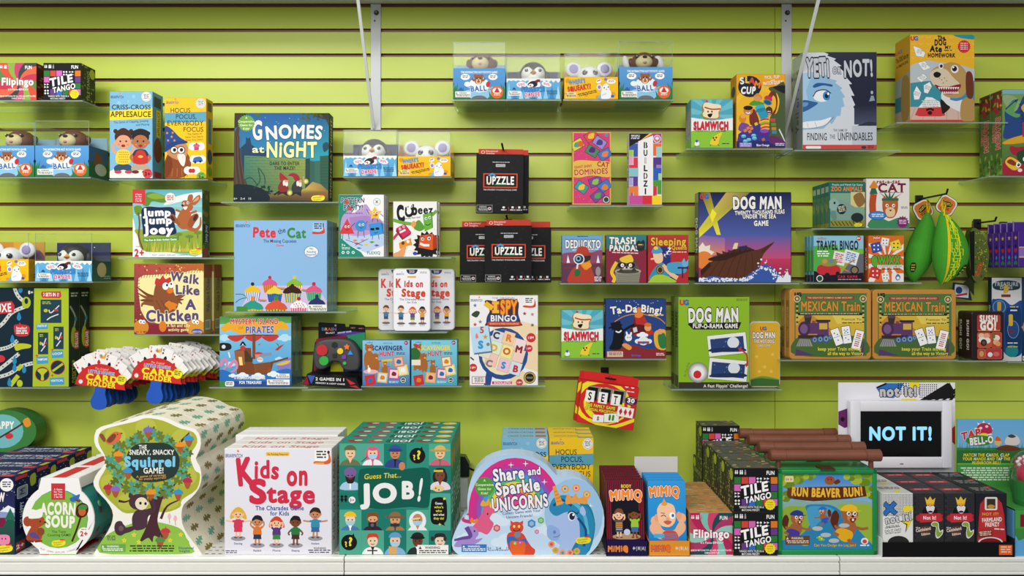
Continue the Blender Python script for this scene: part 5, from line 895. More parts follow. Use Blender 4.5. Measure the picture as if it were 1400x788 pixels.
# colour blocks stacking game (343..497 x 42..378)
A_BUILD = A(341, 42, 497, 378, 'f0eeec'); a = A_BUILD
cols = ['3a5ab0', '8ab83a', 'd8343c', '8ac0c8', '5a3a8a', 'e8803a', 'c85a9a', 'f0d03a', '3a6ac0', 'c8b0d8']
for i, (x0, y0, x1, y1, c) in enumerate(((341, 42, 497, 90, 'c0387a'), (341, 90, 385, 155, '3f5aa8'), (341, 120, 362, 160, '9ac84a'), (341, 155, 385, 215, 'd83a48'), (341, 150, 362, 190, 'e89ac0'), (341, 205, 390, 250, '8ac4c8'), (341, 245, 385, 310, '5f3f8a'), (341, 250, 360, 290, 'a8a0d8'), (341, 290, 390, 355, 'e8803a'), (350, 320, 362, 345, '8a5ab0'), (341, 335, 410, 378, 'c8509a'), (455, 90, 497, 150, 'e8703a'), (470, 105, 497, 180, '9ad0d0'), (455, 155, 497, 215, '5a3a8a'), (470, 190, 497, 225, '9a80c8'), (455, 205, 497, 265, '2f5fb8'), (480, 230, 497, 300, 'a8d0a0'), (455, 262, 497, 330, '4a9a3c'), (410, 290, 475, 355, 'd8343c'), (405, 330, 470, 378, 'd8343c'), (450, 335, 497, 378, 'f2d42a'))): a.R(x0, y0, x1, y1, 'e8e4e0'); a.R(x0, y0, x1-2, y1-2, c)
a.P([(341, 42), (440, 42), (400, 72), (341, 106)], '1c1b1e'); a.P([(440, 42), (456, 42), (415, 66), (400, 72)], 'f2d42a'); a.P([(385, 80), (455, 52), (455, 334), (385, 334)], 'f2f0f0'); a.fine(350, 50, 392, 72, 3, 'e0e0e0')
for i, ch in enumerate('BUILDZI'): a.T(ch, 420, 98+i*36, 26, '17171a', w=None if ch == 'I' else 21, b=.06)
for i in range(7): a.R(417, 83+i*36, 420, 113+i*36, 'f2f0f0') if i in (0, 2, 4) else None
a.E(474, 68, 18, 18, 'e8e4e4'); a.E(474, 68, 15, 15, 'c86a8a'); a.E(474, 66, 9, 8, 'e8e0e8')
# duck detective, raccoon, dozing queen
A_DUCK = A(28, 520, 218, 744, '5f9ac8'); a = A_DUCK
a.R(28, 520, 218, 744, '6aa8d0', '9a6a9a'); a.R(28, 640, 218, 744, '5a3a5c'); a.B([(28, 610), (80, 600), (150, 605), (218, 590), (218, 650), (28, 650)], '8a4a6a'); a.P([(50, 650), (56, 612), (66, 650)], 'e8ecf0'); a.P([(190, 650), (197, 612), (206, 650)], 'dfe6ee'); a.R(28, 650, 218, 654, '8a3a3a'); a.R(28, 672, 218, 676, '8a3a3a')
for x in range(34, 218, 22): a.R(x, 654, x+4, 744, '7a3030')
a.T('DEDUCKTO', 128, 562, 36, 'f0ece6', w=168, b=.06, o=('1f2a3c', .05), sh=0); a.fine(100, 524, 150, 530, 1, '223'); a.fine(75, 585, 205, 593, 1, 'e8e0d8', r=2)
a.B([(60, 744), (70, 690), (105, 660), (150, 660), (172, 690), (176, 744)], 'b8402f'); a.B([(112, 640), (150, 630), (162, 655), (150, 680), (130, 678)], 'e88a2c'); a.E(128, 622, 36, 26, '3a2a24'); a.E(126, 608, 48, 10, 'a83a2c'); a.B([(98, 606), (104, 578), (125, 572), (148, 580), (152, 606)], 'b8402f'); a.B([(125, 655), (160, 650), (166, 668), (140, 676)], 'eb9a34'); a.E(108, 632, 26, 25, 'e0e4e8'); a.E(108, 632, 21, 20, '2c3a48'); a.E(105, 630, 13, 13, '8ab0c8'); a.E(106, 630, 7, 7, '161616'); a.L([(102, 656), (96, 700)], 8, 'dfe0e2', False); a.B([(86, 690), (100, 678), (116, 690), (108, 712), (90, 712)], '2f6a3a'); a.E(198, 690, 12, 22, '9a8f88'); a.fine(180, 715, 214, 740, 3, 'e8e0e0')
A_RAC = A(236, 518, 426, 742, '7a2436'); a = A_RAC
a.R(236, 518, 426, 600, '2f7f86', '3a6a74'); a.R(236, 585, 426, 742, '8a2a40'); a.T('TRASH', 315, 546, 30, 'f0ece4', w=128, b=.06, j=3, o=('2a3a3c', .04)); a.T('PANDAS', 322, 580, 26, 'f0ece4', w=142, b=.06, j=3, o=('2a3a3c', .04)); a.fine(262, 600, 395, 608, 1, 'e8dcd0', r=-2); a.B([(378, 560), (388, 545), (400, 550), (412, 542), (418, 560), (412, 590), (385, 592)], '2a2a2e'); a.E(398, 566, 14, 12, '3a3a3c'); a.fine(386, 562, 410, 570, 1, 'e8c24a')
a.B([(280, 690), (290, 650), (320, 630), (350, 632), (378, 655), (388, 690)], '5a554e'); a.P([(284, 650), (288, 632), (302, 642)], '4a4640'); a.P([(360, 640), (376, 630), (378, 650)], '4a4640'); a.B([(300, 628), (340, 612), (355, 614), (364, 640), (345, 650), (312, 646)], 'eac23a'); a.E(310, 660, 20, 14, '22201e'); a.E(352, 660, 20, 14, '22201e'); eye(a, 312, 660, 8, 'e0a03a'); eye(a, 350, 660, 8, 'e0a03a'); a.E(332, 676, 15, 11, 'e8e4dc'); a.E(332, 670, 6, 5, '161414'); a.L([(285, 645), (262, 690), (275, 720), (268, 740)], 16, 'eac23a')
a.P([(278, 690), (398, 682), (390, 742), (284, 742)], '8a8878'); a.E(338, 688, 62, 14, 'aca896'); a.E(338, 690, 54, 9, '4a463e'); a.B([(296, 688), (306, 676), (318, 688)], '3a3632'); a.B([(354, 686), (366, 674), (378, 686)], '3a3632')
for i in range(5): a.L([(290, 706+i*8), (392, 700+i*9)], 2, '6a6858', False)
A_QUEEN = A(430, 518, 621, 742, 'b82f34'); a = A_QUEEN
a.R(430, 518, 621, 600, 'b8402f', 'a82a3a'); a.T('Sleeping', 528, 549, 34, 'ecb83a', w=166, b=.05, o=('5a2418', .04), j=2); a.T('Queens', 578, 578, 18, 'ecb83a', w=72, b=.04, o=('5a2418', .04)); a.fine(545, 596, 612, 604, 1, 'f0d0b0')
a.B([(488, 690), (478, 600), (500, 572), (535, 590), (540, 680), (570, 690), (560, 730), (500, 730)], '2c3478'); r = random.Random(5)
for i in range(16): a.E(486+r.random()*60, 590+r.random()*130, 3, 3, '8a80d0', n=6)
a.B([(440, 735), (450, 690), (480, 655), (505, 650), (520, 690), (530, 735)], '3a8fb0'); a.B([(455, 600), (475, 590), (498, 605), (500, 640), (478, 652), (462, 640)], 'f0c8a0'); a.B([(448, 602), (460, 575), (482, 572), (500, 596), (480, 606)], '4a9ac8'); a.E(468, 580, 10, 8, 'e8d03a'); a.L([(462, 628), (444, 632)], 8, 'f0c8a0'); a.L([(500, 660), (540, 700), (570, 720)], 20, 'eebf90'); a.B([(520, 655), (560, 645), (600, 650), (610, 690), (570, 700), (530, 690)], '4aa0c8'); a.B([(590, 650), (600, 628), (610, 645), (622, 630), (620, 660), (600, 668)], '6ab0d8'); a.R(570, 668, 621, 676, '3a2458'); a.R(590, 676, 596, 720, '3a2458'); a.B([(438, 732), (460, 708), (500, 704), (540, 720), (560, 740), (440, 744)], 'a8c83a'); a.E(488, 682, 18, 20, '2a2620'); a.E(488, 682, 15, 17, 'b89a5a'); a.E(488, 682, 11, 13, '3a3020')
a.T('z', 510, 610, 14, 'fff', b=.03); a.T('z', 522, 600, 18, 'fff', b=.03); a.T('Z', 532, 588, 18, 'fff', b=.03)
# ---------------------------------------------------------------- right-hand boxes
A_CUP = A(455, 165, 808, 688, 'eaa71c'); a = A_CUP
for q in (250, 215, 180): a.E(620, 470, q, q*1.05, ('f0b82a', 'e8a01a', 'f2c03a')[q % 3])
a.P([(470, 590), (540, 540), (640, 510), (705, 520), (705, 640), (720, 690), (455, 690)], '3a3a8f'); a.R(455, 640, 808, 690, '2c2c6f')
a.E(552, 253, 84, 76, '1e2434'); a.T('S', 498, 212, 44, 'e8ecec', b=.06, r=8); a.T('L', 536, 205, 42, 'e8c83a', b=.07); a.T('A', 570, 214, 42, 'd84a3a', b=.07, r=-8); a.T('M', 610, 240, 40, 'e8822c', b=.07, r=-14); a.T('CUP', 543, 280, 46, 'f2f0ee', w=108, b=.075, sh=.1)
a.T('PICK, FLIP', 712, 186, 20, 'f6f0e4', w=108, b=.045, o=('c86a1c', .03), r=3); a.T('and', 716, 208, 12, 'f6f0e4', b=.03); a.T('MATCH QUICK!', 722, 226, 22, 'f6f0e4', w=150, b=.045, o=('c86a1c', .03), r=5)
a.B([(690, 262), (740, 250), (808, 246), (808, 640), (700, 640), (698, 470), (745, 440), (765, 360), (745, 300), (700, 285)], '4a5a3a'); a.B([(720, 255), (808, 246), (808, 300), (760, 285)], '1f1f1c'); a.P([(760, 560), (800, 640), (808, 645), (790, 600), (765, 550)], 'e0e4e4'); a.B([(700, 600), (770, 620), (808, 655), (700, 655)], '6a2a6a')
for x, y, c in ((715, 490, 'c84a44'), (720, 520, '6a8a3a'), (722, 550, 'c8842c'), (725, 575, '3a8aa0')): a.R(x-14, y-10, x+20, y+12, c)
a.L([(672, 360), (700, 320), (720, 290)], 30, '8f2f3a', False); a.B([(700, 300), (735, 290), (752, 360), (735, 440), (705, 455), (738, 400), (735, 330)], '6a3424'); a.E(685, 340, 30, 22, 'c82f54', r=-20); a.E(680, 365, 32, 20, '2c8aa8', r=-20); a.E(680, 366, 24, 13, '1a5a74', r=-20)
a.B([(548, 375), (585, 350), (625, 360), (655, 372), (640, 385), (570, 388)], '4f9a34'); a.E(608, 332, 30, 26, 'd89a64'); a.B([(585, 325), (605, 300), (635, 320), (640, 345), (615, 320)], 'd88a2c')
a.B([(555, 520), (550, 450), (580, 412), (600, 440), (620, 505), (595, 530)], '7a3026'); a.E(540, 426, 34, 30, 'c88450'); a.E(540, 404, 34, 16, '22180f'); a.L([(525, 436), (542, 444), (556, 434)], 7, 'f4f0ea'); a.E(500, 480, 26, 32, 'd8882c'); a.E(505, 462, 20, 16, 'f0a84a'); a.B([(470, 560), (490, 510), (540, 520), (550, 548), (520, 575)], '7a4a9a')
a.E(690, 425, 26, 30, '5a3420'); a.E(684, 430, 4, 4, 'fff'); a.E(697, 430, 4, 4, 'fff'); a.L([(682, 444), (692, 448), (700, 442)], 4, 'fff')
a.P([(594, 408), (655, 385), (688, 470), (630, 486)], '2f9ab8'); a.E(624, 398, 36, 16, '3ab0cc', r=15); a.E(628, 420, 38, 14, '2488a4', r=15)
for i, c in enumerate(('d8342c', 'e8c83a', '8ab83a', 'd8642c', 'e8c83a', 'c8343c', 'e8a83a')): a.E(658+i*.6, 490+i*11, 33, 11, c, r=8)
a.E(656, 578, 40, 20, '5a2a8a'); a.E(656, 568, 32, 14, '8a4ac0')
for x, y in ((508, 605), (545, 630), (580, 600), (520, 640), (585, 620)): a.E(x, y, 18, 12, '4ab0d0'); a.E(x, y-6, 14, 6, '8ad0e4')
for x, y, c in ((540, 548, 'e8822c'), (520, 565, 'e8822c'), (565, 550, 'e8822c'), (552, 572, 'e8822c'), (598, 518, 'd8c83a'), (650, 628, 'c8642c')): a.R(x-11, y-10, x+11, y+10, c, r=25)
a.R(478, 650, 566, 682, '8a80c8'); a.fine(484, 654, 560, 680, 3, 'c8c4e8'); a.T('Blue Orange', 646, 668, 15, 'f0f0f0', w=92, b=.04); a.fine(735, 654, 800, 676, 2, 'd8d8f0')
A_CUP_S = A(0, 0, 60, 330, 'b8821c'); A_CUP_S.E(30, 70, 20, 24, '1e2434'); A_CUP_S.T('SLAM CUP', 30, 200, 22, '5a3a12', r=90, w=130, b=.05)
A_YETI = A(93, 140, 441, 597, '23263a'); a = A_YETI
a.P([(93, 140), (190, 140), (215, 150), (208, 158), (250, 172), (240, 180), (275, 205), (262, 210), (300, 245), (290, 250), (325, 290), (310, 292), (336, 345), (320, 345), (342, 395), (330, 395), (350, 440), (338, 440), (358, 480), (345, 490), (372, 520), (330, 575), (93, 575)], 'd4d9e0')
a.R(335, 390, 441, 480, '23263a', '4a5068'); a.R(325, 486, 441, 576, 'c0c6d2'); a.B([(372, 478), (400, 468), (441, 472), (441, 484), (390, 486)], '2f3444'); a.P([(414, 345), (425, 345), (432, 368), (405, 372)], '8f9aac'); a.E(418, 330, 6, 8, 'aab4c4')
a.P([(93, 240), (150, 235), (145, 246), (215, 250), (208, 262), (255, 275), (246, 285), (280, 310), (270, 318), (292, 350), (280, 358), (290, 395), (275, 400), (270, 440), (255, 440), (230, 480), (222, 470), (190, 500), (93, 505)], '8fbbdc')
a.P([(93, 240), (140, 240), (110, 320), (120, 380), (93, 390)], 'a6cbe6'); a.B([(142, 300), (165, 285), (228, 292), (229, 303), (190, 297), (150, 308)], '2f5a94'); a.E(184, 346, 42, 28, 'eef1f5'); a.E(206, 346, 18, 22, '3f86c8'); a.E(206, 346, 9, 11, '16202c'); a.E(213, 336, 5, 6, 'fff'); a.L([(142, 350), (160, 324), (200, 318), (226, 335)], 5, '2a3a58'); a.B([(93, 368), (140, 372), (165, 380), (140, 400), (110, 416), (93, 418)], '33619c'); a.B([(93, 378), (120, 378), (112, 394), (93, 396)], '6a96c4')
a.L([(93, 498), (150, 495), (200, 480), (240, 445)], 5, '8a94a4'); a.B([(93, 470), (180, 460), (228, 446), (200, 480), (150, 494), (93, 496)], 'eceff2'); a.L([(150, 468), (160, 492)], 2, 'a8b0bc', False); a.L([(115, 470), (120, 494)], 2, 'a8b0bc', False)
a.T('YETi', 166, 213, 78, 'c6cbd4', w=110, b=.07, o=('22242e', .06), j=4); a.T('OR', 254, 227, 28, 'c6cbd4', w=40, b=.06, o=('22242e', .07)); a.T('NOT!', 356, 217, 72, 'c6cbd4', w=140, b=.06, o=('22242e', .06), j=4)
a.T('THE GAME OF', 270, 507, 11, '555c6a', w=66, b=.02); a.T('FINDING', 161, 537, 33, '33353c', w=95, b=.02); a.T('THE', 233, 537, 18, '555c6a', w=26, b=.02); a.T('UNFINDABLES', 340, 536, 36, '33353c', w=165, b=.02); a.R(93, 575, 441, 597, 'd04a44'); a.R(108, 581, 180, 593, 'f0ece8', rad=5); a.E(380, 587, 12, 7, '3a3a3c'); a.fine(398, 579, 426, 594, 2, '3a2c2c')
A_YETI_S = A(0, 0, 80, 130, '7a8486'); A_YETI_S.T('Yeti or Not!', 40, 60, 22, '4a5256', r=90, w=90, b=.04); A_YETI_S.R(0, 0, 80, 20, '9aa6aa')
A_PAPER = A(597, 58, 900, 465, 'e7b22c'); a = A_PAPER
for i in range(9):
    for k in range(4): a.L([(600+i*36, 66+k*32), (612+i*36, 74+k*32), (624+i*36, 66+k*32)], 3, 'eec24a')
a.P([(597, 205), (630, 190), (680, 178), (730, 188), (790, 190), (850, 205), (900, 222), (900, 465), (597, 465)], 'b9c1c6'); a.P([(597, 285), (680, 275), (900, 275), (900, 400), (597, 400)], '3a8f9f'); a.R(597, 396, 900, 456, 'd0b3a4')
for i in range(6): a.L([(620+i*50, 400), (600+i*56, 456)], 2, 'a88a7c', False)
a.R(597, 456, 900, 465, 'cf3440'); a.R(602, 66, 636, 88, 'e7b22c'); a.T('U', 610, 77, 18, 'd8342c', b=.08); a.T('G', 627, 77, 18, '3a6ab8', b=.08); a.B([(800, 58), (830, 74), (900, 82), (900, 66), (880, 58)], '2f8f9a')
for t, x, y, h, w in (('The', 744, 74, 18, 36), ('DOG', 740, 96, 26, 58), ('Ate', 720, 126, 27, 58), ('MY', 775, 118, 15, 30), ('HOMEWORK', 745, 156, 18, 130)): a.T(t, x, y, h, '26211c', w=w, b=.075, j=4)
a.fine(756, 130, 794, 140, 1, '6a5a2c'); a.S(850, 115, 31, 28, 20, 'c8343c')
for i in range(4): a.fine(832, 98+i*9, 868, 104+i*9, 1, 'f2dcdc')
for pts in ([(610, 110), (640, 120), (670, 145), (662, 165), (625, 160)], [(632, 190), (665, 182), (695, 215), (660, 228)], [(625, 262), (660, 240), (678, 258), (650, 282)], [(662, 330), (660, 295), (690, 278), (700, 300), (680, 335)], [(612, 330), (628, 296), (650, 330), (640, 362), (616, 364)]): a.P(pts, '8a8f94'); cx = sum(p[0] for p in pts)/len(pts); cy = sum(p[1] for p in pts)/len(pts); a.P([(cx+(x-cx)*.93, cy+(y-cy)*.93) for x, y in pts], 'eef0f0'); a.fine(cx-14, cy-10, cx+14, cy+10, 3, 'b0b4b8', r=-20)
a.P([(635, 400), (660, 370), (672, 350), (700, 352), (735, 372), (742, 402)], 'eaecec'); a.fine(650, 365, 730, 400, 4, 'b8bcc0'); a.P([(636, 400), (748, 396), (762, 436), (740, 440), (640, 440), (620, 434)], 'cf3a3c'); a.E(690, 424, 11, 9, '2a1414')
for x, y in ((677, 410), (685, 406), (695, 406), (704, 410)): a.E(x, y, 5, 6, '2a1414')
DG = 'b08d52'
a.B([(745, 330), (790, 345), (840, 360), (840, 418), (790, 400), (752, 385)], 'e2e0de'); a.B([(838, 370), (880, 350), (900, 380), (900, 456), (838, 456)], DG); a.B([(748, 425), (740, 360), (770, 385), (785, 398), (765, 420)], '23201c'); a.L([(785, 355), (815, 362), (848, 352)], 14, '3a86c8')
a.B([(694, 260), (700, 225), (730, 205), (760, 195), (790, 188), (830, 200), (862, 240), (868, 300), (845, 345), (800, 355), (760, 345), (735, 315), (705, 292)], 'b79458'); a.B([(690, 255), (700, 230), (735, 215), (770, 225), (800, 260), (830, 290), (800, 300), (740, 300), (705, 292)], 'd6c6ac'); a.B([(712, 292), (760, 305), (830, 290), (830, 310), (800, 335), (760, 335), (735, 320)], '8a1c34')
for i in range(9): a.P([(728+i*11, 304+i*.2), (734+i*11, 316), (739+i*11, 303)], 'f0ece8'); a.P([(744+i*9, 334), (748+i*9, 322), (753+i*9, 334)], 'f0ece8')
a.B([(860, 240), (880, 232), (892, 260), (895, 330), (885, 358), (865, 350), (858, 310)], '6a3424'); a.B([(706, 242), (722, 232), (742, 242), (732, 258), (714, 258)], '1a1818'); a.E(742, 206, 11, 13, 'e8e8ea'); a.E(743, 206, 7, 8, '2a2220'); a.E(806, 220, 18, 19, 'e8e8ea'); a.E(805, 218, 12, 13, '3a2c24'); a.E(805, 218, 6, 6, '111'); a.E(800, 212, 4, 4, 'fff')
for x, y in ((745, 270), (758, 262), (735, 262), (768, 275), (752, 284)): a.E(x, y, 2.5, 2.5, '6a5a44')
A_PAPER_S = A(525, 60, 597, 465, 'bf8f26'); a = A_PAPER_S; a.T('The DOG Ate my', 560, 150, 22, '26211c', w=60, b=.06); a.T('HOMEWORK', 560, 180, 13, '26211c', w=58, b=.06); a.P([(525, 250), (597, 225), (597, 330), (525, 340)], '8f9698'); a.R(525, 330, 597, 400, '2c7484'); a.R(525, 400, 597, 465, 'a88f80'); a.B([(560, 250), (580, 240), (595, 280), (595, 400), (585, 450), (560, 450), (555, 350)], '9a7a44'); a.T('U', 535, 115, 16, 'c33', b=.08); a.T('G', 552, 115, 16, '36a', b=.08)
A_DRAG = A(640, 110, 990, 690, '5a8f3c'); a = A_DRAG
a.R(640, 110, 990, 690, '7a9f5a', '3f7030'); a.R(640, 110, 990, 140, '7ab0c8'); a.B([(640, 160), (700, 150), (760, 190), (800, 260), (740, 290), (680, 240)], '8fa87a')
a.B([(650, 440), (660, 340), (660, 250), (720, 180), (690, 260), (740, 250), (790, 150), (860, 130), (930, 200), (940, 330), (860, 430), (760, 430)], '2c4a84'); a.B([(660, 250), (700, 200), (750, 180), (720, 260), (770, 280), (740, 300), (690, 280)], '5fa05a'); a.L([(662, 245), (720, 195), (748, 178)], 8, '24406f'); a.P([(720, 180), (752, 176), (735, 200)], '24406f')
for i in range(10): a.P([(770+i*4, 200+i*24), (752+i*2, 212+i*24), (775+i*4, 225+i*24)], '1f3a6a')
a.B([(640, 470), (700, 440), (770, 420), (860, 400), (900, 440), (820, 465), (720, 478), (660, 480)], 'd9a52c'); a.B([(770, 240), (800, 200), (850, 180), (880, 220), (840, 300)], 'e0a83a'); a.R(778, 330, 990, 430, 'b8303a'); a.T('DRAGON', 900, 380, 60, 'f2ece4', w=190, b=.06)
a.B([(690, 500), (710, 490), (740, 500), (790, 495), (830, 510), (860, 560), (800, 570), (740, 560), (700, 540)], 'a8283c'); a.B([(660, 690), (640, 620), (680, 560), (720, 570), (780, 600), (830, 640), (880, 690)], 'a8283c'); a.B([(660, 600), (690, 565), (740, 585), (770, 620), (730, 655), (690, 640)], 'e8c03a'); a.B([(672, 600), (700, 580), (740, 610), (720, 625)], '8a3a24'); a.B([(740, 540), (790, 515), (850, 520), (850, 610), (790, 615), (750, 590)], '2c4a34'); eye(a, 750, 618, 16, '222'); eye(a, 795, 580, 14, '222'); a.E(762, 655, 16, 12, 'f0d8d8')
A_DRAG_S = A(0, 0, 53, 240, '55753a'); a = A_DRAG_S; a.R(0, 0, 53, 50, '7a3a34'); a.E(30, 40, 18, 26, 'a83a40'); a.T('DRAGON', 34, 120, 20, 'c8343c', r=-90, w=92, b=.06, o=('e8e0c8', .04)); a.T('DASH', 16, 120, 14, 'c8343c', r=-90, w=46, b=.06, o=('e8e0c8', .04)); r = random.Random(8)
for i in range(26): leaf(a, r.random()*53, 180+r.random()*60, 18, r.choice(['3a6a2c', '8ab04a', '6a9a3c', '2c5a2a']), r.random()*360)
for i in range(10): leaf(a, r.random()*53, 10+r.random()*60, 18, r.choice(['8ab04a', 'd8b83a', '2c5a2a']), r.random()*360)
# hero at sea games: the well-known character is left out
A_SEA = A(122, 112, 745, 722, '2a2c62'); a = A_SEA
a.R(122, 112, 745, 400, '1f2148', '4f5fa8'); a.R(122, 400, 745, 560, '4f5fa8', 'c8507a'); a.R(122, 560, 745, 722, 'c83a60', '8a2448'); a.P([(122, 400), (300, 420), (300, 520), (122, 560)], [hx('7a6ab0'), hx('8a6ab0'), hx('d8806a'), hx('e89a5a')])
a.P([(135, 112), (200, 112), (272, 400), (245, 400)], [hx('6a5a3a'), hx('8a7a3a'), hx('f0e43a'), hx('f0e43a')]); a.P([(310, 112), (470, 112), (128, 418), (125, 360)], [hx('c8a85a'), hx('8a7a50'), hx('f0e43a'), hx('d8d03a')]); a.P([(215, 225), (245, 255), (215, 320), (200, 270)], 'f6ec2c')
a.T('DOG MAN', 520, 186, 76, 'f4f2ee', w=335, b=.075, o=('16151c', .045), j=3); a.T('TWENTY THOUSAND FLEAS', 535, 248, 26, 'f4f2ee', w=335, b=.06, o=('16151c', .07), j=4, r=2); a.T('UNDER THE SEA', 532, 276, 26, 'f4f2ee', w=225, b=.06, o=('16151c', .07), j=4); a.T('GAME', 545, 322, 32, 'f4f2ee', w=100, b=.07, o=('16151c', .06), j=4)
a.T('U', 150, 143, 28, 'c83a3a', b=.1); a.T('G', 180, 143, 28, '3a6ab0', b=.1)
a.S(150, 530, 80, 56, 9, 'f2e4d0'); a.E(160, 570, 60, 60, 'e8833a')
a.B([(135, 690), (180, 600), (260, 560), (400, 500), (520, 500), (630, 450), (560, 530), (530, 620), (480, 700), (300, 722), (150, 715)], '5a3322'); a.B([(190, 560), (280, 530), (400, 490), (500, 500), (420, 525), (300, 570), (210, 575)], '3a2018'); a.L([(550, 515), (600, 470), (632, 448)], (14, 3), '4a2a1c')
for i in range(6): a.L([(190+i*60, 690), (260+i*45, 580), (330+i*30, 520)], 3, '3a2018'); a.P([(250+i*40, 545-i*8), (240+i*40, 515-i*8), (280+i*40, 530-i*8)], '4a2c1e')
a.P([(136, 640), (200, 580), (205, 610), (140, 680)], '3a2018'); a.P([(350, 495), (365, 455), (390, 455), (380, 495)], 'e8d8a0'); a.P([(390, 480), (450, 470), (445, 495), (390, 498)], '2c2c5a')
a.B([(122, 710), (200, 680), (300, 690), (400, 700), (500, 640), (560, 600), (620, 620), (680, 680), (745, 690), (745, 730), (122, 730)], '3a5aa8'); r = random.Random(7)
for i in range(220): t = r.random(); x = 125+t*620; y = 700-(80*math.exp(-((x-560)/70)**2) if x < 620 else 30*r.random()); a.E(x, y+r.uniform(-8, 14)-(r.random()**3)*70*(x > 480), r.uniform(2, 9), r.uniform(2, 8), 'e6ecf4', n=7)
a.P([(640, 720), (660, 680), (690, 690), (720, 640), (735, 690), (745, 670), (745, 722)], 'e6ecf4')
A_SEA_S = A(0, 0, 40, 270, '4a4a54'); A_SEA_S.T('DOG MAN', 20, 130, 22, 'd0ccc8', r=-90, w=110, b=.07); A_SEA_S.R(0, 180, 40, 240, '8a3a3a'); A_SEA_S.R(0, 0, 40, 40, '7a7a4a')
A_FLIPB = A(135, 80, 615, 700, '8fbb2c'); a = A_FLIPB
a.T('U', 163, 118, 32, 'd83a34', b=.1); a.T('G', 192, 118, 32, '3a6ab8', b=.1); a.fine(524, 92, 600, 110, 2, '5a7a2a'); a.P([(196, 262), (560, 250), (540, 300), (235, 300)], '1c1c1c'); a.T('DOG MAN', 374, 205, 86, 'f0eeea', w=345, b=.075, o=('1c1c1c', .05), j=3); a.T('FLIP-O-RAMA GAME', 385, 276, 28, 'f0eeea', w=305, b=.06, o=('1c1c1c', .06), j=3)
for x0, y0, q in ((465, 400, 6), (470, 572, -5)):
    a.R(x0-132, y0-72, x0+132, y0+72, '3a4a1c', r=q); a.R(x0-130, y0-70, x0+130, y0+70, 'eeeeec', r=q); a.R(x0-112, y0-46, x0+112, y0+48, '2c4478', r=q); a.E(x0+40, y0-12, 40, 38, 'dfe6ee'); r = random.Random(2)
    for i in range(14): a.E(x0-100+r.random()*200, y0-38+r.random()*60, 2, 2, 'c8d0e0', n=5)
    a.B([(x0-108, y0+30), (x0, y0+22), (x0+108, y0+26), (x0+110, y0+48), (x0-108, y0+50)], '22345c')
a.L([(545, 430), (595, 470), (598, 545)], 11, 'd03438'); a.P([(536, 424), (562, 424), (548, 448)], 'd03438'); a.P([(582, 530), (610, 528), (592, 556)], 'd03438')
a.R(135, 655, 615, 700, '3a3632'); a.T('A Fast Flippin\' Challenge!', 455, 680, 20, 'e8e4e0', w=300, b=.03, j=2); a.T('Sit The Dog', 190, 570, 14, '5a7a1c', r=75, w=100); a.E(268, 590, 70, 70, '6a8a2a')
for k in range(7): a.E(268, 590, 67-k*7, 67-k*7, mixc('9a9a98', 'f4f4f2', min(1, k/4)))
a.E(263, 603, 27, 27, 'd02c38')
A_FLIPB_S = A(0, 0, 50, 280, '7a9a44'); A_FLIPB_S.T('DOG MAN', 25, 100, 22, '2a3418', r=90, w=110, b=.06); A_FLIPB_S.R(0, 0, 50, 30, '8aa050'); A_FLIPB_S.R(0, 240, 50, 280, '4a4a34')
A_HOTD = A(0, 0, 195, 430, 'dcae2c'); a = A_HOTD
a.T('U', 78, 40, 22, 'd83a34', b=.1); a.T('G', 100, 40, 22, '3a6ab8', b=.1); a.T('DOG MAN', 92, 86, 38, 'f0eeea', w=155, b=.07, o=('1c1c1c', .06), j=3); a.T('THE HOT DOG', 92, 126, 22, 'f0eeea', w=140, b=.06, o=('1c1c1c', .06), j=3); a.T('CARD GAME', 92, 155, 14, 'f0eeea', w=88, b=.05, o=('1c1c1c', .06)); a.B([(-20, 400), (40, 370), (110, 372), (220, 395), (220, 450), (-20, 450)], '3a6a2c'); a.B([(-20, 392), (60, 364), (120, 366), (220, 390), (120, 380), (60, 376)], '6a9a44')
for x, y in ((40, 230), (150, 215), (96, 300), (60, 330), (140, 330)): a.S(x, y, 16, 7, 5, 'e8c85a')
# zoo animals, crowned cat, travel bingo, dice
A_ZOO = A(207, 53, 345, 230, '1f6f68'); a = A_ZOO
a.T('Puzzle and Match Up Game', 278, 64, 7, 'e8e0b8', w=118, b=.02); a.T('ZOO ANIMALS', 275, 80, 16, 'e8843a', w=120, b=.05); a.R(212, 96, 345, 226, '7fa88c'); a.R(290, 92, 345, 150, 'd8c88a'); a.B([(300, 110), (330, 94), (345, 130), (320, 150)], '8f6a3a'); a.B([(212, 150), (240, 120), (290, 140), (330, 170), (345, 200), (300, 212), (230, 205)], '7f9f94'); a.E(225, 140, 20, 24, '8fb0a4'); a.E(228, 134, 4, 5, '222'); a.B([(212, 170), (230, 165), (236, 195), (220, 200)], '6a8a80'); a.E(255, 158, 18, 20, '16302c'); a.fine(242, 146, 268, 170, 4, 'd8d8c0', r=12); a.R(212, 200, 345, 226, '8a8a34')
for i in range(9): a.L([(214+i*14, 205), (226+i*14, 222)], 3, '3a3020', False)
a.E(315, 190, 24, 18, '24302c'); logo(a, 318, 218, .35)
A_ZOO_S = A(0, 0, 30, 65, '24645c'); A_ZOO_S.R(4, 6, 26, 14, '9ab0a0'); A_ZOO_S.R(2, 20, 28, 58, '4a7a5a'); A_ZOO_S.E(12, 36, 8, 6, '7a8a4a'); A_ZOO_S.R(0, 58, 30, 65, '8a8a34')
A_RAT = A(350, 40, 517, 230, 'e9e3dc'); a = A_RAT
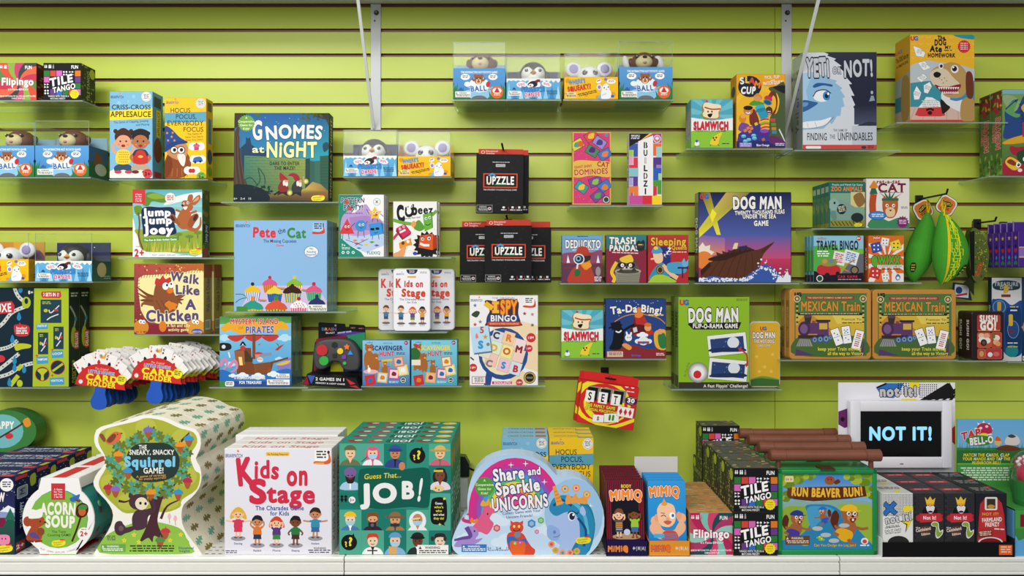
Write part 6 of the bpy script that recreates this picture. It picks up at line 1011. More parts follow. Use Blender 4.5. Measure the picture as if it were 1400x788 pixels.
a.T('rat-a-tat', 435, 52, 14, '7a1f3c', w=92, b=.04, j=3); a.T('CAT', 450, 76, 32, '7a1f3c', w=110, b=.05); a.fine(400, 92, 500, 98, 1, '888'); a.L([(376, 180), (374, 140), (378, 100)], 26, 'b8502a'); a.P([(362, 100), (394, 100), (386, 76), (370, 76)], '2f6a50'); a.B([(362, 76), (370, 60), (380, 48), (390, 62), (394, 76)], 'd88a2c'); a.B([(362, 230), (380, 190), (430, 205), (480, 190), (517, 215), (517, 230)], '3f8a60')
for x, y in ((398, 92), (412, 82), (440, 80), (465, 84), (490, 96), (420, 100)): a.P([(440-6, 125), (x, y), (446, 125)], '2f6a50')
a.B([(412, 130), (418, 108), (432, 116), (452, 116), (466, 108), (472, 130), (470, 165), (455, 190), (430, 190), (414, 165)], 'b8602c'); a.R(410, 116, 474, 126, '2f6a50'); a.B([(424, 160), (442, 150), (460, 160), (456, 185), (430, 185)], 'e8c49a'); eye(a, 430, 144, 6, '3a7a3a'); eye(a, 455, 144, 6, '3a7a3a'); a.P([(437, 160), (449, 160), (443, 167)], '5a2018'); a.B([(400, 230), (410, 195), (440, 205), (470, 195), (490, 230)], '3f8a60'); a.E(393, 182, 35, 17, '2f66b0'); a.E(393, 182, 31, 14, '4a86c8'); a.fine(370, 176, 416, 190, 2, 'e4ecf6'); a.S(490, 208, 25, 19, 14, '7a2a6a'); a.fine(476, 199, 504, 217, 3, 'e8d0e4'); a.fine(484, 148, 510, 158, 2, '777')
A_TBIN = A(147, 260, 340, 438, '8fc6dc'); a = A_TBIN
a.R(147, 310, 340, 410, '7ac04a'); a.P([(147, 300), (240, 296), (250, 410), (147, 410)], '55b04a'); a.P([(250, 410), (310, 330), (340, 330), (340, 410)], '6a6a74'); a.R(147, 404, 340, 438, '2a1c2c'); a.B([(147, 395), (200, 415), (280, 412), (340, 402), (340, 438), (147, 438)], '241a2a')
a.T('eeBoo', 180, 270, 9, 'b8344a', w=34); a.T('TRAVEL BINGO', 240, 297, 32, '2a2036', w=162, b=.045); a.E(321, 270, 9, 9, 'c8343c'); a.T('4+', 321, 270, 8, 'fff', b=.04); a.fine(160, 318, 208, 344, 3, 'f2f4ee')
a.R(222, 322, 270, 372, 'f2e8ea', r=-12); a.fine(228, 330, 264, 366, 5, 'c84a5a', r=-12); a.R(262, 318, 318, 368, 'e8eef4', r=-16); a.fine(270, 326, 310, 362, 5, '4a7ac0', r=-16); a.L([(265, 376), (308, 352)], 5, 'c8883a', False); a.L([(240, 380), (282, 396)], 5, 'c8883a', False)
a.B([(160, 396), (166, 375), (200, 368), (235, 372), (252, 392), (240, 408), (180, 410)], 'c8303c'); a.E(205, 362, 34, 16, '8a9a3a'); a.E(190, 358, 10, 9, 'c89a5a'); a.E(215, 358, 10, 9, '6a8ab0'); a.E(200, 412, 10, 10, '222'); a.E(240, 405, 8, 8, '222'); a.E(171, 424, 13, 13, 'e8ece4'); a.E(171, 424, 10, 10, '2a4a40'); a.E(305, 392, 16, 16, '161616'); a.E(305, 392, 12, 12, '8a7a5a'); a.T('CAR GAME', 278, 417, 9, 'd8344a', w=76, b=.03, sp=.08); a.fine(240, 426, 330, 432, 1, 'aaa')
A_TBIN_S = A(0, 0, 18, 64, '6ab0c8'); A_TBIN_S.R(0, 20, 18, 50, '5aa04a'); A_TBIN_S.R(0, 54, 18, 64, '3a2a3a')
A_QWX = A(358, 260, 495, 440, 'f0ede8'); a = A_QWX
for i in range(11): t0 = math.radians(i*33); t1 = math.radians(i*33+20); a.P([(428, 352), (428+160*math.cos(t0), 352+160*math.sin(t0)), (428+160*math.cos(t1), 352+160*math.sin(t1))], 'e2702c')
a.R(358, 260, 495, 290, 'e2702c'); a.R(380, 262, 400, 276, 'c84a1c'); a.T('NSV', 390, 269, 9, 'fff')
def die(x, y, s, c, p, q):
    a.R(x-s, y-s, x+s, y+s, mixc(c, '000', .25), r=q); a.R(x-s*.88, y-s*.9, x+s*.88, y+s*.8, c, r=q)
    for u, v in ((-.4, -.4), (.4, .4), (.4, -.4), (-.4, .4)): a.E(x+u*s, y+v*s, s*.17, s*.17, p, n=8)
die(388, 306, 19, '3a56a8', 'fff', 15); die(422, 284, 15, 'f4f2f0', '222', -10); die(464, 298, 19, 'f2d83a', '222', 20); die(384, 405, 20, 'd83434', 'fff', -15); die(424, 418, 14, 'f4f2f0', '222', 10)
a.E(428, 356, 66, 24, 'e2702c'); a.T('QWIXX', 426, 356, 32, '5fae3a', w=112, b=.085, o=('2c3a1c', .05), j=4); a.R(392, 374, 492, 384, 'e8e4e0'); a.T('A COUNTING DICE GAME THAT', 442, 379, 6, '333', w=92); a.fine(410, 388, 480, 394, 1, '333'); a.R(448, 406, 494, 440, 'f0ede8'); a.B([(462, 420), (472, 408), (482, 420), (476, 432), (466, 432)], '5a6ab0'); a.E(472, 424, 6, 6, 'f4f4f4')
# train dominoes tin (frame 0..320 x 0..272)
A_TRAIN = A(55, 465, 370, 738, 'c78a3c'); a = A_TRAIN
a.R(70, 478, 356, 728, '4a7a3c'); a.T('U', 78, 483, 14, '222', b=.1); a.T('G', 91, 483, 14, '222', b=.1)
a.R(74, 496, 346, 722, '4f7d3e'); a.R(74, 560, 346, 680, 'd9b63a'); a.P([(215, 560), (346, 560), (346, 600), (240, 600)], 'e8cf5a'); a.P([(74, 600), (110, 566), (140, 566), (215, 620), (215, 650), (74, 660)], 'c98a34')
a.R(112, 488, 308, 504, '9a3a3a'); a.T('THE GREATEST DOMINO GAME AROUND!', 210, 496, 7, 'e8c88a', w=180, b=.02); a.T('MEXICAN Train', 214, 530, 36, 'dd8f34', w=238, b=.045, o=('2a3a1c', .03)); a.R(82, 556, 340, 566, '20241c'); a.fine(90, 558, 335, 564, 1, 'd8c88a'); a.T('Premium Tin', 296, 582, 9, '7a4a1c', w=80, b=.02); a.fine(258, 594, 336, 602, 1, '6a4a1c')
a.B([(74, 660), (140, 650), (250, 645), (346, 660), (346, 725), (74, 725)], '4a6a34'); a.P([(74, 700), (74, 726), (150, 726), (110, 712)], '5a3a6a'); a.P([(346, 660), (346, 726), (330, 726)], '5a3a6a')
a.R(92, 596, 180, 640, '5f3a6a', rad=8); a.E(108, 620, 24, 30, '4a2c56'); a.E(107, 620, 15, 19, '7a5a86'); a.R(160, 590, 205, 650, '5f3a6a'); a.R(168, 598, 200, 622, 'd8b04a'); a.R(154, 584, 212, 592, '2c2430'); a.P([(112, 600), (108, 572), (138, 572), (132, 600)], '3a3036'); a.E(122, 570, 16, 6, '5a4a50'); a.R(140, 588, 152, 598, '8a4a3a'); a.R(84, 645, 205, 658, '3a2a34'); a.P([(76, 690), (90, 660), (130, 662), (142, 690)], '9a9a98')
for i in range(6): a.L([(82+i*10, 690), (94+i*6, 662)], 2, '5a5a5a', False)
for x, y, q in ((150, 664, 12), (172, 662, 12), (195, 660, 14), (212, 655, 9)): a.E(x, y, q, q*1.1, '3a5a8a'); a.E(x, y, q*.7, q*.78, '7a9ac0'); a.E(x, y, q*.25, q*.3, '222')
domino(a, 238, 652, 32, 66, 20, '3a3a3c', ((-.5, -.6), (.5, -.3), (0, .5))); domino(a, 276, 644, 32, 68, 8, '3a6ac8', ((-.6, -.7), (.6, -.7), (0, -.5), (-.6, -.3), (.6, -.3), (-.5, .4), (.5, .7))); domino(a, 320, 664, 34, 76, -14, 'c8344a', [(u, v) for u in (-.6, 0, .6) for v in (-.75, -.5, -.25, .25, .5, .75)])
a.T('keep your Train moving', 248, 700, 13, 'f0dc3a', w=172, b=.035); a.T('all the way to Victory', 272, 718, 13, 'f0dc3a', w=142, b=.035)
for x in (80, 342):
    for i in range(12): a.R(x-4, 500+i*9, x+4, 506+i*9, 'c9b06a' if i % 2 else '2c2c1c')
    a.E(x, 500, 14, 14, 'd8c08a'); a.E(x, 500, 10, 10, '2c2c1c'); a.E(x, 500, 6, 6, 'd8c08a')
# small sushi tin (frame 0..245 x 0..350)
A_SUSHI = A(0, 0, 245, 350, '23191a'); a = A_SUSHI
a.R(34, 16, 226, 142, 'a83a2c', rad=16); a.T('SUSHi', 130, 44, 44, 'f2eeea', w=150, b=.085, j=3); a.T('GO!', 128, 100, 60, 'f2eeea', w=136, b=.09, j=3)
for x0, y0, x1, y1, c in ((38, 152, 144, 262, 'c8502f'), (152, 150, 232, 262, 'b8402f'), (40, 274, 98, 346, 'b84a3a'), (104, 272, 234, 346, 'b0363a')): a.R(x0-3, y0-3, x1+3, y1+3, 'd86a4a', rad=14); a.R(x0, y0, x1, y1, c, rad=12)
a.E(70, 175, 26, 20, 'f0c0a0'); a.E(112, 175, 26, 20, 'f0a07a'); a.E(75, 205, 30, 22, 'ece4dc'); a.E(118, 210, 26, 22, 'ece4dc'); a.E(88, 226, 26, 26, '23201f'); a.E(88, 226, 15, 15, '4a4a4a'); a.E(88, 226, 8, 8, '8a3a2c'); a.E(192, 190, 28, 22, 'ece0d4'); a.E(188, 222, 24, 20, 'e8b08a'); a.E(205, 235, 22, 18, 'e89a5a'); a.E(168, 180, 14, 16, '5a7a3a'); a.E(70, 310, 18, 22, 'c8a060'); a.E(140, 316, 20, 18, 'e0e0e0'); a.E(190, 312, 26, 18, 'd8645a'); a.fine(38, 132, 220, 140, 1, 'e8b06a')
# treasure diving box
A_DIVE = A(345, 50, 760, 655, '16324a'); a = A_DIVE
a.R(345, 50, 530, 655, 'd8d8d8'); a.B([(345, 240), (370, 206), (420, 210), (470, 250), (530, 215), (560, 300), (540, 560), (500, 620), (440, 610), (400, 560), (345, 560)], '1f4f94'); a.B([(430, 300), (500, 260), (525, 300), (525, 560), (490, 620), (440, 560)], '173a6a'); a.E(470, 580, 40, 44, '1f8a94'); a.B([(352, 100), (380, 78), (435, 70), (500, 80), (520, 102), (510, 135), (435, 145), (365, 135)], '23404a'); a.T('TREASURE', 436, 98, 26, 'b8c4c4', w=150, b=.05); a.T('DIVES', 436, 124, 18, 'b8c4c4', w=80, b=.05); a.B([(425, 110), (440, 105), (450, 150), (430, 165), (418, 160)], 'd8b03a'); a.R(405, 172, 462, 192, '7a3a34')
a.E(392, 262, 40, 48, '8aa4bc'); a.E(392, 262, 36, 44, '24588f'); a.R(380, 225, 404, 290, 'c8a03a', rad=8); a.E(478, 425, 36, 64, '8aa4bc'); a.E(478, 425, 33, 60, '24508a'); a.R(450, 315, 476, 400, 'd8b03a', rad=10); a.E(468, 440, 16, 12, '8a2c3a'); a.fine(458, 258, 510, 272, 1, 'd8c04a'); a.fine(460, 282, 510, 300, 1, 'e0e0e0'); a.fine(442, 518, 505, 532, 1, 'e8e8e8'); a.fine(442, 545, 512, 558, 1, 'd8c04a')
a.R(530, 50, 760, 655, '1f4a6a', '16304a'); a.T('TREASURE', 650, 105, 34, 'c8d4d8', w=200, b=.06); a.B([(535, 420), (545, 370), (580, 340), (620, 380), (640, 450), (600, 480), (560, 460)], 'b8744a'); a.L([(535, 400), (560, 430), (580, 470)], 22, 'c88a5c'); a.E(580, 290, 30, 30, '5a4a3a'); a.R(536, 615, 600, 648, 'e0e0e0'); a.E(550, 632, 10, 10, 'b8444a')
# ---------------------------------------------------------------- bottom-shelf artwork
A_MALL = A(-300, 310, 72, 690, '1c2350'); a = A_MALL
a.R(-300, 310, 72, 690, '161c40', '3a3f7a'); r = random.Random(3)
for i in range(40): a.E(-300+r.random()*370, 315+r.random()*150, 2, 2, 'dfe6f4', n=5)
a.P([(-200, 520), (-90, 440), (-20, 500), (40, 450), (72, 470), (72, 560), (-200, 560)], '8a9ac8'); a.P([(0, 480), (40, 450), (72, 466), (72, 486)], 'e8eef6'); a.R(-300, 510, 30, 560, '7a2040')
for x in (50, -150): a.P([(x-34, 560), (x, 480), (x+34, 560)], '1f5a4a'); a.P([(x-26, 520), (x, 462), (x+26, 520)], '2a6a54')
a.R(-300, 556, 72, 690, '28544a', '1c3a3c'); a.B([(-10, 600), (20, 592), (46, 600), (44, 636), (0, 640)], 'e88ab0'); a.E(12, 612, 3, 4, '222'); a.E(28, 612, 3, 4, '222'); a.E(33, 350, 32, 32, 'f2f0ee'); a.fine(12, 334, 54, 366, 3, '556'); a.T('MALLOW', -40, 410, 40, 'f4f0ec', w=130, b=.07, o=('241c40', .06)); logo(a, 20, 660, .9)
A_MALL_S = A(0, 0, 88, 390, '191d45'); a = A_MALL_S; r = random.Random(5)
for i in range(24): a.E(r.random()*88, r.random()*200, 2, 2, 'c8d0e8', n=5)
a.R(8, 60, 52, 120, 'c8ccd2', rad=8); a.R(11, 63, 49, 117, '8f969e', rad=6); a.T('Σ', 30, 90, 26, '22262c', b=.03); a.B([(62, 30), (84, 22), (86, 70), (66, 80)], 'b8b83a'); a.R(0, 0, 50, 22, 'c83a44'); a.R(0, 300, 88, 390, '1a3a4a')
a.T('THE HAPPY', 28, 205, 15, 'e8e8ee', r=90, w=130, b=.06, o=('0c0f24', .05)); a.T('MALLOW', 62, 195, 19, 'e8e8ee', r=90, w=120, b=.06, o=('0c0f24', .05)); a.R(4, 335, 40, 380, 'b8343c'); a.T('2+', 22, 358, 20, 'fff', b=.05); a.R(60, 270, 84, 320, '3a6a5a')
A_MALL_T = A(0, 0, 190, 78, '22264f'); a = A_MALL_T; a.T('THE HAPPY MALLOW', 90, 30, 17, 'c8cad8', w=150, b=.05); a.fine(20, 48, 160, 66, 2, 'aab0c8'); a.R(150, 60, 180, 76, 'c83a44'); a.R(176, 20, 190, 50, 'b8a83a'); a.R(0, 60, 40, 76, '8a3a44')
A_ACORN = A(105, 322, 446, 697, 'f2f1ee'); a = A_ACORN
a.E(278, 518, 138, 138, '2a8a86'); a.E(276, 520, 137, 137, '7fb84a'); a.R(242, 350, 308, 428, 'c8363c')
for i, t in enumerate(('A Game', 'for You', 'and Your', '2 Year Old')): a.T(t, 275, 378+i*12, 8, 'f4dcdc', w=40, b=.03)
a.T('ACORN', 277, 470, 52, 'f4efe2', w=168, b=.07, j=4); a.T('SOUP', 286, 532, 50, 'f4efe2', w=140, b=.07, j=4); a.T('The Tasty', 278, 578, 11, '2a4a24', w=68, b=.02); a.T('Counting GAME!', 280, 594, 11, '2a4a24', w=112, b=.02)
a.B([(330, 420), (350, 412), (365, 405), (378, 402), (370, 425), (350, 438), (334, 434)], '3a6ab0'); a.E(348, 408, 6, 6, '3a8ac8'); a.B([(352, 425), (380, 430), (372, 440)], '7a3a3a')
a.B([(358, 480), (365, 455), (390, 442), (415, 455), (416, 485), (400, 508), (375, 512), (360, 500)], '4a2018'); a.E(388, 482, 18, 22, 'c8642c'); a.B([(368, 470), (385, 450), (412, 456), (404, 474)], '4a8a4a'); a.L([(382, 508), (362, 570), (340, 625)], 9, '4a2018')
M = 'a84a2c'
a.E(130, 530, 20, 24, M); a.E(198, 522, 12, 14, M); a.B([(132, 545), (150, 520), (190, 518), (214, 532), (200, 550), (170, 560)], M); a.B([(125, 600), (150, 555), (185, 560), (200, 590), (190, 620), (150, 625), (128, 618)], M); a.E(193, 578, 18, 19, '8a4a24'); a.B([(138, 590), (160, 580), (180, 595), (185, 612), (150, 606)], '5a4a8a'); a.B([(135, 505), (130, 485), (150, 472), (170, 476), (196, 470), (202, 492), (192, 512), (140, 516)], 'f2f0ec'); a.E(190, 530, 4, 4, '222'); a.E(213, 534, 5, 4, '4a1a14'); a.L([(135, 622), (160, 626)], 8, '7a3020'); a.L([(165, 626), (200, 622)], 8, '7a3020')
a.E(396, 588, 30, 30, 'f2f1ee'); a.T('2+', 398, 588, 22, 'c8363c', w=38, b=.06); a.fine(384, 566, 408, 572, 1, 'c33'); logo(a, 275, 632, .75); a.T('PLAY · LEARN · EXPLORE · CONNECT', 278, 676, 8, '9a7a7a', w=180, arc=-25); a.R(190, 684, 232, 697, 'c8363c'); a.R(232, 684, 356, 697, '7fb84a')
A_SQ = A(440, 30, 960, 690, 'f2efe4'); a = A_SQ
a.B([(465, 160), (480, 105), (560, 78), (640, 60), (690, 44), (770, 56), (850, 92), (915, 112), (932, 160), (900, 220), (920, 290), (945, 310), (930, 380), (860, 430), (850, 465), (780, 490), (700, 480), (600, 495), (545, 460), (480, 390), (468, 340), (500, 280), (500, 230)], 'aab03a', 3)
for x, y, q in ((545, 130, 50), (690, 90, 50), (860, 140, 50), (880, 320, 50), (520, 350, 45), (600, 440, 44), (800, 430, 50)): a.E(x, y, q, q*.9, 'b8bc4a')
a.B([(500, 600), (600, 550), (700, 530), (840, 560), (880, 610), (870, 640), (600, 640), (490, 640)], '8fbf4a'); a.B([(470, 680), (500, 600), (700, 575), (860, 600), (900, 650), (905, 684), (690, 688)], '92c24c', 3)
a.B([(660, 630), (690, 560), (715, 480), (700, 420), (730, 400), (760, 380), (775, 400), (755, 470), (745, 540), (775, 620), (730, 600), (720, 630), (700, 610)], '4a2c34')
for pts in ([(720, 420), (690, 380), (650, 350)], [(745, 440), (790, 400), (840, 340)], [(760, 520), (790, 460), (850, 430)], [(740, 450), (770, 390), (790, 350)], [(560, 435), (590, 440), (620, 430)], [(850, 160), (895, 112)], [(550, 340), (600, 380)]): a.L(pts, (13, 5), '4a2c34')
r = random.Random(11)
for i in range(46):
    t = i*2*math.pi/46; x, y = 705+(165+22*math.sin(i*5))*math.cos(t), 262+(128+16*math.cos(i*7))*math.sin(t); leaf(a, x, y, 78, ('4f9a80', '6a7a34', '58a888', '5a6a2a')[i % 4], math.degrees(-t)+r.uniform(-40, 40))
a.B([(600, 220), (640, 170), (720, 160), (800, 168), (845, 220), (846, 270), (820, 320), (740, 345), (650, 338), (608, 290)], '2a3a36', 3)
a.T('THE', 676, 181, 20, 'f2f0e6', w=38, b=.05); a.T('SNEAKY, SNACKY', 718, 205, 22, 'f2f0e6', w=212, b=.05, j=3); a.T('Squirrel', 712, 250, 44, '7fc8e8', w=246, b=.07, j=3); a.T('GAME!', 727, 291, 26, 'f2f0e6', w=98, b=.055, j=3); a.T('A game of strategy', 715, 316, 10, 'e0a04a', w=140, b=.02, r=4); a.T('for sneaky squirrels!', 722, 328, 10, 'e0a04a', w=130, b=.02, r=4)
for x, y, c1 in ((700, 100, '7a6ab8'), (892, 140, '3a94c8'), (852, 170, 'e8932c'), (560, 215, 'e8932c'), (606, 292, '3a94c8'), (512, 372, 'b82f50'), (546, 380, '8a6ac0'), (886, 340, 'b82f50'), (842, 395, '3a94c8'), (714, 395, 'e8932c'), (782, 578, 'c83a4a'), (757, 620, '5a8a4a')):
    a.B([(x-15, y+6), (x+15, y+6), (x+11, y+28), (x, y+40), (x-11, y+28)], 'a85a34'); a.B([(x-21, y+8), (x-18, y-8), (x, y-14), (x+18, y-8), (x+21, y+8)], c1); a.L([(x, y-12), (x+3, y-22)], 4, c1, False)
a.B([(500, 155), (520, 125), (545, 108), (570, 115), (570, 135), (550, 160), (520, 168)], 'dd6a3a'); a.B([(505, 150), (535, 118), (550, 130), (525, 160)], '7a4434'); a.B([(470, 125), (485, 118), (500, 145), (490, 155)], '8a4a3a'); a.E(556, 120, 3, 3, '222'); a.P([(570, 112), (582, 116), (570, 120)], '444')
Q = '4c3440'
a.B([(540, 560), (550, 535), (575, 532), (590, 560), (625, 555), (650, 560), (620, 580), (590, 590), (570, 600), (548, 590)], Q); a.E(568, 568, 26, 28, Q); a.E(572, 566, 12, 13, '6a5460')
a.B([(625, 545), (625, 510), (645, 480), (690, 475), (715, 470), (722, 490), (700, 510), (690, 560), (650, 575), (630, 565)], Q); a.E(655, 440, 46, 38, Q); a.B([(610, 420), (612, 396), (630, 408), (640, 420)], Q); a.B([(675, 415), (690, 402), (695, 425)], Q); a.E(669, 448, 30, 30, 'e9dcc0'); a.E(692, 448, 12, 10, 'e9dcc0'); a.E(688, 448, 6, 7, '222'); a.E(664, 446, 6, 7, '222'); a.L([(690, 500), (730, 480), (722, 425)], 14, Q)
for x, y in ((800, 512), (828, 522)): a.B([(x-8, y), (x-4, y-16), (x+4, y-16), (x+9, y), (x, y+10)], 'f0b8c0'); a.L([(x, y+8), (x+2, y+30)], 2, '5a8a4a', False)
for x, y in ((587, 622), (633, 596), (656, 630), (804, 622), (854, 595)): a.S(x, y, 13, 6, 5, 'f0e04a'); a.E(x, y, 4, 4, 'e8a83a')
warn(a, 476, 640, 594, 678, '6fa44a', 'e8f0e0'); a.fine(612, 645, 830, 680, 3, '33402a'); a.T('Educational', 880, 658, 11, '3a5a7a', w=72, b=.03); a.T('Insights', 872, 672, 11, '3a5a7a', w=52, b=.03); a.fine(505, 600, 545, 625, 3, '555')
A_UNI = A(28, 186, 782, 682, 'bcd6ee'); a = A_UNI
a.R(28, 186, 782, 682, 'a9cbea', 'd4e4f4')
for i, (q, c) in enumerate(((262, 'd8328a'), (236, 'c23a94'), (214, '8a5ab8'), (190, '4a9ad8'), (168, '5ab87a'), (146, 'f0d23a'), (122, 'f29a3a'), (100, 'dc4a8a'))): a.E(340, 470, q*.88, q*1.02, c, n=36)
a.B([(28, 600), (90, 520), (200, 500), (300, 440), (420, 450), (520, 430), (800, 500), (800, 700), (28, 700)], 'c3dcf2', 3)
for x, y, w in ((240, 520, 150), (400, 470, 150), (500, 560, 120), (300, 620, 160), (620, 380, 120), (100, 600, 100)): cloud(a, x, y, w, 'd6e8f8')
a.E(630, 480, 145, 175, '9cc4e6'); a.T('Share', 310, 283, 56, 'f4f2f2', w=158, b=.06, o=('3c2f70', .06), r=6, j=2); a.T('and', 436, 268, 36, 'f4f2f2', w=66, b=.05, o=('3c2f70', .07), r=4); a.T('Sparkle', 355, 346, 58, 'f4f2f2', w=222, b=.06, o=('3c2f70', .06), r=7, j=2); a.T('UNICORNS', 365, 424, 58, 'f4f2f2', w=282, b=.06, o=('3c2f70', .06), r=5, j=3)
a.T('Collect Gems with Your', 372, 470, 13, '3a5a90', w=190, b=.015, r=5); a.T('Unicorn Friends!', 362, 492, 13, '3a5a90', w=132, b=.015, r=4); seal(a, 190, 346, 50, '4f9a3c', ('A', 'Cooperative', 'Game for', 'Kids!'), 'e4f0c8', 20, .22)
for x, y in ((320, 238), (392, 232), (485, 322), (712, 440)): a.S(x, y, 16, 3, 4, 'f6f6fa')
H = 'a9c0ec'
a.B([(610, 400), (680, 420), (720, 460), (735, 560), (690, 682), (560, 682), (600, 600), (640, 540)], '1f7f9a'); a.B([(500, 540), (520, 480), (560, 430), (640, 420), (670, 450), (690, 560), (640, 620), (600, 682), (545, 682), (570, 610), (530, 610), (500, 590)], H); a.B([(500, 545), (520, 535), (560, 560), (555, 605), (525, 612), (500, 590)], '8fb0e4'); a.E(535, 570, 7, 9, '6a80b8'); a.L([(530, 594), (550, 592), (562, 582)], 3, '5a6aa0')
a.B([(510, 440), (540, 395), (610, 390), (650, 430), (700, 450), (730, 520), (720, 600), (690, 682), (640, 682), (660, 600), (650, 500), (600, 470), (545, 490), (515, 470)], '2c8ab8'); a.L([(560, 420), (620, 420), (680, 480), (700, 580)], 16, '5ab8d8'); a.L([(530, 440), (570, 410), (620, 440)], 12, '174f86'); a.L([(650, 500), (690, 560), (680, 640)], 12, '174f86'); a.B([(660, 470), (672, 440), (690, 470), (680, 490)], H)
a.P([(545, 440), (525, 345), (540, 340), (578, 430)], 'e8a04a')
for i in range(4): a.L([(534+i*4, 372+i*16), (548+i*8, 366+i*16)], 3, 'b8702a', False)
a.E(620, 492, 18, 22, 'f4f4f8'); a.E(622, 492, 14, 18, '23284a'); a.E(628, 484, 5, 6, 'fff'); a.L([(600, 478), (620, 466), (645, 478)], 5, '23284a'); a.P([(645, 476), (656, 466), (648, 484)], '23284a')
a.B([(590, 430), (600, 380), (620, 400), (640, 378), (655, 402), (690, 390), (695, 430), (640, 425)], 'e8a04a')
for x, y, c in ((587, 356, '3a9ac8'), (642, 352, 'd8508a'), (694, 384, '8ab04a')): a.E(x, y, 19, 19, 'e8a04a'); a.E(x, y, 11, 11, 'f2d0a0'); a.E(x, y, 7, 7, c)
for x, y, c in ((520, 630, 'd8508a'), (540, 660, '8ab04a'), (575, 672, '3a9ac8'), (612, 672, 'd8508a'), (645, 664, '8ab04a')): a.E(x, y, 16, 16, 'e8a04a'); a.E(x, y, 8, 8, c)
a.B([(120, 560), (150, 520), (180, 470), (205, 450), (240, 460), (215, 500), (235, 530), (205, 580), (170, 570)], 'e0608a'); a.B([(180, 470), (195, 430), (215, 440), (215, 470)], 'e0608a'); a.L([(125, 520), (85, 510), (90, 480), (120, 485)], (20, 8), 'c83a78'); a.B([(170, 440), (180, 412), (196, 422), (210, 404), (212, 436)], 'e8a83a')
a.B([(40, 640), (70, 600), (110, 590), (100, 560), (120, 540), (150, 555), (160, 580), (145, 605), (180, 600), (150, 625), (100, 640)], 'a88ad0'); a.L([(100, 545), (120, 590), (80, 600), (40, 610)], (24, 10), '6a4a9a'); a.B([(118, 520), (126, 498), (140, 512), (154, 500), (154, 524)], 'e8833a'); a.E(140, 565, 4, 5, '222'); a.E(205, 480, 4, 5, '222')
a.B([(305, 640), (300, 590), (320, 570), (375, 575), (400, 610), (420, 640), (440, 660), (420, 690), (340, 690)], 'd84a34'); a.B([(300, 600), (330, 590), (360, 610), (385, 600), (400, 620), (380, 650), (320, 650)], '3a6ab8'); a.E(348, 548, 34, 30, 'd84a3a'); a.P([(318, 530), (318, 512), (334, 524)], 'd84a3a'); a.P([(364, 522), (380, 512), (380, 532)], 'd84a3a'); a.E(336, 542, 6, 7, 'f0e06a'); a.E(360, 542, 6, 7, 'f0e06a'); a.L([(330, 558), (348, 566), (366, 556)], 4, '5a1414'); a.B([(315, 620), (350, 615), (390, 622), (380, 690), (330, 690)], 'e8642c'); a.E(352, 582, 16, 16, '7a8a9a')
for x, y, q, c in ((250, 550, 19, 'd8505a'), (422, 528, 22, '3a8ac8'), (468, 512, 17, '5ab05a'), (448, 568, 12, 'd86aa0'), (340, 625, 9, '8ac04a'), (365, 622, 9, 'c84ab0')): a.S(x, y, q, q*.85, 6, c); a.S(x, y, q*.6, q*.5, 6, mixc(c, 'fff', .3))
logo(a, 675, 610, .85); warn(a, 76, 630, 200, 668, '3a78c0', 'f0f4f8'); a.T('3+    2-4    15', 258, 650, 12, '3a5a90', w=110, b=.03); a.fine(206, 658, 312, 664, 1, '3a5a90')
# thin face-game packs
A_BODY = A(62, 370, 252, 690, '1a1424'); a = A_BODY
for i in range(20): a.R(62+i*9.5, 370, 67+i*9.5, 440 if 5 < i < 14 else 640, '8a1c2c')
a.P([(90, 440), (220, 430), (225, 610), (90, 612)], '14121c'); a.T('BODY', 163, 395, 14, 'ecd23a', w=52, b=.05); a.T('MiMiQ', 163, 432, 40, 'f0892c', w=166, b=.085, o=('f4ece4', .04), o2=('7a1c2c', .08), j=3, arc=8)
a.E(160, 620, 70, 14, 'b8946a'); kid(a, 124, 625, 128, SKIN[0], '7a4a30', '6a4a4a', '2a5a8a', 1); kid(a, 202, 625, 132, SKIN[2], '161214', '9ac43a', '3a6ab0', 1, 1)
for i in range(4): a.R(108, 558+i*9, 140, 562+i*9, 'e8a83a')
a.E(163, 600, 16, 14, 'c8cce0'); a.R(62, 632, 252, 690, '1c1240')
A_FACE = A(255, 365, 445, 690, '2a94d8'); a = A_FACE
a.R(255, 365, 445, 690, '2f9ade', '1f84c8'); a.T('MiMiQ', 340, 412, 42, 'f0892c', w=158, b=.085, o=('f4ece4', .04), o2=('1a4a8a', .08), j=3, arc=8)
a.B([(268, 600), (262, 570), (290, 545), (310, 560), (330, 590), (380, 590), (400, 565), (420, 545), (440, 570), (430, 600), (380, 630), (310, 630)], 'efb48c'); a.E(288, 548, 22, 22, 'efb48c'); a.E(422, 535, 22, 22, 'efb48c'); a.E(298, 535, 14, 18, 'e8a47c'); a.E(408, 525, 14, 18, 'e8a47c'); a.B([(302, 530), (300, 495), (320, 468), (352, 466), (384, 480), (392, 520), (386, 555), (360, 575), (325, 572), (308, 556)], 'f5c6a0'); a.B([(322, 475), (328, 462), (336, 448), (344, 462), (352, 472), (340, 480)], 'e8a02c')
a.E(375, 524, 14, 15, 'fff'); a.E(378, 524, 7, 8, '3a6ab0'); a.L([(318, 528), (332, 522), (344, 530)], 4, '6a3a24'); a.L([(318, 512), (338, 514)], 4, 'a86a34'); a.E(352, 540, 10, 9, 'eaa884'); a.B([(330, 552), (350, 546), (372, 552), (352, 566)], 'c8604a'); a.B([(326, 600), (355, 590), (392, 598), (398, 632), (322, 632)], 'd84a3a'); a.L([(326, 612), (394, 608)], 7, '3a8ab8', False); a.L([(326, 626), (396, 622)], 7, '3a8ab8', False); a.R(280, 606, 332, 624, '4ab0e0')
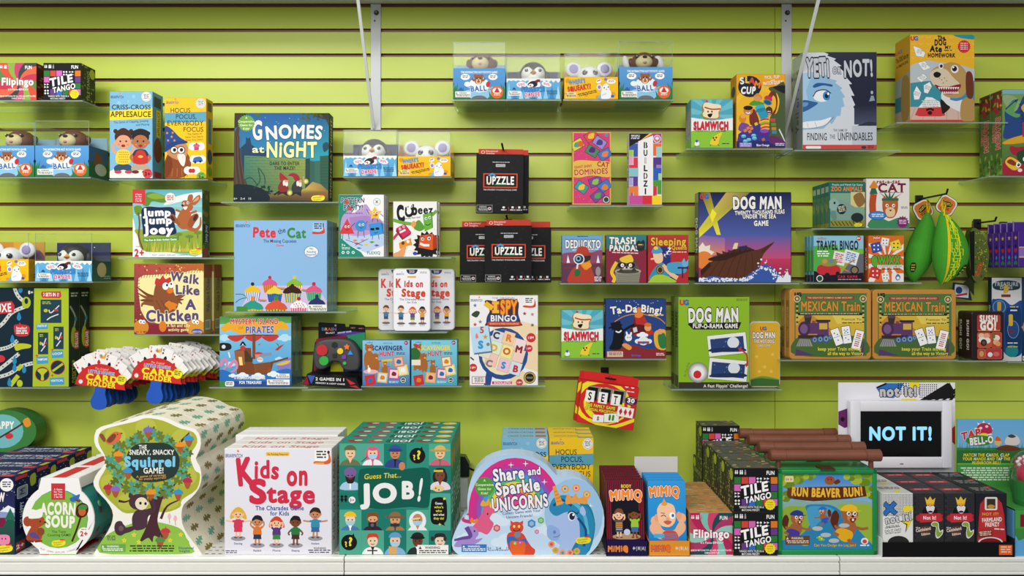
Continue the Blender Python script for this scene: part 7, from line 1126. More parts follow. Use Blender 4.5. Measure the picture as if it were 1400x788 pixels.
A_LIP1 = A(72, 630, 275, 702, '1e1546'); A_LIP1.T('MiMiQ', 130, 666, 26, 'f0892c', w=102, b=.085, o=('2a1050', .05), j=3); A_LIP1.T('4+ | N | A |', 232, 664, 15, 'e8e4f0', w=62, b=.05)
A_LIP2 = A(278, 630, 480, 702, 'e8962a'); A_LIP2.T('MiMiQ', 338, 664, 26, 'f0702c', w=98, b=.085, o=('3a2a6a', .04), j=3); A_LIP2.T('4+ | N | A |', 440, 664, 15, 'f4ece0', w=62, b=.05)
A_BEAV = A(287, 290, 727, 665, '4a90c8'); a = A_BEAV
a.R(287, 290, 727, 470, '3a84d0', '8fc4e4'); a.B([(287, 440), (360, 420), (450, 410), (560, 415), (727, 430), (727, 480), (287, 480)], '8ab0a8'); a.P([(400, 430), (440, 395), (480, 430)], '9ab8cc'); a.B([(287, 470), (380, 450), (450, 470), (430, 560), (360, 610), (287, 640)], '8fae3a'); a.B([(727, 460), (640, 440), (560, 450), (640, 560), (727, 640)], '9ab83c'); a.B([(400, 450), (470, 440), (540, 450), (600, 500), (690, 600), (727, 640), (727, 665), (287, 665), (287, 620), (380, 590), (430, 520)], '2c84b4'); a.B([(410, 460), (480, 450), (530, 460), (560, 500), (480, 520), (430, 560)], '4aa0cc')
for x, y, q in ((360, 305, 50), (310, 320, 60), (420, 300, 30), (680, 310, 60), (620, 300, 34), (720, 380, 50), (300, 400, 40)):
    for k in range(5): a.E(x+q*math.cos(k*1.3)*.6, y+q*math.sin(k*1.3)*.4, q*.5, q*.35, ('8aa82a', '6a8a24', 'a8bc3a')[k % 3], n=10)
a.R(300, 300, 343, 330, 'e8d8a0', rad=6); a.T('2-4  5+', 321, 316, 11, '5a3a1c', w=34, b=.03); a.P([(312, 360), (400, 355), (690, 350), (700, 400), (620, 412), (440, 425), (345, 415), (320, 405)], '5a3018'); a.E(330, 385, 20, 28, '6a3c20'); a.E(520, 322, 26, 22, '9a5a34'); a.E(518, 310, 18, 9, 'b83a34'); a.E(512, 318, 3, 3, '222'); a.E(527, 318, 3, 3, '222'); a.B([(540, 330), (560, 315), (572, 330), (550, 342)], '6a3424')
a.T('RUN BEAVER RUN!', 508, 383, 40, 'f0bc3a', w=350, b=.07, o=('7a3a14', .03), j=2, arc=-6)
def beaver(x, y, s, cap, pants, flip=1):
    f = lambda pts: [(x+u*s*flip, y+v*s) for u, v in pts]; BR = 'a5643a'
    a.B(f([(-75, 40), (-95, 0), (-85, -45), (-65, -60), (-48, -30), (-55, 10), (-60, 40)]), '5a2c1c'); a.B(f([(-45, 60), (-35, 10), (-5, -5), (35, 5), (40, 50), (10, 85), (-30, 85)]), BR); a.B(f([(-70, 60), (-40, 35), (20, 55), (20, 90), (-10, 110), (-40, 100)]), pants); a.L(f([(0, 95), (20, 125), (45, 120)]), 18*s, BR); a.L(f([(-50, 75), (-80, 60)]), 16*s, BR); a.L(f([(25, 25), (70, 40), (105, 35)]), 15*s, BR); a.L(f([(-30, 20), (-60, 35), (-70, 20)]), 13*s, BR)
    a.E(x+8*s*flip, y-35*s, 45*s, 42*s, BR); a.E(x+22*s*flip, y-20*s, 28*s, 22*s, 'c8895a'); a.E(x-30*s*flip, y-58*s, 9*s, 9*s, BR); eye(a, x+2*s*flip, y-42*s, 10*s); eye(a, x+34*s*flip, y-42*s, 10*s); a.E(x+24*s*flip, y-28*s, 8*s, 6*s, '3a1c14'); a.B(f([(8, -15), (42, -17), (30, 5), (15, 3)]), '8a2a24'); a.R(x+(20 if flip > 0 else -30)*s, y-15*s, x+(30 if flip > 0 else -20)*s, y-3*s, 'f4f0ea'); a.B(f([(-38, -58), (-25, -82), (10, -92), (45, -78), (50, -60), (70, -58), (45, -52)]), cap)
beaver(355, 535, .72, '2c3a8a', '4a3a9a', 1); beaver(488, 490, .42, '3a6ac8', '2f5ac0', -1); beaver(610, 525, .92, 'f0c02c', 'e8b01f', 1)
for x, y in ((500, 592), (460, 560), (590, 545), (540, 620)): a.E(x, y, 26, 11, 'b8c0c4')
for x, y in ((470, 605), (480, 615), (400, 640)): a.E(x, y, 16, 6, '8ab83a'); a.E(x, y-4, 5, 4, 'f0e04a')
warn(a, 302, 596, 422, 640, '6a4434', 'e8d8c8'); a.T('Can You Dodge the Log Jam?', 545, 642, 12, 'e8c04a', w=205, b=.03, o=('3a2414', .05)); a.E(690, 622, 18, 16, 'f0ece8'); a.E(690, 624, 11, 10, 'c84a4a'); a.fine(668, 640, 712, 652, 1, 'f0ece8')
# picture-party boxes with crown, X and barn
A_NOT = A(78, 258, 278, 655, 'e8e8e6'); a = A_NOT
for i in range(20):
    for k in range(16):
        if i+k*.6 < 26: a.E(84+i*10, 264+k*9, 3.6, 3.4, '222', n=6)
a.L([(85, 320), (165, 390)], 34, '1b1b1b', False); a.L([(160, 315), (85, 395)], 34, '1b1b1b', False); a.L([(86, 322), (163, 388)], 26, '2f74c0', False); a.L([(158, 318), (87, 392)], 26, '2f74c0', False)
a.P([(205, 350), (240, 335), (278, 345), (278, 365), (225, 380)], 'f0dc2a'); a.P([(190, 435), (278, 420), (225, 510), (232, 460)], '1b1b1b'); a.P([(200, 440), (276, 424), (232, 495), (240, 454)], 'f0dc2a'); a.T('not it!', 182, 418, 44, 'd0d0d2', w=180, b=.085, o=('1b1b1b', .05), r=8, j=3)
for i, (t, h, w) in enumerate((('Read the card...', 12, 95), ('', 6, 1), ('DO IT FAST', 15, 112), ('Do NOT be last!', 11, 102))): a.T(t, 145, 464+i*15, h, '222', w=w, r=6) if t else a.fine(92, 472, 188, 480, 1, '444', r=6)
a.E(180, 575, 72, 46, '2a2a2a')
A_CAST = A(282, 262, 476, 655, '26262a'); a = A_CAST
for k in range(17):
    for i in range(8): x = 282+i*28+(k % 2)*14; a.R(x, 264+k*18, x+26, 280+k*18, '323236')
a.B([(342, 392), (352, 350), (420, 350), (430, 392)], '18181a'); a.R(368, 315, 408, 350, 'e0a07c'); a.B([(360, 350), (372, 340), (388, 348), (404, 340), (416, 352), (405, 380), (388, 390), (370, 378)], 'e8e8ec'); a.E(388, 378, 16, 7, '23204a'); a.P([(352, 285), (370, 305), (386, 280), (402, 305), (420, 290), (412, 328), (362, 328)], 'f2c23a'); a.R(362, 326, 412, 334, 'e8a82a'); a.E(376, 338, 3, 3, '222'); a.E(398, 338, 3, 3, '222')
a.P([(296, 405), (310, 398), (470, 396), (464, 412), (472, 432), (440, 434), (310, 438), (296, 428)], 'b82a36'); a.P([(318, 390), (455, 388), (462, 440), (320, 446)], 'c8303c'); a.T('Not It!', 384, 416, 22, 'f0e8e4', w=86, b=.05)
a.B([(320, 490), (350, 470), (395, 480), (380, 510), (345, 535)], '6a3c28'); a.T('The', 308, 480, 12, 'e8ddd0', b=.03, r=8); a.T('Castleland', 342, 490, 18, 'e8ddd0', w=98, b=.04, r=10); a.T('Edition', 358, 518, 14, 'e8ddd0', w=58, b=.04, r=8)
a.B([(392, 455), (410, 440), (440, 448), (444, 480), (452, 500), (470, 490), (466, 520), (440, 546), (424, 540), (420, 510), (424, 475), (400, 470)], 'e4e4d8', 3); a.B([(396, 456), (412, 445), (436, 452), (438, 482), (448, 508), (464, 500), (460, 520), (440, 538), (428, 530), (424, 505), (428, 474), (404, 466)], '8aa83a', 3); a.E(378, 580, 62, 38, '2a2a2a')
A_BARN = A(678, 262, 878, 655, '23222c'); a = A_BARN
a.P([(700, 400), (706, 330), (740, 290), (812, 288), (845, 325), (860, 400), (872, 565), (688, 565)], 'b82f34'); a.R(736, 285, 816, 368, 'e4e0de', rad=10); a.R(748, 296, 804, 358, '3a342c'); a.E(776, 345, 24, 12, 'c8923a'); a.R(706, 395, 850, 480, 'c03438'); a.T('NOT IT!', 772, 393, 17, 'e8a83a', w=106, b=.04, j=3); a.T('FARMLAND', 782, 428, 24, 'f2e8e4', w=128, b=.045, r=3, j=3); a.T('FRENZY', 784, 458, 24, 'f2e8e4', w=92, b=.045, r=3, j=3); a.fine(796, 484, 860, 498, 1, 'f0d8d0', r=-4); a.R(692, 498, 785, 538, '7a3028', r=5); a.fine(700, 502, 778, 532, 3, 'e8d0b8', r=5); a.E(772, 572, 80, 34, 'e4e0de'); a.E(772, 578, 72, 34, '7a1c24')
A_HEAD = A(46, 38, 498, 390, 'e9e7ee'); a = A_HEAD
a.P([(192, 58), (230, 40), (300, 40), (282, 75), (260, 98), (215, 95)], '2f74c0'); a.P([(190, 56), (230, 38), (234, 44), (198, 60)], '1b1b1b')
for i in range(9):
    for k in range(6): a.E(278+i*10, 42+k*8, 3, 3, '222', n=6)
a.P([(318, 40), (352, 36), (366, 44), (350, 60), (326, 58)], 'f0dc2a')
for i in range(9):
    for k in range(7): a.E(362+i*8, 46+k*8, 2.6, 2.6, '222', n=6)
for i in range(5): a.P([(360+i*30, 106), (372+i*30, 106), (498, 38+max(0, 60-i*22)), (470+i*6 if i < 3 else 498, 38)] if i < 2 else [(360+i*28, 106), (374+i*28, 106), (498, 50+i*10), (498, 40+i*10)], '1b1b1b')
a.P([(46, 150), (80, 138), (94, 150), (94, 205), (70, 214), (46, 200)], '6a2a6a'); a.E(62, 180, 8, 9, '1b1b1b'); a.E(86, 176, 7, 9, '1b1b1b'); a.P([(484, 215), (498, 205), (498, 280), (486, 268)], 'c8343c'); a.P([(290, 100), (340, 100), (360, 108), (290, 108)], 'f0dc2a'); a.T('not it!', 280, 72, 36, 'c2c2c6', w=148, b=.085, o=('1b1b1b', .05), j=3)
A_TAPB = A(505, 180, 790, 445, '3f8a4a'); a = A_TAPB
a.R(505, 180, 790, 290, '6aaee0', '7ab8e6')
for i in range(48): x = 503+i*6; a.P([(x-4, 352), (x+5, 352), (x+(i*7 % 9)-4, 288-(i*11 % 26))], '3a7f3c')
a.R(505, 300, 790, 352, '2f7038'); a.R(505, 352, 790, 445, '4a9a48'); a.R(505, 350, 790, 354, '7fc060')
a.S(608, 222, 38, 24, 9, 'eef4f2'); a.B([(580, 235), (585, 205), (610, 194), (635, 205), (640, 232), (610, 238)], 'c02a50'); a.E(597, 214, 6, 5, 'f0d8e0'); a.E(620, 208, 6, 5, 'f0d8e0'); a.B([(595, 236), (622, 236), (618, 256), (600, 256)], 'f0dc3a'); a.T('TAP', 560, 238, 26, 'd8343c', w=78, b=.07, o=('f4efe8', .04), r=14, sh=.15); a.E(592, 262, 54, 20, '3a8a3a'); a.T('A', 566, 258, 12, 'fff', b=.04); a.T('BELL-O', 600, 262, 26, 'f4f2ee', w=94, b=.07, o=('2a5a2a', .05), r=6)
a.E(663, 268, 14, 16, 'd8b884'); a.B([(652, 262), (660, 246), (676, 262)], 'd8642c'); a.B([(690, 275), (700, 245), (730, 240), (748, 262), (735, 280)], 'd8d4cc'); a.B([(700, 246), (715, 238), (732, 246), (718, 252)], '4a4440'); a.B([(655, 294), (690, 280), (735, 286), (750, 298), (700, 304)], '6a3a24')
for i, (t, w) in enumerate((('MATCH THE CARDS, CLAP', 178), ('YOUR HANDS AND TAP THE', 184), ('MUSHROOM BELL!', 112))): a.T(t, 618, 318+i*15, 11, 'f0d83a', w=w, b=.045, c2=['f0d83a', 'f0d83a', 'f0d83a', 'f0d83a', 'f4f4f0', 'f4f4f0'] if i < 2 else None, sh=.1)
a.fine(516, 366, 730, 420, 6, 'e8f2e4')
# ================================================================ things on the wall shelves
CUBES, WIN = 'small cube game boxes', 'window boxes with a soft toy inside'
gb('game_box', 'small black cube game box with colour tiles, on upper left shelf', 'game', (59, 86, 110.5, 137), .14, .073, A_TILE, '2a3026', spn=A_TSIDE, top=TILETOP, group=CUBES)
gb('game_box', 'small red swirl game box cut by left edge, on topmost shelf', 'game', (-2, 86, 50, 137), .14, .073, A_FLIP1, '5a2428', spn=flip_side('6a2c30'), top=FLIPTOP, group=CUBES)
shelf('clear shelf under the red swirl and black tile cube boxes', -60, 113, 137, .146)
shelf('clear shelf under the leftmost pair of boxed bear toys', -60, 124, 242, .152)
shelf('clear shelf under the clapping game and the owl game', 149, 284, 245, .142)
shelf('clear shelf under the dark blue gnome game', 302, 462, 276, .14)
shelf('clear shelf under the kangaroo game box', 162, 321, 352.5, .14)
shelf('clear shelf under the brown hen game boxes', 184, 300, 457.5, .13)
shelf('clear shelf under the boxed mouse and penguin at the left edge', -60, 127, 385, .152)
shelf('clear shelf under the light blue cupcake game boxes', 308, 473, 426.3, .15)
shelf('clear shelf under the pirate ship game boxes', 286, 421, 529.5, .14)
shelf('clear shelf holding the boxed penguin and mouse under the left post', 469, 617, 241.5, .152)
shelf('clear shelf under the shape friends game and the monster cubes game', 462, 617, 351.8, .14)
shelf('clear shelf under the three white charades tins', 515, 611, 454, .13)
shelf('clear shelf under the two bear scavenger hunt games', 494, 631, 528, .13)
shelf('clear shelf under the upper boxed bear and penguin', 618, 767, 136, .152)
shelf('clear shelf under the upper boxed mouse and white-handed bear', 770, 921, 136, .152)
shelf('clear shelf under the hidden picture bingo box', 642, 746, 527.5, .13)
shelf('clear shelf under the pink cat domino box and the upright block game', 779, 907, 281, .142)
shelf('clear shelf under the duck, raccoon and sleeping queen boxes', 766, 942, 387.3, .13)
shelf('clear shelf under the lower sandwich game', 767, 826, 490.3, .12)
shelf('clear shelf under the volcano magician game', 828, 911, 490.7, .13)
shelf('clear shelf under the upper sandwich game and yellow cup game', 938, 1084, 203, .142)
shelf('clear shelf under the night sea adventure box', 950, 1093, 387, .14)
shelf('clear shelf under the lime green card flipping game', 918, 1069, 532.3, .13)
shelf('clear shelf under the big blue yeti box', 1086, 1232, 205, .15)
shelf('clear shelf under the yellow puppy homework box', 1226, 1378, 167, .152)
shelf('clear shelf under the dragon game boxes at the right edge', 1352, 1445, 240.5, .15)
shelf('clear shelf under the zoo puzzle and crowned cat game', 1110, 1250, 312.3, .13)
shelf('clear shelf under the travel bingo and orange dice game', 1098, 1260, 386.5, .13)
shelf('clear shelf under the two train domino tins', 1068, 1310, 492.3, .14)
shelf('clear shelf under the small sushi tin', 1308, 1376, 493.3, .14)
shelf('clear shelf under the treasure diving box', 1377, 1470, 494.7, .066)
shelf('clear shelf under the dark marble-run set with lime panel', -60, 96, 529.8, .13)

# ---- window boxes
def winbox(kind, label, xs, ysl, yb, ytop, t=.148, dep=.10, hands=0, sidec=None):
    x0, x1 = xs; a, b = W(x0, yb, t), W(x1, ytop, t); w, h = b.x-a.x, b.z-a.z; hs = (yb-ysl)*(D-t)/F
    art, backc, sc_, pat = {'bear': (A_BEARS, '8fb4cc', '3a6a94', '2f6a44'), 'penguin': (A_PENS, '2f3560', '2f5a78', '24404a'), 'mouse': (A_MOUS, 'd98f2c', 'd9a51a', 'c8901a')}[kind]
    e = empty('boxed_soft_toy', label, 'toy', ((a.x+b.x)/2, -t, a.z), WIN)
    m = MB(); c = hx(sc_)
    fr = [(-w/2, 0, hs), (w/2, 0, hs), (w/2, 0, 0), (-w/2, 0, 0)]
    m.face(fr[::-1], art.sh and hx('888')); art.put(m, (-w/2, 0, hs), (w, 0, 0), (0, 0, -hs), (0, -1, 0))
    for s in (-1, 1):
        m.face([(s*w/2, 0, 0), (s*w/2, dep, 0), (s*w/2, dep, hs), (s*w/2, 0, hs)], c)
        side = A(0, 0, 100, 60, sc_)
        if kind == 'bear': side.R(0, 30, 100, 60, '2f6a44'); side.E(45, 26, 20, 16, '8a5a3a'); side.E(60, 42, 30, 12, 'c8d0c8')
        elif kind == 'penguin': side.R(0, 0, 100, 60, '24484f', '2f6a5a'); side.E(50, 26, 24, 22, 'c8b890'); side.fine(60, 44, 95, 56, 2, '9ab0b0')
        else: side.E(40, 30, 24, 18, 'e8b83a'); side.fine(30, 40, 90, 54, 2, '5a3a1a')
        side.put(m, (s*w/2, 0 if s > 0 else dep, hs), (0, s*dep, 0), (0, 0, -hs), (s, 0, 0))
    m.face([(-w/2, 0, 0), (-w/2, dep, 0), (w/2, dep, 0), (w/2, 0, 0)], mixc(sc_, pat, .5)); m.build('printed_sleeve', CARD, e)
    hb = h*(.84 if kind != 'bear' else .80); m = MB(); m.box(-w/2+.001, dep-.002, 0, w/2-.001, dep, hb, backc)
    bk = A(0, 0, 100, 100)
    if kind == 'bear': bk.E(70, 30, 10, 10, 'c8a84a'); cloud(bk, 24, 30, 40, 'dfe6ea'); bk.R(0, 70, 100, 100, '5a8a6a')
    elif kind == 'penguin': bk.E(30, 20, 1, 1, 'fff'); bk.E(70, 12, 1, 1, 'fff'); bk.P([(0, 60), (30, 45), (60, 62), (100, 48), (100, 100), (0, 100)], '4a5a8a')
    else: bk.R(40, 0, 100, 50, 'e0a83a'); bk.E(85, 60, 18, 40, '8a5a7a')
    bk.put(m, (-w/2+.001, dep-.002, hb), (w-.002, 0, 0), (0, 0, -hb), (0, -1, 0)); m.build('back_card', CARD, e)
    m = MB(); i = .0006
    m.face([(-w/2+i, i, hs-.01), (w/2-i, i, hs-.01), (w/2-i, i, h), (-w/2+i, i, h)], '888')
    for s in (-1, 1): m.face([(s*(w/2-i), i, hs-.01), (s*(w/2-i), dep-.003, hs-.01), (s*(w/2-i), dep-.003, h), (s*(w/2-i), i, h)], '888')
    m.face([(-w/2+i, i, h), (w/2-i, i, h), (w/2-i, dep-.003, h), (-w/2+i, dep-.003, h)], '888')
    for s in (-1, 1): m.box(s*(w/2-i)-.0006, 0, hs, s*(w/2-i)+.0006, .0012, h, '888', m=1)
    m.box(-w/2, 0, h-.0012, w/2, .0012, h, '888', m=1); m.build('clear_window', [PVC, EDGE], e)
    toy = empty('soft_toy', None, None, (0, dep*.52, 0)); toy.parent = e
    pz = dep*.40*max(0, 380-ysl)/F
    def part(n, f, mt=RUBBER): q = MB(); f(q); return q.build(n, mt, toy)
    if kind == 'bear':
        zc = hs+.013+pz; r = .040; cx = .004; br = '6b4228'
        part('body', lambda q: q.ball((0, 0, zc*.45), (.034, .032, zc*.45), br))
        def head(q):
            q.ball((cx, 0, zc), (r, .034, .033), br)
            for s in (-1, 1): q.ball((cx+s*r*.93, .004, zc+.006), (.009, .008, .012), '5a3620')
        part('head', head)
        def muz(q): q.ball((cx-.003, -.025, zc-.002), (.025, .016, .020), 'd6c893'); q.ball((cx-.003, -.0385, zc-.0065), (.006, .005, .004), 'c98f8a')
        part('muzzle', muz); part('nose', lambda q: q.ball((cx-.003, -.0395, zc+.0095), (.0068, .005, .0042), '1c1614'))
        for s in (-1, 1): part('eye', lambda q: (q.ball((cx-.002+s*.0215, -.0268, zc+.013), .0048, '191412'), q.ball((cx-.003+s*.0215, -.0312, zc+.0148), .0013, 'ffffff')))
        if hands:
            for s in ((-1, 1) if hands == 2 else (1,)): part('white_mitten', lambda q: (q.ball((cx+s*.046-.004*(s < 0), .012, zc+.004), (.012 if s < 0 else .017, .014, .024), 'e8e8e6', rot=Matrix.Rotation(math.radians(-14), 3, 'Y')),))
    elif kind == 'penguin':
        zc = hs+.012+pz; r = .040
        part('body', lambda q: q.ball((0, 0, zc*.45), (.034, .030, zc*.45), '2a2c36'))
        part('head', lambda q: (q.ball((0, .002, zc+.004), (r, .034, .036), '23252c'), [q.ball((s*.040, .004, zc-.004), (.010, .010, .018), '23252c') for s in (-1, 1)]))
        def face(q):
            for s in (-1, 1): q.ball((s*.0145, -.013, zc-.001), (.0205, .026, .023), 'e9e9e4')
            q.ball((0, -.012, zc-.012), (.034, .026, .022), 'e9e9e4')
        part('face', face)
        def beak(q):
            P = [(-.0135, -.034, zc), (0, -.033, zc+.009), (.0135, -.034, zc), (0, -.033, zc-.010), (0, -.049, zc-.001)]
            for i in range(4): q.face([P[i], P[4], P[(i+1) % 4]], 'dfa238' if i in (0, 1) else 'c88a2c')
        part('beak', beak)
        for s in (-1, 1): part('eye', lambda q: (q.ball((s*.0195, -.036, zc+.006), .0052, '33363c'), q.ball((s*.0195-.001, -.0405, zc+.008), .0014, 'eeeeee')))
    else:
        zc = hs+.002+pz; r = .036
        part('body', lambda q: q.ball((0, 0, zc*.45), (.034, .030, zc*.45), 'e4e4e6'))
        part('head', lambda q: q.ball((0, 0, zc), (.035, .033, .033), 'e8e8ea'))
        for s in (-1, 1):
            o = part('ear', lambda q: q.ball((s*.046, .004, zc+.025), (.0235, .008, .0225), 'e6e6e8'))
            q = MB(); q.ball((s*.046, -.002, zc+.025), (.0135, .0045, .0135), '9d8fc4'); q.build('inner_ear', RUBBER, o)
            part('eye', lambda q: (q.ball((s*.0145, -.0275, zc+.007), (.0085, .006, .0080), '17161a'), q.ball((s*.0145+.002, -.0335, zc+.011), (.0022, .001, .0016), 'ffffff'), q.ball((s*.0145-.002, -.0337, zc+.004), (.0012, .001, .001), 'ffffff')), PLAST)
    return e
A_BEARS, A_PENS, A_MOUS = sleeve_ball(), sleeve_pen(), sleeve_mou()
winbox('bear', 'boxed brown bear toy cut by the left edge, left of another', (-26, 47), 199, 241.5, 168)
winbox('bear', 'boxed brown bear toy below the black cube box, left wall', (48, 121.5), 199, 241.5, 165)
winbox('mouse', 'boxed white mouse toy at the left edge, above the marble-run set', (-35, 39), 354.6, 384.5, 319, dep=.075)
winbox('penguin', 'boxed penguin toy at far left, beside the edge mouse', (48, 125.6), 357, 384.7, 319.5)
winbox('penguin', 'boxed penguin toy under the left shelf post', (469.5, 542.5), 213, 241, 177.5, dep=.12)
winbox('mouse', 'boxed white mouse toy just right of the left shelf post', (544, 616), 214, 241, 180, dep=.12)
winbox('bear', 'tall boxed brown bear at the left end of the top centre row', (619.5, 691), 93.4, 135.5, 57.5, hands=0, dep=.12)
winbox('penguin', 'boxed penguin toy in the top centre row', (692.5, 766), 107.5, 135.5, 73, dep=.12)
winbox('mouse', 'boxed white mouse toy in the top centre row', (771.5, 845), 105.3, 135.5, 72, dep=.12)
winbox('bear', 'tall boxed bear with white mittens, top centre row', (846.5, 919.5), 91.7, 135.5, 56.5, hands=2, dep=.12)

# ---- left boxes
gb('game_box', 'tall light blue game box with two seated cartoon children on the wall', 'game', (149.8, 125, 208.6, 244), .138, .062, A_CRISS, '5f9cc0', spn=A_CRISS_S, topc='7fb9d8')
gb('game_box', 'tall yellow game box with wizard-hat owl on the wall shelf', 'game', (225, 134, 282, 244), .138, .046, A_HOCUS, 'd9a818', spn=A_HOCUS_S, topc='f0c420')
gb('game_box', 'square dark blue game box with two gnomes in a stone maze', 'game', (318.8, 153.5, 449.2, 275.5), .132, .045, A_GNOME, '1c2c24', 'GNOMES AT NIGHT', 'd8d08a', tilt=2)
gb('game_box', 'white bordered game box with a leaping brown kangaroo', 'game', (181, 259, 276.7, 352.3), .135, .05, A_JOEY, '4a5a34', spn=A_JOEY_S)
gb('game_box', 'maroon and cream hen game box', 'game', (183.2, 360.6, 278.7, 457.3), .128, .055, A_CHICK, 'a58a4c', spn=A_CHICK_S, n=2, group='hen game boxes', gap=.006, dx=.004)
gb('marble_run_box', 'dark marble-run set with lime green panel', 'game', (-45, 394, 94.5, 529.6), .128, .05, A_RUN, '15242c', spn=A_RUN_S, n=2, group='dark marble-run boxes', row='in its stack')
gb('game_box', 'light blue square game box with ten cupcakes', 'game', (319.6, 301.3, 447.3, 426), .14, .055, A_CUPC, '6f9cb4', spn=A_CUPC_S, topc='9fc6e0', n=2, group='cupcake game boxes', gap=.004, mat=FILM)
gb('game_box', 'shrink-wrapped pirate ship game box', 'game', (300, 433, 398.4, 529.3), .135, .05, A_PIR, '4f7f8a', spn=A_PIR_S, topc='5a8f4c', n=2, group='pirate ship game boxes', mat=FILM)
gb('game_box', 'teal and white shape friends game box', 'game', (463, 266.2, 525, 351.5), .135, .022, A_PAT, 'd8d6da', 'PATTERN PARTY', '556', n=3, group='shape friends game boxes', gap=.005)
gb('game_box', 'white game box with orange and green monster cubes', 'game', (537.5, 275.5, 597.6, 351.5), .13, .03, A_CUBE, 'd8d6d2', 'CUBEEZ', '333', n=2, group='monster cube game boxes', dx=.003)
gb('game_box', 'darker blue bear family scavenger hunt box, left of the pair', 'game', (495.5, 465.6, 560.3, 527.7), .125, .035, A_SCI, '5a8ab0', 'SCAVENGER HUNT', 'dde', group='scavenger hunt boxes')
gb('game_box', 'turquoise bear family scavenger hunt box with yellow lettering', 'game', (562.3, 465.2, 625, 527.7), .125, .045, A_SCO, '4a92a8', 'SCAVENGER HUNT', 'e8e060', group='scavenger hunt boxes')
# tins with rounded corners
def tin(name, label, rect, t, dep, art, c, sidec, rad, group=None, stack=1, bev=.003, mat=TIN, spn=None, row='of its row', dx=0, gap=.001):
    x0, y0, x1, y1 = rect; a, b = W(x0, y1, t), W(x1, y0, t); w, h = b.x-a.x, b.z-a.z; bm = bmesh.new()
    vs = [bm.verts.new((x, 0, z)) for x, z in rrect(w, h, rad, 6)]; f = bm.faces.new(vs); r = bmesh.ops.extrude_face_region(bm, geom=[f])
    for v in r['geom']:
        if isinstance(v, bmesh.types.BMVert): v.co.y += dep
    bmesh.ops.recalc_face_normals(bm, faces=bm.faces[:])
    ed = [e for e in bm.edges if all(abs(v.co.y) < 1e-6 for v in e.verts) or all(abs(v.co.y-dep) < 1e-6 for v in e.verts)]
    bmesh.ops.bevel(bm, geom=ed, offset=bev, segments=3, affect='EDGES', profile=.5)
    mb = MB(); mb.bm(bm, sidec, 0, False)
    for i, f in enumerate(mb.f):
        if max(mb.v[k][1] for k in f) < 1e-6: mb.c[i] = [hx(c)]*len(f)
    q = bev*1.2; art.put(mb, (-w/2+q, 0, h-q), (w-2*q, 0, 0), (0, 0, -h+2*q), (0, -1, 0))
    if spn:
        for s in (-1, 1): spn.put(mb, (s*w/2, 0 if s > 0 else dep, h-rad), (0, s*dep, 0), (0, 0, -h+2*rad), (s, 0, 0), ins=.12)
    me = mb.mesh(name, mat); out = []
    for i in range(stack):
        o = link(name, me, None, ((a.x+b.x)/2+dx*i, -t+i*(dep+gap), a.z)); tag(o, label if stack == 1 else f'{label}, {ORD[i]} {row}', 'tin', group); out.append(o)
    return out
G = 'white charades tins'
tin('game_tin', 'white charades tin in front, overlapping two others', (536.8, 367, 589, 453.5), .125, .025, A_TINK, 'f1eff3', 'b9bac0', .012, G)
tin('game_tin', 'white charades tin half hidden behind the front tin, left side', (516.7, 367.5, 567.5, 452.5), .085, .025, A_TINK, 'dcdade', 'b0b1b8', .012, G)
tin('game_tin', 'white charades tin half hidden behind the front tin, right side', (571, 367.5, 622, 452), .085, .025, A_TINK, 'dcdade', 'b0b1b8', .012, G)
G = 'train domino tins'
spt = A(0, 0, 40, 240, 'b07a38'); spt.R(6, 10, 34, 230, '8f6a34'); spt.T('MEXICAN TRAIN', 20, 120, 14, 'd8a04a', r=-90, w=130)
tin('game_tin', 'wood-bordered train domino tin on the left', (1079.5, 395, 1191.4, 492), .135, .035, A_TRAIN, 'c78a3c', 'c08a44', .012, G, 2, spn=spt, row='of two')
tin('game_tin', 'wood-bordered train domino tin on the right, beside the sushi tin', (1193.3, 396, 1307.5, 492), .135, .035, A_TRAIN, 'c78a3c', 'c08a44', .012, G, spn=spt)
sps = A(0, 0, 40, 65, '4a2420'); sps.T('SUSHI GO!', 18, 32, 12, 'e8e0dc', r=-90, w=46, b=.06)
tin('game_tin', 'small black and red sushi tin', (1328.5, 426, 1373, 493), .135, .034, A_SUSHI, '23191a', '2c1c1c', .008, 'sushi tins', 2, spn=sps, row='of two')
tin('game_tin', 'yellow rounded tin beside the lime green card flipping game', (1024.4, 439.7, 1067, 530), .105, .022, A_HOTD, 'dcae2c', 'c8cacc', .014)

# ---- centre boxes
def pouch(label, x0, y0, x1, y1, t, roll=0, grp='black strategy puzzle boxes'):
    a, b = W(x0, y1, t), W(x1, y0, t); w, h = b.x-a.x, b.z-a.z
    e = empty('puzzle_box', label, 'game', ((a.x+b.x)/2, -t, a.z), grp, (0, math.radians(roll), 0))
    link('carton', box_mesh('carton', w, .022, h, A_UPZ, '1a1a1c'), e)
    m = MB(); m.box(-w/2+.005, .019, h-.004, w/2-.002, .0215, h+.018, 'c8402f', .0005); A_UPT.put(m, (-w/2+.007, .019, h+.017), (w-.012, 0, 0), (0, 0, -.0165), (0, -1, 0)); m.build('hang_tab', CARD, e); return e
pouch('black puzzle box hung at the front, above the other three', 650.5, 211, 715.3, 291.7, .16, .6)
pouch('black puzzle box peeking out behind the upper hanging one', 658, 212, 722.5, 291, .118, .6)
pouch('black puzzle box at the front of the lower trio', 662.4, 308.5, 727, 386.6, .16)
pouch('black puzzle box of the lower trio, partly hidden at left', 628.5, 310.5, 692, 386.6, .118)
pouch('black puzzle box of the lower trio, partly hidden at right', 690, 311, 753.6, 386.6, .118)
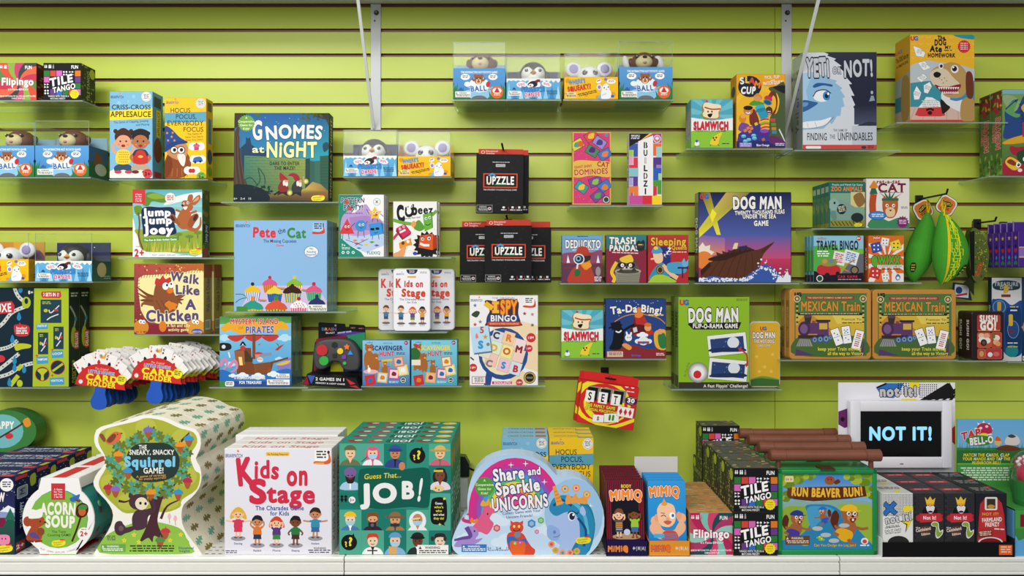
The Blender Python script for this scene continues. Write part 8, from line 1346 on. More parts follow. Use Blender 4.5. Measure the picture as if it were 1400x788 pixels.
def peg(label, px, py, t0, t1, up=.012, grp='dark peg hooks'):
    p = W(px, py, t0); q = MB(); q.tube([(p.x, -.001, p.z+.004), (p.x, -t1*.5, p.z+.004), (p.x, -t1+.012, p.z+.004), (p.x-.003, -t1, p.z+.004+up)], .0028, '23242a')
    q.box(p.x-.012, -.005, p.z-.012, p.x+.012, -.001, p.z+.016, '2a2b30', .001); return tag(q.build('peg_hook', DARKM), label, 'hook', grp)
peg('dark peg hook through the upper black puzzle boxes', 688, 207, .14, .175)
peg('dark peg hook behind the lower trio of black puzzle boxes', 694, 303, .11, .13)
gb('game_box', 'white hidden picture bingo box with a big magnifying glass', 'game', (642, 404, 735.6, 527.3), .125, .05, A_SPY, 'e4e0e0', 'I SPY BINGO', 'a33')
G = 'sandwich card game boxes'
gb('game_box', 'lower sandwich card game box, left of the volcano game', 'game', (767.4, 423.8, 824.8, 490), .115, .035, A_SLAM, '5a9aa0', spn=A_SLAM_S, group=G)
gb('game_box', 'upper sandwich card game box beside the yellow cup game', 'game', (944.7, 135.7, 1002.2, 202.6), .135, .034, A_SLAM, '5a9aa0', spn=A_SLAM_S, n=2, group=G, row='of two')
gb('game_box', 'dark blue game box with volcano and top-hatted magician', 'game', (828, 408.8, 910.6, 490.4), .122, .05, A_TADA, '1f2c54', 'TA-DA BING!', 'dde')
def set_box(label, cx, yb, w_, h_, t, roll):
    a, b = W(cx-w_/2, yb, t), W(cx+w_/2, yb-h_, t); w, h = b.x-a.x, b.z-a.z
    e = empty('card_game_box', label, 'game', ((a.x+b.x)/2, -t, a.z), 'red pattern card game boxes', (0, math.radians(roll), 0))
    link('carton', box_mesh('carton', w, .03, h*.84, A_SETB, 'b82424'), e)
    m = MB(); m.prism([(-w/2+.003, h*.84-.002), (w/2-.001, h*.84-.002), (w/2-.001, h-.002), (w/2-.006, h), (-w/2+.006, h), (-w/2+.003, h-.002)], .026, .0285, 'cf2a2a'); m.box(-.016, .0255, h*.9, .016, .0257, h*.935, '3a1010'); m.build('hang_tab', CARD, e); return e
A_SETB = A(0, 40, 290, 240, 'cf2a2a'); A_SETB.sh = A_SET.sh
set_box('red and yellow card box hung tilted below the wall boxes, in front', 826.7, 583.4, 78, 70, .16, 8.7)
set_box('red card box hidden behind the tilted front one', 822.5, 580, 77, 68, .122, 7)
peg('dark peg hook carrying the tilted red card boxes', 834, 518, .14, .17, .004)
gb('game_box', 'tall pink and gold cat domino box', 'game', (782.5, 180.3, 835.5, 280.4), .138, .03, A_DOMI, 'b08a3c', 'CAT DOMINOES', 'b24')
gb('game_box', 'upright white block-stacking game box with colourful tile edges', 'game', (860, 182.3, 905, 280.4), .138, .045, A_BUILD, 'c8c4c4', 'BUILDZI', '222')
gb('game_box', 'blue card game box with a red-hatted duck detective', 'game', (768.2, 321.8, 823.6, 387), .125, .04, A_DUCK, '28406a', 'DEDUCKTO', 'cde')
gb('game_box', 'teal and maroon card game box with a raccoon in a barrel', 'game', (828.8, 321.2, 884, 387), .125, .04, A_RAC, '7a3a44', 'TRASH PANDAS', 'dcc')
gb('game_box', 'red card game box with a dozing queen', 'game', (885.6, 321.2, 941.2, 387), .125, .04, A_QUEEN, '9a2c30', 'SLEEPING QUEENS', 'ec8')
# handheld memory game in its open pack
def controller():
    cx = lambda u: (380+u/6.57); cy = lambda v: 420+v/6.57; t = .13
    P = lambda u, v: (lambda p: (p.x, p.z))(W(cx(u), cy(v), t)); o = W(455, 531.5, t)
    L = lambda pts: [(P(u, v)[0]-o.x, P(u, v)[1]-o.z) for u, v in pts]
    e = empty('handheld_game', 'black handheld electronic game with coloured buttons in an open card pack', 'toy', (o.x, -t, o.z))
    m = MB(); m.prism(L([(320, 155), (330, 146), (565, 160), (575, 200), (600, 198), (605, 165), (735, 172), (752, 185), (748, 700), (260, 700), (262, 600), (275, 420), (290, 330), (320, 290)]), .05, .052, '15151a')
    fa = A(220, 145, 755, 735); fa.P([(300, 300), (580, 262), (580, 340), (290, 420)], '8a1c34'); fa.P([(580, 265), (748, 240), (748, 420), (600, 330)], '2c8a5a'); fa.P([(470, 262), (570, 225), (748, 240), (580, 268)], '4a3a9a'); fa.P([(275, 430), (300, 330), (330, 560), (280, 600)], '8a1c34'); fa.P([(440, 500), (550, 500), (550, 600), (430, 600)], 'c8c42a'); fa.P([(550, 540), (748, 400), (748, 600), (560, 600)], '2a4a9a')
    fa.T('BRAIN', 420, 210, 26, 'e8a83a', w=140, b=.05, c2=['3a7ac8', 'e8a83a', 'd84a44', '5ab04a', '8a5ac0']); fa.T('BLAST', 430, 244, 16, 'd0d0d4', w=86, b=.04); fa.T('MEMORY GAME', 560, 238, 13, 'e8e8f0', w=128, b=.04, r=7); fa.T('AGES 5+', 640, 198, 10, 'e8a83a', w=46); fa.fine(690, 200, 735, 214, 1, 'c84a5a'); fa.E(478, 176, 9, 9, 'aaa')
    p0, p1 = L([(220, 145)])[0], L([(755, 735)])[0]; fa.put(m, (p0[0], .05, p0[1]), (p1[0]-p0[0], 0, 0), (0, 0, p1[1]-p0[1]), (0, -1, 0)); m.build('backing_card', CARD, e)
    m = MB(); q = L([(222, 702), (262, 600), (700, 640), (738, 735), (560, 722)]); m.prism(q, 0, .05, '18181c')
    fb = A(220, 590, 755, 735); fb.T('2 GAMES IN 1', 470, 650, 26, 'f0eef0', w=265, b=.03, r=-2); fb.T('MEMORY & LIGHT CHASE', 470, 688, 13, 'e8e4e8', w=265, b=.03, r=-3); fb.P([(225, 700), (258, 620), (280, 698)], '8a1c2c'); fb.P([(265, 612), (335, 618), (300, 690)], '3a5ab0'); fb.P([(610, 640), (698, 690), (650, 700)], 'c82f3a'); fb.P([(640, 712), (700, 705), (735, 735)], 'b82f3a')
    p0, p1 = L([(220, 590)])[0], L([(755, 735)])[0]; fb.put(m, (p0[0], 0, p0[1]), (p1[0]-p0[0], 0, 0), (0, 0, p1[1]-p0[1]), (0, -1, 0)); m.build('card_base', CARD, e)
    bm = bmesh.new(); out = spline([(300, 420), (330, 330), (400, 295), (480, 288), (560, 288), (640, 305), (700, 370), (728, 460), (720, 550), (690, 580), (600, 580), (555, 540), (540, 505), (470, 500), (430, 550), (370, 572), (315, 540)], True, 4)
    f = bm.faces.new([bm.verts.new((x, .012, z)) for x, z in L(out)]); bm.normal_update(); r = bmesh.ops.extrude_face_region(bm, geom=[f])
    for v in r['geom']:
        if isinstance(v, bmesh.types.BMVert): v.co.y += .03
    bmesh.ops.recalc_face_normals(bm, faces=bm.faces[:]); ed = [x for x in bm.edges if all(abs(v.co.y-.012) < 1e-6 for v in x.verts)]; bmesh.ops.bevel(bm, geom=ed, offset=.008, segments=4, affect='EDGES', profile=.5)
    m = MB(); m.bm(bm, '3c3c3f', 0, True); body = m.build('controller', RUBBER, e)
    for n, u, v, rr, c, k in (('button', 388, 390, 50, 'c2222c', 0), ('button', 405, 486, 42, '2ea83a', 0), ('button', 552, 400, 27, 'f0c81e', 0), ('button', 612, 362, 30, 'f0762a', 5), ('button', 644, 418, 28, '2a94dc', 3), ('button', 586, 452, 26, '7a3aa8', 4), ('button', 592, 508, 15, '3ab84a', 0), ('speaker_grille', 500, 345, 30, '1f1f22', 6), ('switch', 500, 440, 24, '242427', 4)):
        x, z = L([(u, v)])[0]; r0 = rr*(D-t)/F/6.57; m = MB(); n_ = 24 if k == 0 else k*2 if k in (5,) else k
        ps = [(x+r0*(1 if k != 5 or i % 2 == 0 else .55)*math.cos(i*2*math.pi/n_+(math.pi/2 if k != 4 else math.pi/4)), z+r0*(1 if k != 5 or i % 2 == 0 else .55)*math.sin(i*2*math.pi/n_+(math.pi/2 if k != 4 else math.pi/4))) for i in range(n_)]
        m.prism(ps, .0085 if k != 6 else .011, .016, c); m.build(n, PLAST, body)
    return e
controller()
shelf('clear shelf under the handheld electronic game', 413, 495, 532.2, .135)

# ---- right-hand boxes
gb('game_box', 'yellow and navy game box with toppling cup tower', 'game', (1006.6, 101.4, 1073.8, 202.4), .135, .06, A_CUP, 'b8821c', spn=A_CUP_S)
gb('game_box', 'large game box with one-eyed view of a shaggy blue face', 'game', (1097.2, 71, 1198.8, 204.5), .145, .08, A_YETI, '7a8486', spn=A_YETI_S, mat=FILM)
gb('game_box', 'yellow game box with toy puppy chewing paper over a red bowl', 'game', (1244.2, 47, 1332.6, 166.5), .145, .085, A_PAPER, 'bf8f26', spn=A_PAPER_S)
gb('game_box', 'green dragon game box cut by the right edge', 'game', (1370.2, 122.3, 1440, 240), .145, .052, A_DRAG, '55753a', spn=A_DRAG_S, n=2, group='dragon game boxes', row='of two')
gb('game_box', 'wide navy adventure game box with ship on a foaming wave', 'game', (954.8, 262.8, 1081.6, 386.7), .135, .045, A_SEA, '2a2c4c', spn=A_SEA_S, n=2, group='ship adventure boxes', dx=.018, gap=.003, mat=FILM, row='of two')
gb('game_box', 'lime green game box with two photo cards and a red arrow', 'game', (927.4, 406.2, 1024.8, 532), .125, .05, A_FLIPB, '7a9a44', spn=A_FLIPB_S, n=2, group='lime green card flipping boxes', row='of two')
gb('puzzle_box', 'small dark green zoo animal puzzle box', 'game', (1133.5, 248.8, 1182.6, 311.8), .125, .029, A_ZOO, '24645c', spn=A_ZOO_S, n=4, group='zoo puzzle boxes')
gb('game_box', 'small white card box with crowned ginger cat holding a torch', 'game', (1184.4, 244.2, 1243.6, 311.8), .125, .02, A_RAT, 'd8d0c8', 'RAT-A-TAT CAT', '723')
gb('game_box', 'small travel bingo box with a red car', 'game', (1112.2, 322.3, 1180.8, 386), .122, .018, A_TBIN, '6ab0c8', spn=A_TBIN_S, n=3, group='travel bingo boxes', gap=.006)
gb('game_box', 'small orange burst dice game box', 'game', (1187.2, 322.3, 1235.8, 386), .122, .03, A_QWX, 'c8602c', 'QWIXX', 'fff')
gb('game_box', 'tall treasure diving box with white side strip, at right edge', 'game', (1355.6, 379.5, 1448, 494.6), .060, .018, A_DIVE, '16324a', 'TREASURE DIVES', 'cde')
# purple boxes with card suits, one behind another on a hook
def purple(i):
    t = .178-i*.0285; a, b = W(1393, 365, .178), W(1455, 316, .178); w, h = b.x-a.x, b.z-a.z
    sd = A(0, 0, 28, 100, '4a2c84'); sd.S(14, 18, 7, 3, 5, 'e0b83a'); sd.B([(14, 36), (19, 44), (14, 46), (9, 44)], '2c2440'); sd.B([(14, 60), (7, 52), (10, 47), (14, 50), (18, 47), (21, 52)], 'c8303c'); sd.P([(14, 66), (19, 73), (14, 80), (9, 73)], '3a9ac8'); sd.E(14, 86, 4, 4, '2f8a4a'); sd.E(10, 90, 4, 4, '2f8a4a'); sd.E(18, 90, 4, 4, '2f8a4a'); sd.R(0, 0, 2, 100, '6a4aa8'); sd.R(26, 0, 28, 100, '8a74b8')
    fr = A(0, 0, 100, 82, '4a2690'); fr.R(0, 38, 100, 60, '8a6ac0'); fr.R(0, 58, 100, 61, 'd8b03a'); fr.R(0, 36, 100, 38, 'd8b03a'); fr.R(28, 10, 60, 40, 'f0eef0', r=15)
    e = empty('card_game_box', f'purple card suit box on the right-edge hook, {ORD[i]} in its row', 'game', (a.x+w/2, -t, a.z), 'purple card suit boxes')
    link('carton', PUR[0] if PUR else PUR.append(box_mesh('carton', w, .027, h, fr, '4a2690', sd, sd)) or PUR[0], e)
    m = MB(); m.box(-w/2, .0245, h-.002, w/2, .0265, h+.028, '4a2c84', .0004); m.box(-w/2, .0243, h, -w/2+.002, .0268, h+.028, '9a8ac8'); m.box(-w/2, .0243, h+.0265, w/2, .0268, h+.0285, '9a8ac8'); m.build('hang_tab', CARD, e); return e
PUR = []
for i in range(5): purple(i)
peg('dark peg hook carrying the purple card suit boxes', 1424, 305, .17, .19, .004)
# green zip pouches, mesh pouch and their hooks
def pouch_green(label, cxs, zs, hwl, hwr, t, patch, strip):
    k = (D-t)/F; o = W(cxs[0], zs[0], t); e = empty('zip_pouch', label, 'pouch', (o.x, -t, o.z), 'green zip pouches')
    pr = [((x-cxs[0])*k, (zs[0]-z)*k, l*k, r*k) for x, z, l, r in zip(cxs, zs, hwl, hwr)]
    c1 = spline([(p[0], p[1]) for p in pr], False, 4); c2 = spline([(p[2], p[3]) for p in pr], False, 4); N = 28
    def S(a, i, g=0):
        (x, z), (l, r) = c1[i], c2[i]; c, s = math.cos(a), math.sin(a); hw = r if c > 0 else l; d = .35*(l+r)+.002
        return Vector((x+(hw+g)*c, -(d+g)*s*(abs(s)**.15), z))
    m = MB()
    for i in range(len(c1)-1):
        for j in range(N):
            a0, a1 = j*2*math.pi/N, (j+1)*2*math.pi/N; col = '47a02f'
            m.face([S(a0, i+1), S(a1, i+1), S(a1, i), S(a0, i)], col, 0, True)
    m.build('body', FAB, e); zi = strip*math.pi/180
    m = MB()
    for i in range(len(c1)-1):
        for a0, a1, g, c in ((zi-.12, zi+.12, .0012, 'f0d21c'), (zi-.02, zi+.02, .0018, 'd8b010')): m.face([S(a1, i+1, g), S(a0, i+1, g), S(a0, i, g), S(a1, i, g)][::-1], c, 0)
    m.tube([S(zi, 1, .003), S(zi, 1, .003)+Vector((-.004, -.004, -.012))], .002, 'e8c820'); m.build('zipper', FAB, e)
    m = MB(); r = random.Random(3); nn = len(c1)
    for i in range(3, nn-4, 1):
        for q in range(3):
            a0 = zi-.22-q*.14+r.uniform(-.06, .06); a1 = a0-r.uniform(.05, .16); j = min(nn-2, i+r.choice([0, 1])); u = [S(a0, i, .0009), S(a1, i, .0009), S(a1, j+1, .0009), S(a0, j+1, .0009)]
            w_ = .22
            for s0, s1 in ((0, 1), (1, 2)) if r.random() < .6 else ((2, 3), (3, 0)):
                p, q2 = u[s0], u[s1]; d = (q2-p); n_ = Vector((d.z, 0, -d.x)).normalized()*.0011; m.face([p-n_, q2-n_, q2+n_, p+n_], 'd8e01c', 0)
    m.build('squiggle_print', FAB, e)
    if patch:
        m = MB(); i0, a_, s = patch; pts = [S(a_+.26*math.cos(q*.5236), i0+int(round(2.2*math.sin(q*.5236))), .0013) for q in range(12)]; m.face(pts, '2a3a20', 0)
        for q in (-1, 0, 1): u = [S(a_-.15, i0+q, .0017), S(a_+.15, i0+q, .0017)]; m.face([u[0]+Vector((0, 0, -.0012)), u[1]+Vector((0, 0, -.0012)), u[1]+Vector((0, 0, .0012)), u[0]+Vector((0, 0, .0012))], 'd8c83a', 0)
        m.build('patch', FAB, e)
    m = MB(); top = S(zi, 0)
    for dx in (-.005, .005): m.tube([Vector((0, -.004, -.004)), Vector((dx, -.006, .016)), Vector((0, -.002, .036)), Vector((dx*.5, .003, .014)), Vector((0, .002, -.002))], .0022, 'eec81c')
    m.build('strap', FAB, e); return e
pouch_green('green zip pouch with yellow zipper hanging in front', (1289, 1290, 1290, 1289, 1288, 1287.5, 1287, 1286.5), (289, 297, 312, 332, 350, 366, 380, 389), (2, 6, 9, 11, 11, 9, 5, 1), (2, 9, 22, 33, 36, 32, 18, 2), .13, (21, .62, 1), 95)
pouch_green('green zip pouch hanging at the left, behind the front pouch', (1268, 1267, 1263, 1259, 1255, 1252, 1250, 1249), (290, 298, 314, 334, 352, 366, 378, 386), (2, 6, 12, 17, 18, 15, 9, 1), (2, 7, 16, 21, 21, 17, 10, 2), .062, (20, 2.2, 1), 300)
def hangtag(label, px, py, t, roll):
    o = W(px, py, t); m = MB(); pts = rrect(.056, .056, .016, 5, -.028); m.prism(pts, 0, .0012, '2a3a20'); m.prism(rrect(.053, .053, .015, 5, -.0265), -.0003, .0001, 'ecebe4'); m.prism(rrect(.045, .045, .012, 5, -.0225), -.0006, -.0002, 'd97a35')
    a = A(-22, -22, 22, 22); a.E(0, -4, 15, 8, '2a3a20', r=20); a.fine(-12, -8, 12, 0, 2, 'd8c83a', r=20); a.fine(-14, 6, 14, 14, 2, '5a2a14', r=10); a.put(m, (-.022, -.0007, .022), (.044, 0, 0), (0, 0, -.044), (0, -1, 0))
    return tag(m.build('hang_tag', CARD, None, o, (0, math.radians(roll), 0)), label, 'tag', 'orange pouch tags')
hangtag('orange and white tag behind the front green pouch strap', 1294, 281, .105, 32)
hangtag('orange and white tag at the left, on the rear green pouch', 1262, 287, .060, -28)
peg('dark peg hook carrying the green zip pouches', 1289, 268, .13, .16)
def fish():
    o = W(1329, 313, .06); k = (D-.06)/F; e = empty('mesh_pouch', 'dark olive fish-shaped mesh pouch hanging beside the green pouches', 'pouch', o)
    L = lambda pts: [((x-1329)*k, (313-y)*k) for x, y in pts]; out = spline(L([(1329, 312), (1338, 318), (1346, 332), (1349, 350), (1346, 370), (1339, 384), (1331, 386), (1325, 376), (1322, 355), (1322, 330), (1324, 316)]), True, 3)
    m = MB(); m.prism(out, -.012, .012, '5a6a2c', '46541f'); a = A(1318, 310, 1352, 390); r = random.Random(1)
    for i in range(60): a.E(1330+r.random()*16, 318+r.random()*62, .8, .8, 'b8b83a' if i % 3 else '23281a', n=6)
    a.P([(1322, 318), (1329, 316), (1329, 378), (1324, 376)], '16181a'); a.fine(1326, 366, 1346, 373, 2, 'd8442c', r=70); p0 = L([(1318, 310)])[0]
    a.put(m, (p0[0], -.012, p0[1]), (34*k, 0, 0), (0, 0, -80*k), (0, -1, 0)); m.build('body', FAB, e)
    m = MB()
    for pts in ([(1326, 378), (1330, 384), (1330, 404), (1322, 392), (1316, 388)], [(1346, 350), (1354, 346), (1352, 356)]): m = MB(); m.prism(L(pts), -.006, -.003, '2a2f18'); m.build('fin', FAB, e)
    m = MB(); m.tube([(0, 0, -.004), (-.002, -.004, .012), (.001, 0, .022)], .0014, '2a2a20'); m.build('cord', FAB, e)
    m = MB(); m.prism([(-.05, -.205), (.012, -.215), (.002, -.165), (-.045, -.160)], .02, .0212, '2c3442'); a = A(0, 0, 60, 50); a.R(4, 4, 56, 46, 'dfe3e8', r=-5); a.E(20, 22, 12, 12, '2a4a8a'); a.L([(10, 40), (50, 34)], 7, 'c8303c'); a.put(m, (-.044, .02, -.164), (.05, 0, 0), (0, 0, -.045), (0, -1, 0)); m.build('card_tag', CARD, e); return e
fish()
peg('dark peg hook carrying the fish-shaped mesh pouch', 1352, 305, .06, .10, .010)
# hand-held card fans on peg hooks
def cardholder_mesh():
    out = {}; r = .001
    m = []
    for i, (ang, dx, dz) in enumerate(((38, -.058, .030), (22, -.040, .044), (2, -.012, .056), (-14, .020, .052), (-30, .046, .036), (-44, .060, .018))):
        q = MB(); M = Matrix.Translation((dx, .0012+i*.0004, dz)) @ Matrix.Rotation(math.radians(-ang), 4, 'Y'); q.prism(rrect(.034, .05, .003, 2, -.025), 0, .0004, 'eeebe8', '6a5a50', mat=M)
        a = A(0, 0, 34, 50); c = 'c8303c' if i % 2 == 0 else '222'; a.T('357K42'[i], 6, 8, 7, c, b=.03); a.P([(6, 13), (9, 17), (6, 21), (3, 17)], c); a.B([(17, 22), (22, 30), (17, 36), (12, 30)], c)
        if i == 2: a.B([(20, 14), (24, 6), (28, 12), (32, 6), (33, 18), (21, 18)], 'e8a83a')
        tl = M @ Vector((-.017, 0, .025)); tr = M @ Vector((.017, 0, .025)); bl = M @ Vector((-.017, 0, -.025)); a.put(q, tl, tr-tl, bl-tl, (0, -1, 0)); m.append(q.mesh('playing_card', CARD))
    q = MB(); arc = [(-.075+.0, -.018)]+[(-.072*math.cos(t*math.pi/14), -.012+.060*math.sin(t*math.pi/14)) for t in range(15)]+[(.075, -.018)]; q.prism(arc, 0, .0008, 'c9302f', '7a1c1c')
    a = A(-76, -50, 76, 18); a.T('The Original', 0, -34, 6, 'f0b8a8', w=40, sh=.2); a.T('LITTLE HANDS', 0, -24, 8, '4a8ad0', w=78, b=.05, o=('f0e8e0', .04)); a.T('CARD', 4, -8, 17, 'f2d92a', w=96, b=.07, o=('8a1414', .03)); a.T('HOLDER', 4, 9, 13, 'f2d92a', w=84, b=.07, o=('8a1414', .03)); a.E(-58, 8, 6, 6, 'e8e0e0'); a.E(60, -10, 14, 14, 'e8e02c'); a.fine(50, -18, 70, -4, 3, '6a5a14')
    a.put(q, (-.076, 0, .050), (.152, 0, 0), (0, 0, -.068), (0, -1, 0)); red = q.mesh('red_panel', CARD)
    q = MB(); q.prism(spline([(-.013, -.012), (.014, -.012), (.016, -.035), (.024, -.058), (.018, -.076), (0, -.082), (-.018, -.076), (-.024, -.058), (-.016, -.035)], True, 3), .001, .006, '1f55b8', '173f8f'); return m, red, q.mesh('handle', PLAST)
CH = cardholder_mesh()
def card_holders(cx, cy, n, t0, t1, lab, twist):
    r = random.Random(int(cx))
    for i in range(n):
        t = t0+(t1-t0)*i/(n-1); p = W(cx, cy, t0); k = i/(n-1)
        e = empty('card_holder', f'{lab}, {ORD[i]} on its hook', 'card holder', (p.x+twist*k, -t, p.z+r.uniform(-.003, .003)-.004*k), 'playing card fan holders on hooks', (0, math.radians(6+r.uniform(-4, 4)*(1 if i else 0)), math.radians(-4)))
        for me in CH[0]: link('playing_card', me, e)
        link('red_panel', CH[1], e); link('handle', CH[2], e)
    p = W(cx, cy-16, t0); q = MB(); q.tube([(p.x, -.001, p.z+.03), (p.x, -t0+.02, p.z+.03), (p.x, -t0-.005, p.z+.04)], .003, 'c4cccc'); q.box(p.x-.03, -.004, p.z+.005, p.x+.03, -.0005, p.z+.04, 'b4bcbc', .001); tag(q.build('peg_hook', PLAST), f'pale peg hook above the {lab}', 'hook')
card_holders(137.5, 520, 9, .19, .04, 'red card fan holder with blue handle, left bunch', .004)
card_holders(214, 513, 10, .20, .04, 'red card fan holder with blue handle, right bunch', .035)
# ================================================================ things standing on the bottom shelf
ZL = ZS
def yb(t): return VY+(ZC-ZL)*F/(D-t)
TF = .488
gb('game_box', 'navy campfire sweets game box at far left', 'game', (-88, 652, 20.5, yb(TF)), TF, .078, A_MALL, '191d45', spn=A_MALL_S, top=A_MALL_T, topc='22264f', n=4, group='navy campfire game boxes')
def C(ox, oy, s): return lambda u, v: (ox+u/s, oy+v/s)
def shaped(name, lab, out, cr, t, dep, art, side, n=1, group=None, edge=None, gap=.0015, pat=None, frame=None):
    """shaped box: outline in crop units, standing on the shelf"""
    P = [W(*cr(u, v), t) for u, v in out]; xm = (min(p.x for p in P)+max(p.x for p in P))/2
    q = [(p.x-xm, p.z-ZL) for p in P]; zm = min(z for _, z in q); q = [(x, z-zm) for x, z in q]
    mb = MB(); mb.prism(q, 0, dep, art.bg or 'fff', side)
    x0, y0, x1, y1 = art.f; a, b = W(*cr(x0, y0), t), W(*cr(x1, y1), t); art.put(mb, (a.x-xm, 0, a.z-ZL-zm), (b.x-a.x, 0, 0), (0, 0, b.z-a.z), (0, -1, 0), clip=outline_tris(out, art.f))
    if edge: edge(mb, q, dep)
    me = mb.mesh(name, CARD)
    for i in range(n): tag(link(name, me, None, (xm, -t+i*(dep+gap), ZL)), lab if n == 1 else f'{lab}, {ORD[i]} in its row', 'game', group)
CL = C(0, 560, 3.456)
sq = spline([(440, 690), (470, 640), (512, 575), (532, 525), (530, 480), (500, 432), (455, 385), (441, 345), (462, 300), (494, 262), (492, 225), (465, 195), (445, 155), (455, 100), (500, 78), (560, 68), (615, 46), (680, 31), (745, 34), (810, 52), (865, 80), (925, 98), (948, 140), (945, 190), (925, 235), (945, 275), (952, 325), (940, 375), (905, 420), (870, 450), (858, 490), (862, 545), (890, 600), (930, 650), (956, 690)], False, 2)
def leafband(mb, q, dep):
    r = random.Random(4); n = len(q); acc = 0; k = 0
    for i in range(n-1):
        a, b = Vector((q[i][0], 0, q[i][1])), Vector((q[i+1][0], 0, q[i+1][1])); L = (b-a).length; acc += L
        if acc < .024: continue
        acc = 0; d = (b-a).normalized(); nr = Vector((-d.z, 0, d.x)); o = (a+b)/2
        k = (k+1) % 4; art = A(-22, -22, 22, 22); leaf(art, 0, 0, 42, ('7fb9a0', '7a7440', '6fae94', '8a7a3a')[k], 90+r.random()*50-25)
        art.put(mb, o-d*.02+Vector((0, dep*(.36+.28*(k % 2))-.022, 0))+nr*.0003, d*.04, (0, .044, 0), nr)
shaped('shaped_game_box', 'cream tree-shaped squirrel game box', sq, CL, TF, .068, A_SQ, 'ece7cf', 4, 'tree-shaped squirrel game boxes', leafband, .003)
def drum(i, pitch=.115):
    t = TF-i*pitch; ct = W(*CL(276, 520), TF); k = (D-TF)/F/3.456; e = empty('drum_game_tin', 'teal round drum game with white paper sleeve, %s in its row' % ORD[i], 'tin', (ct.x, -t, ZL), 'teal drum games')
    zc = ct.z-ZL; R0 = 170*k; zt = zc+(520-324)*k; zc0 = zc
    q = MB(); q.prism([(R0*.965*math.cos(a*math.pi/24), zc+R0*.965*math.sin(a*math.pi/24)) for a in range(48)], .004, .108, '1f8580', '1f8580', smooth=True)
    r = random.Random(2)
    for j in range(18):
        a0 = r.uniform(-.9, 1.0); y0 = r.uniform(.015, .095); q.ball((R0*.966*math.cos(a0), y0, zc+R0*.966*math.sin(a0)), (.0012, .006, .008), r.choice(['5a2a24', 'c8343c', '7ab88a', '2f5a6a', '8a4a7a']), rot=Matrix.Rotation(-a0, 3, 'Y'), seg=10)
    q.build('drum', PLAST, e)
    th = lambda x: math.asin((x-276)*k/R0)
    out = [(R0*math.cos(a*math.pi/32), zc+R0*math.sin(a*math.pi/32)) for a in range(64)]
    out = [p for p in out if not (p[1] > zc+R0*.8 and -85*k < p[0] < 96*k) and not (p[1] < zc-R0*.8 and -90*k < p[0] < 80*k)]
    out += []
    top = [(96*k, zt), (-81*k, zt)]; bot = [(-86*k, 0), (80*k, 0)]
    full = [p for p in out if p[0] >= 0 and p[1] > zc]+top+[p for p in out if p[0] < 0 and p[1] > zc]+[p for p in out if p[0] < 0 and p[1] <= zc]+bot+[p for p in out if p[0] >= 0 and p[1] <= zc]
    q = MB(); q.prism(full, 0, .0035, 'f2f1ee'); a, b = (105-276)*k, (446-276)*k; A_ACORN.put(q, (a, 0, zc+(520-322)*k), (b-a, 0, 0), (0, 0, -(697-322)*k), (0, -1, 0)); q.box(-81*k, .003, zt-.004, 96*k, .100, zt, 'f0efec'); q.box(-34*k, .003, zt-.0005, 32*k, .100, zt+.0003, 'c8363c')
    for s, w in ((-81, -.0015), (96, .0015)): q.box(s*k-.001, .003, zc+R0*.85, s*k+.001, .1, zt, 'f0efec')
    q.box(-86*k, .003, 0, 80*k, .1, .003, 'c8363c'); q.build('paper_sleeve', CARD, e)
for i in range(3): drum(i)
# green round tin lying against the wall at far left
q = MB(); R1 = .062; p = W(12, 645, .09)
q.prism([(R1*1.45*math.cos(a*math.pi/20), R1*math.sin(a*math.pi/20)) for a in range(40)], 0, .05, '3a7a3a', '2f6a34', smooth=True); a = A(-90, -62, 90, 62); a.E(-10, 0, 62, 50, '6fb4b8'); a.T('HAPPY', -10, -18, 20, 'f4efe4', w=70, b=.06); a.E(10, 14, 12, 9, 'c8343c'); a.L([(-20, 20), (30, -10), (60, -30)], 5, '4a2c1c'); a.B([(50, -30), (66, -40), (74, -20), (60, -12)], 'e0902c'); a.E(-40, 30, 14, 10, 'e0802c')
a.put(q, (-.09, 0, .062), (.18, 0, 0), (0, 0, -.124), (0, -1, 0)); oo = q.build('round_game_tin', TIN, None, (W(8, 0, .09).x, -.09, 0)); zz = W(0, 590, .09).z-R1; oo.location.z = zz+R1; tag(oo, 'green round game tin high at the far left, behind the navy boxes', 'tin')
q = MB(); q.box(-.08, -.09, 0, .08, -.035, zz-ZL, '2a2f57', .001); tag(q.build('card_box', CARD, None, (W(8, 0, .09).x, 0, ZL)), 'plain navy box under the green round tin at far left', 'box')
# charades and portrait grid stacks, tall boxes behind the unicorns
gb('game_box', 'large white charades game box with five cartoon kids', 'game', (306.8, 613.5, 453.5, yb(TF)), TF, .043, A_STAGE, 'e2e0e4', 'KIDS ON STAGE', 'c8304a', topc='e8e2da', n=3, group='large white charades boxes', tt=('Kids on Stage', 'c06a6a'))
gb('game_box', 'taller plain white box behind the charades boxes', 'game', (322, 595, 462, yb(.34)), .34, .05, A(0, 0, 10, 10, 'f0eef0'), 'eeecea', n=2, group='plain white tall boxes')
gb('game_box', 'green portrait grid game box', 'game', (463.5, 606.3, 616.8, yb(TF)), TF, .0515, A_JOB, '1f8a6c', spn=A_JOB_S, top=A_JOB_T, topc='2b8a74', n=5, group='green portrait grid boxes')
t = .315; TT = A(0, 0, 124, 45, '8fbfd4'); TT.T('CRISS-CROSS', 50, 22, 14, '5a6a70', w=70, b=.03); TT.R(90, 12, 118, 32, 'b8603a')
gb('game_box', 'light blue clapping game box behind the unicorn box', 'game', (686, 599, 749.8, yb(t)), t, .045, A_CRISS, '5f9cc0', spn=A_CRISS_S, top=TT, topc='8fbfd4', n=3, group='clapping game boxes')
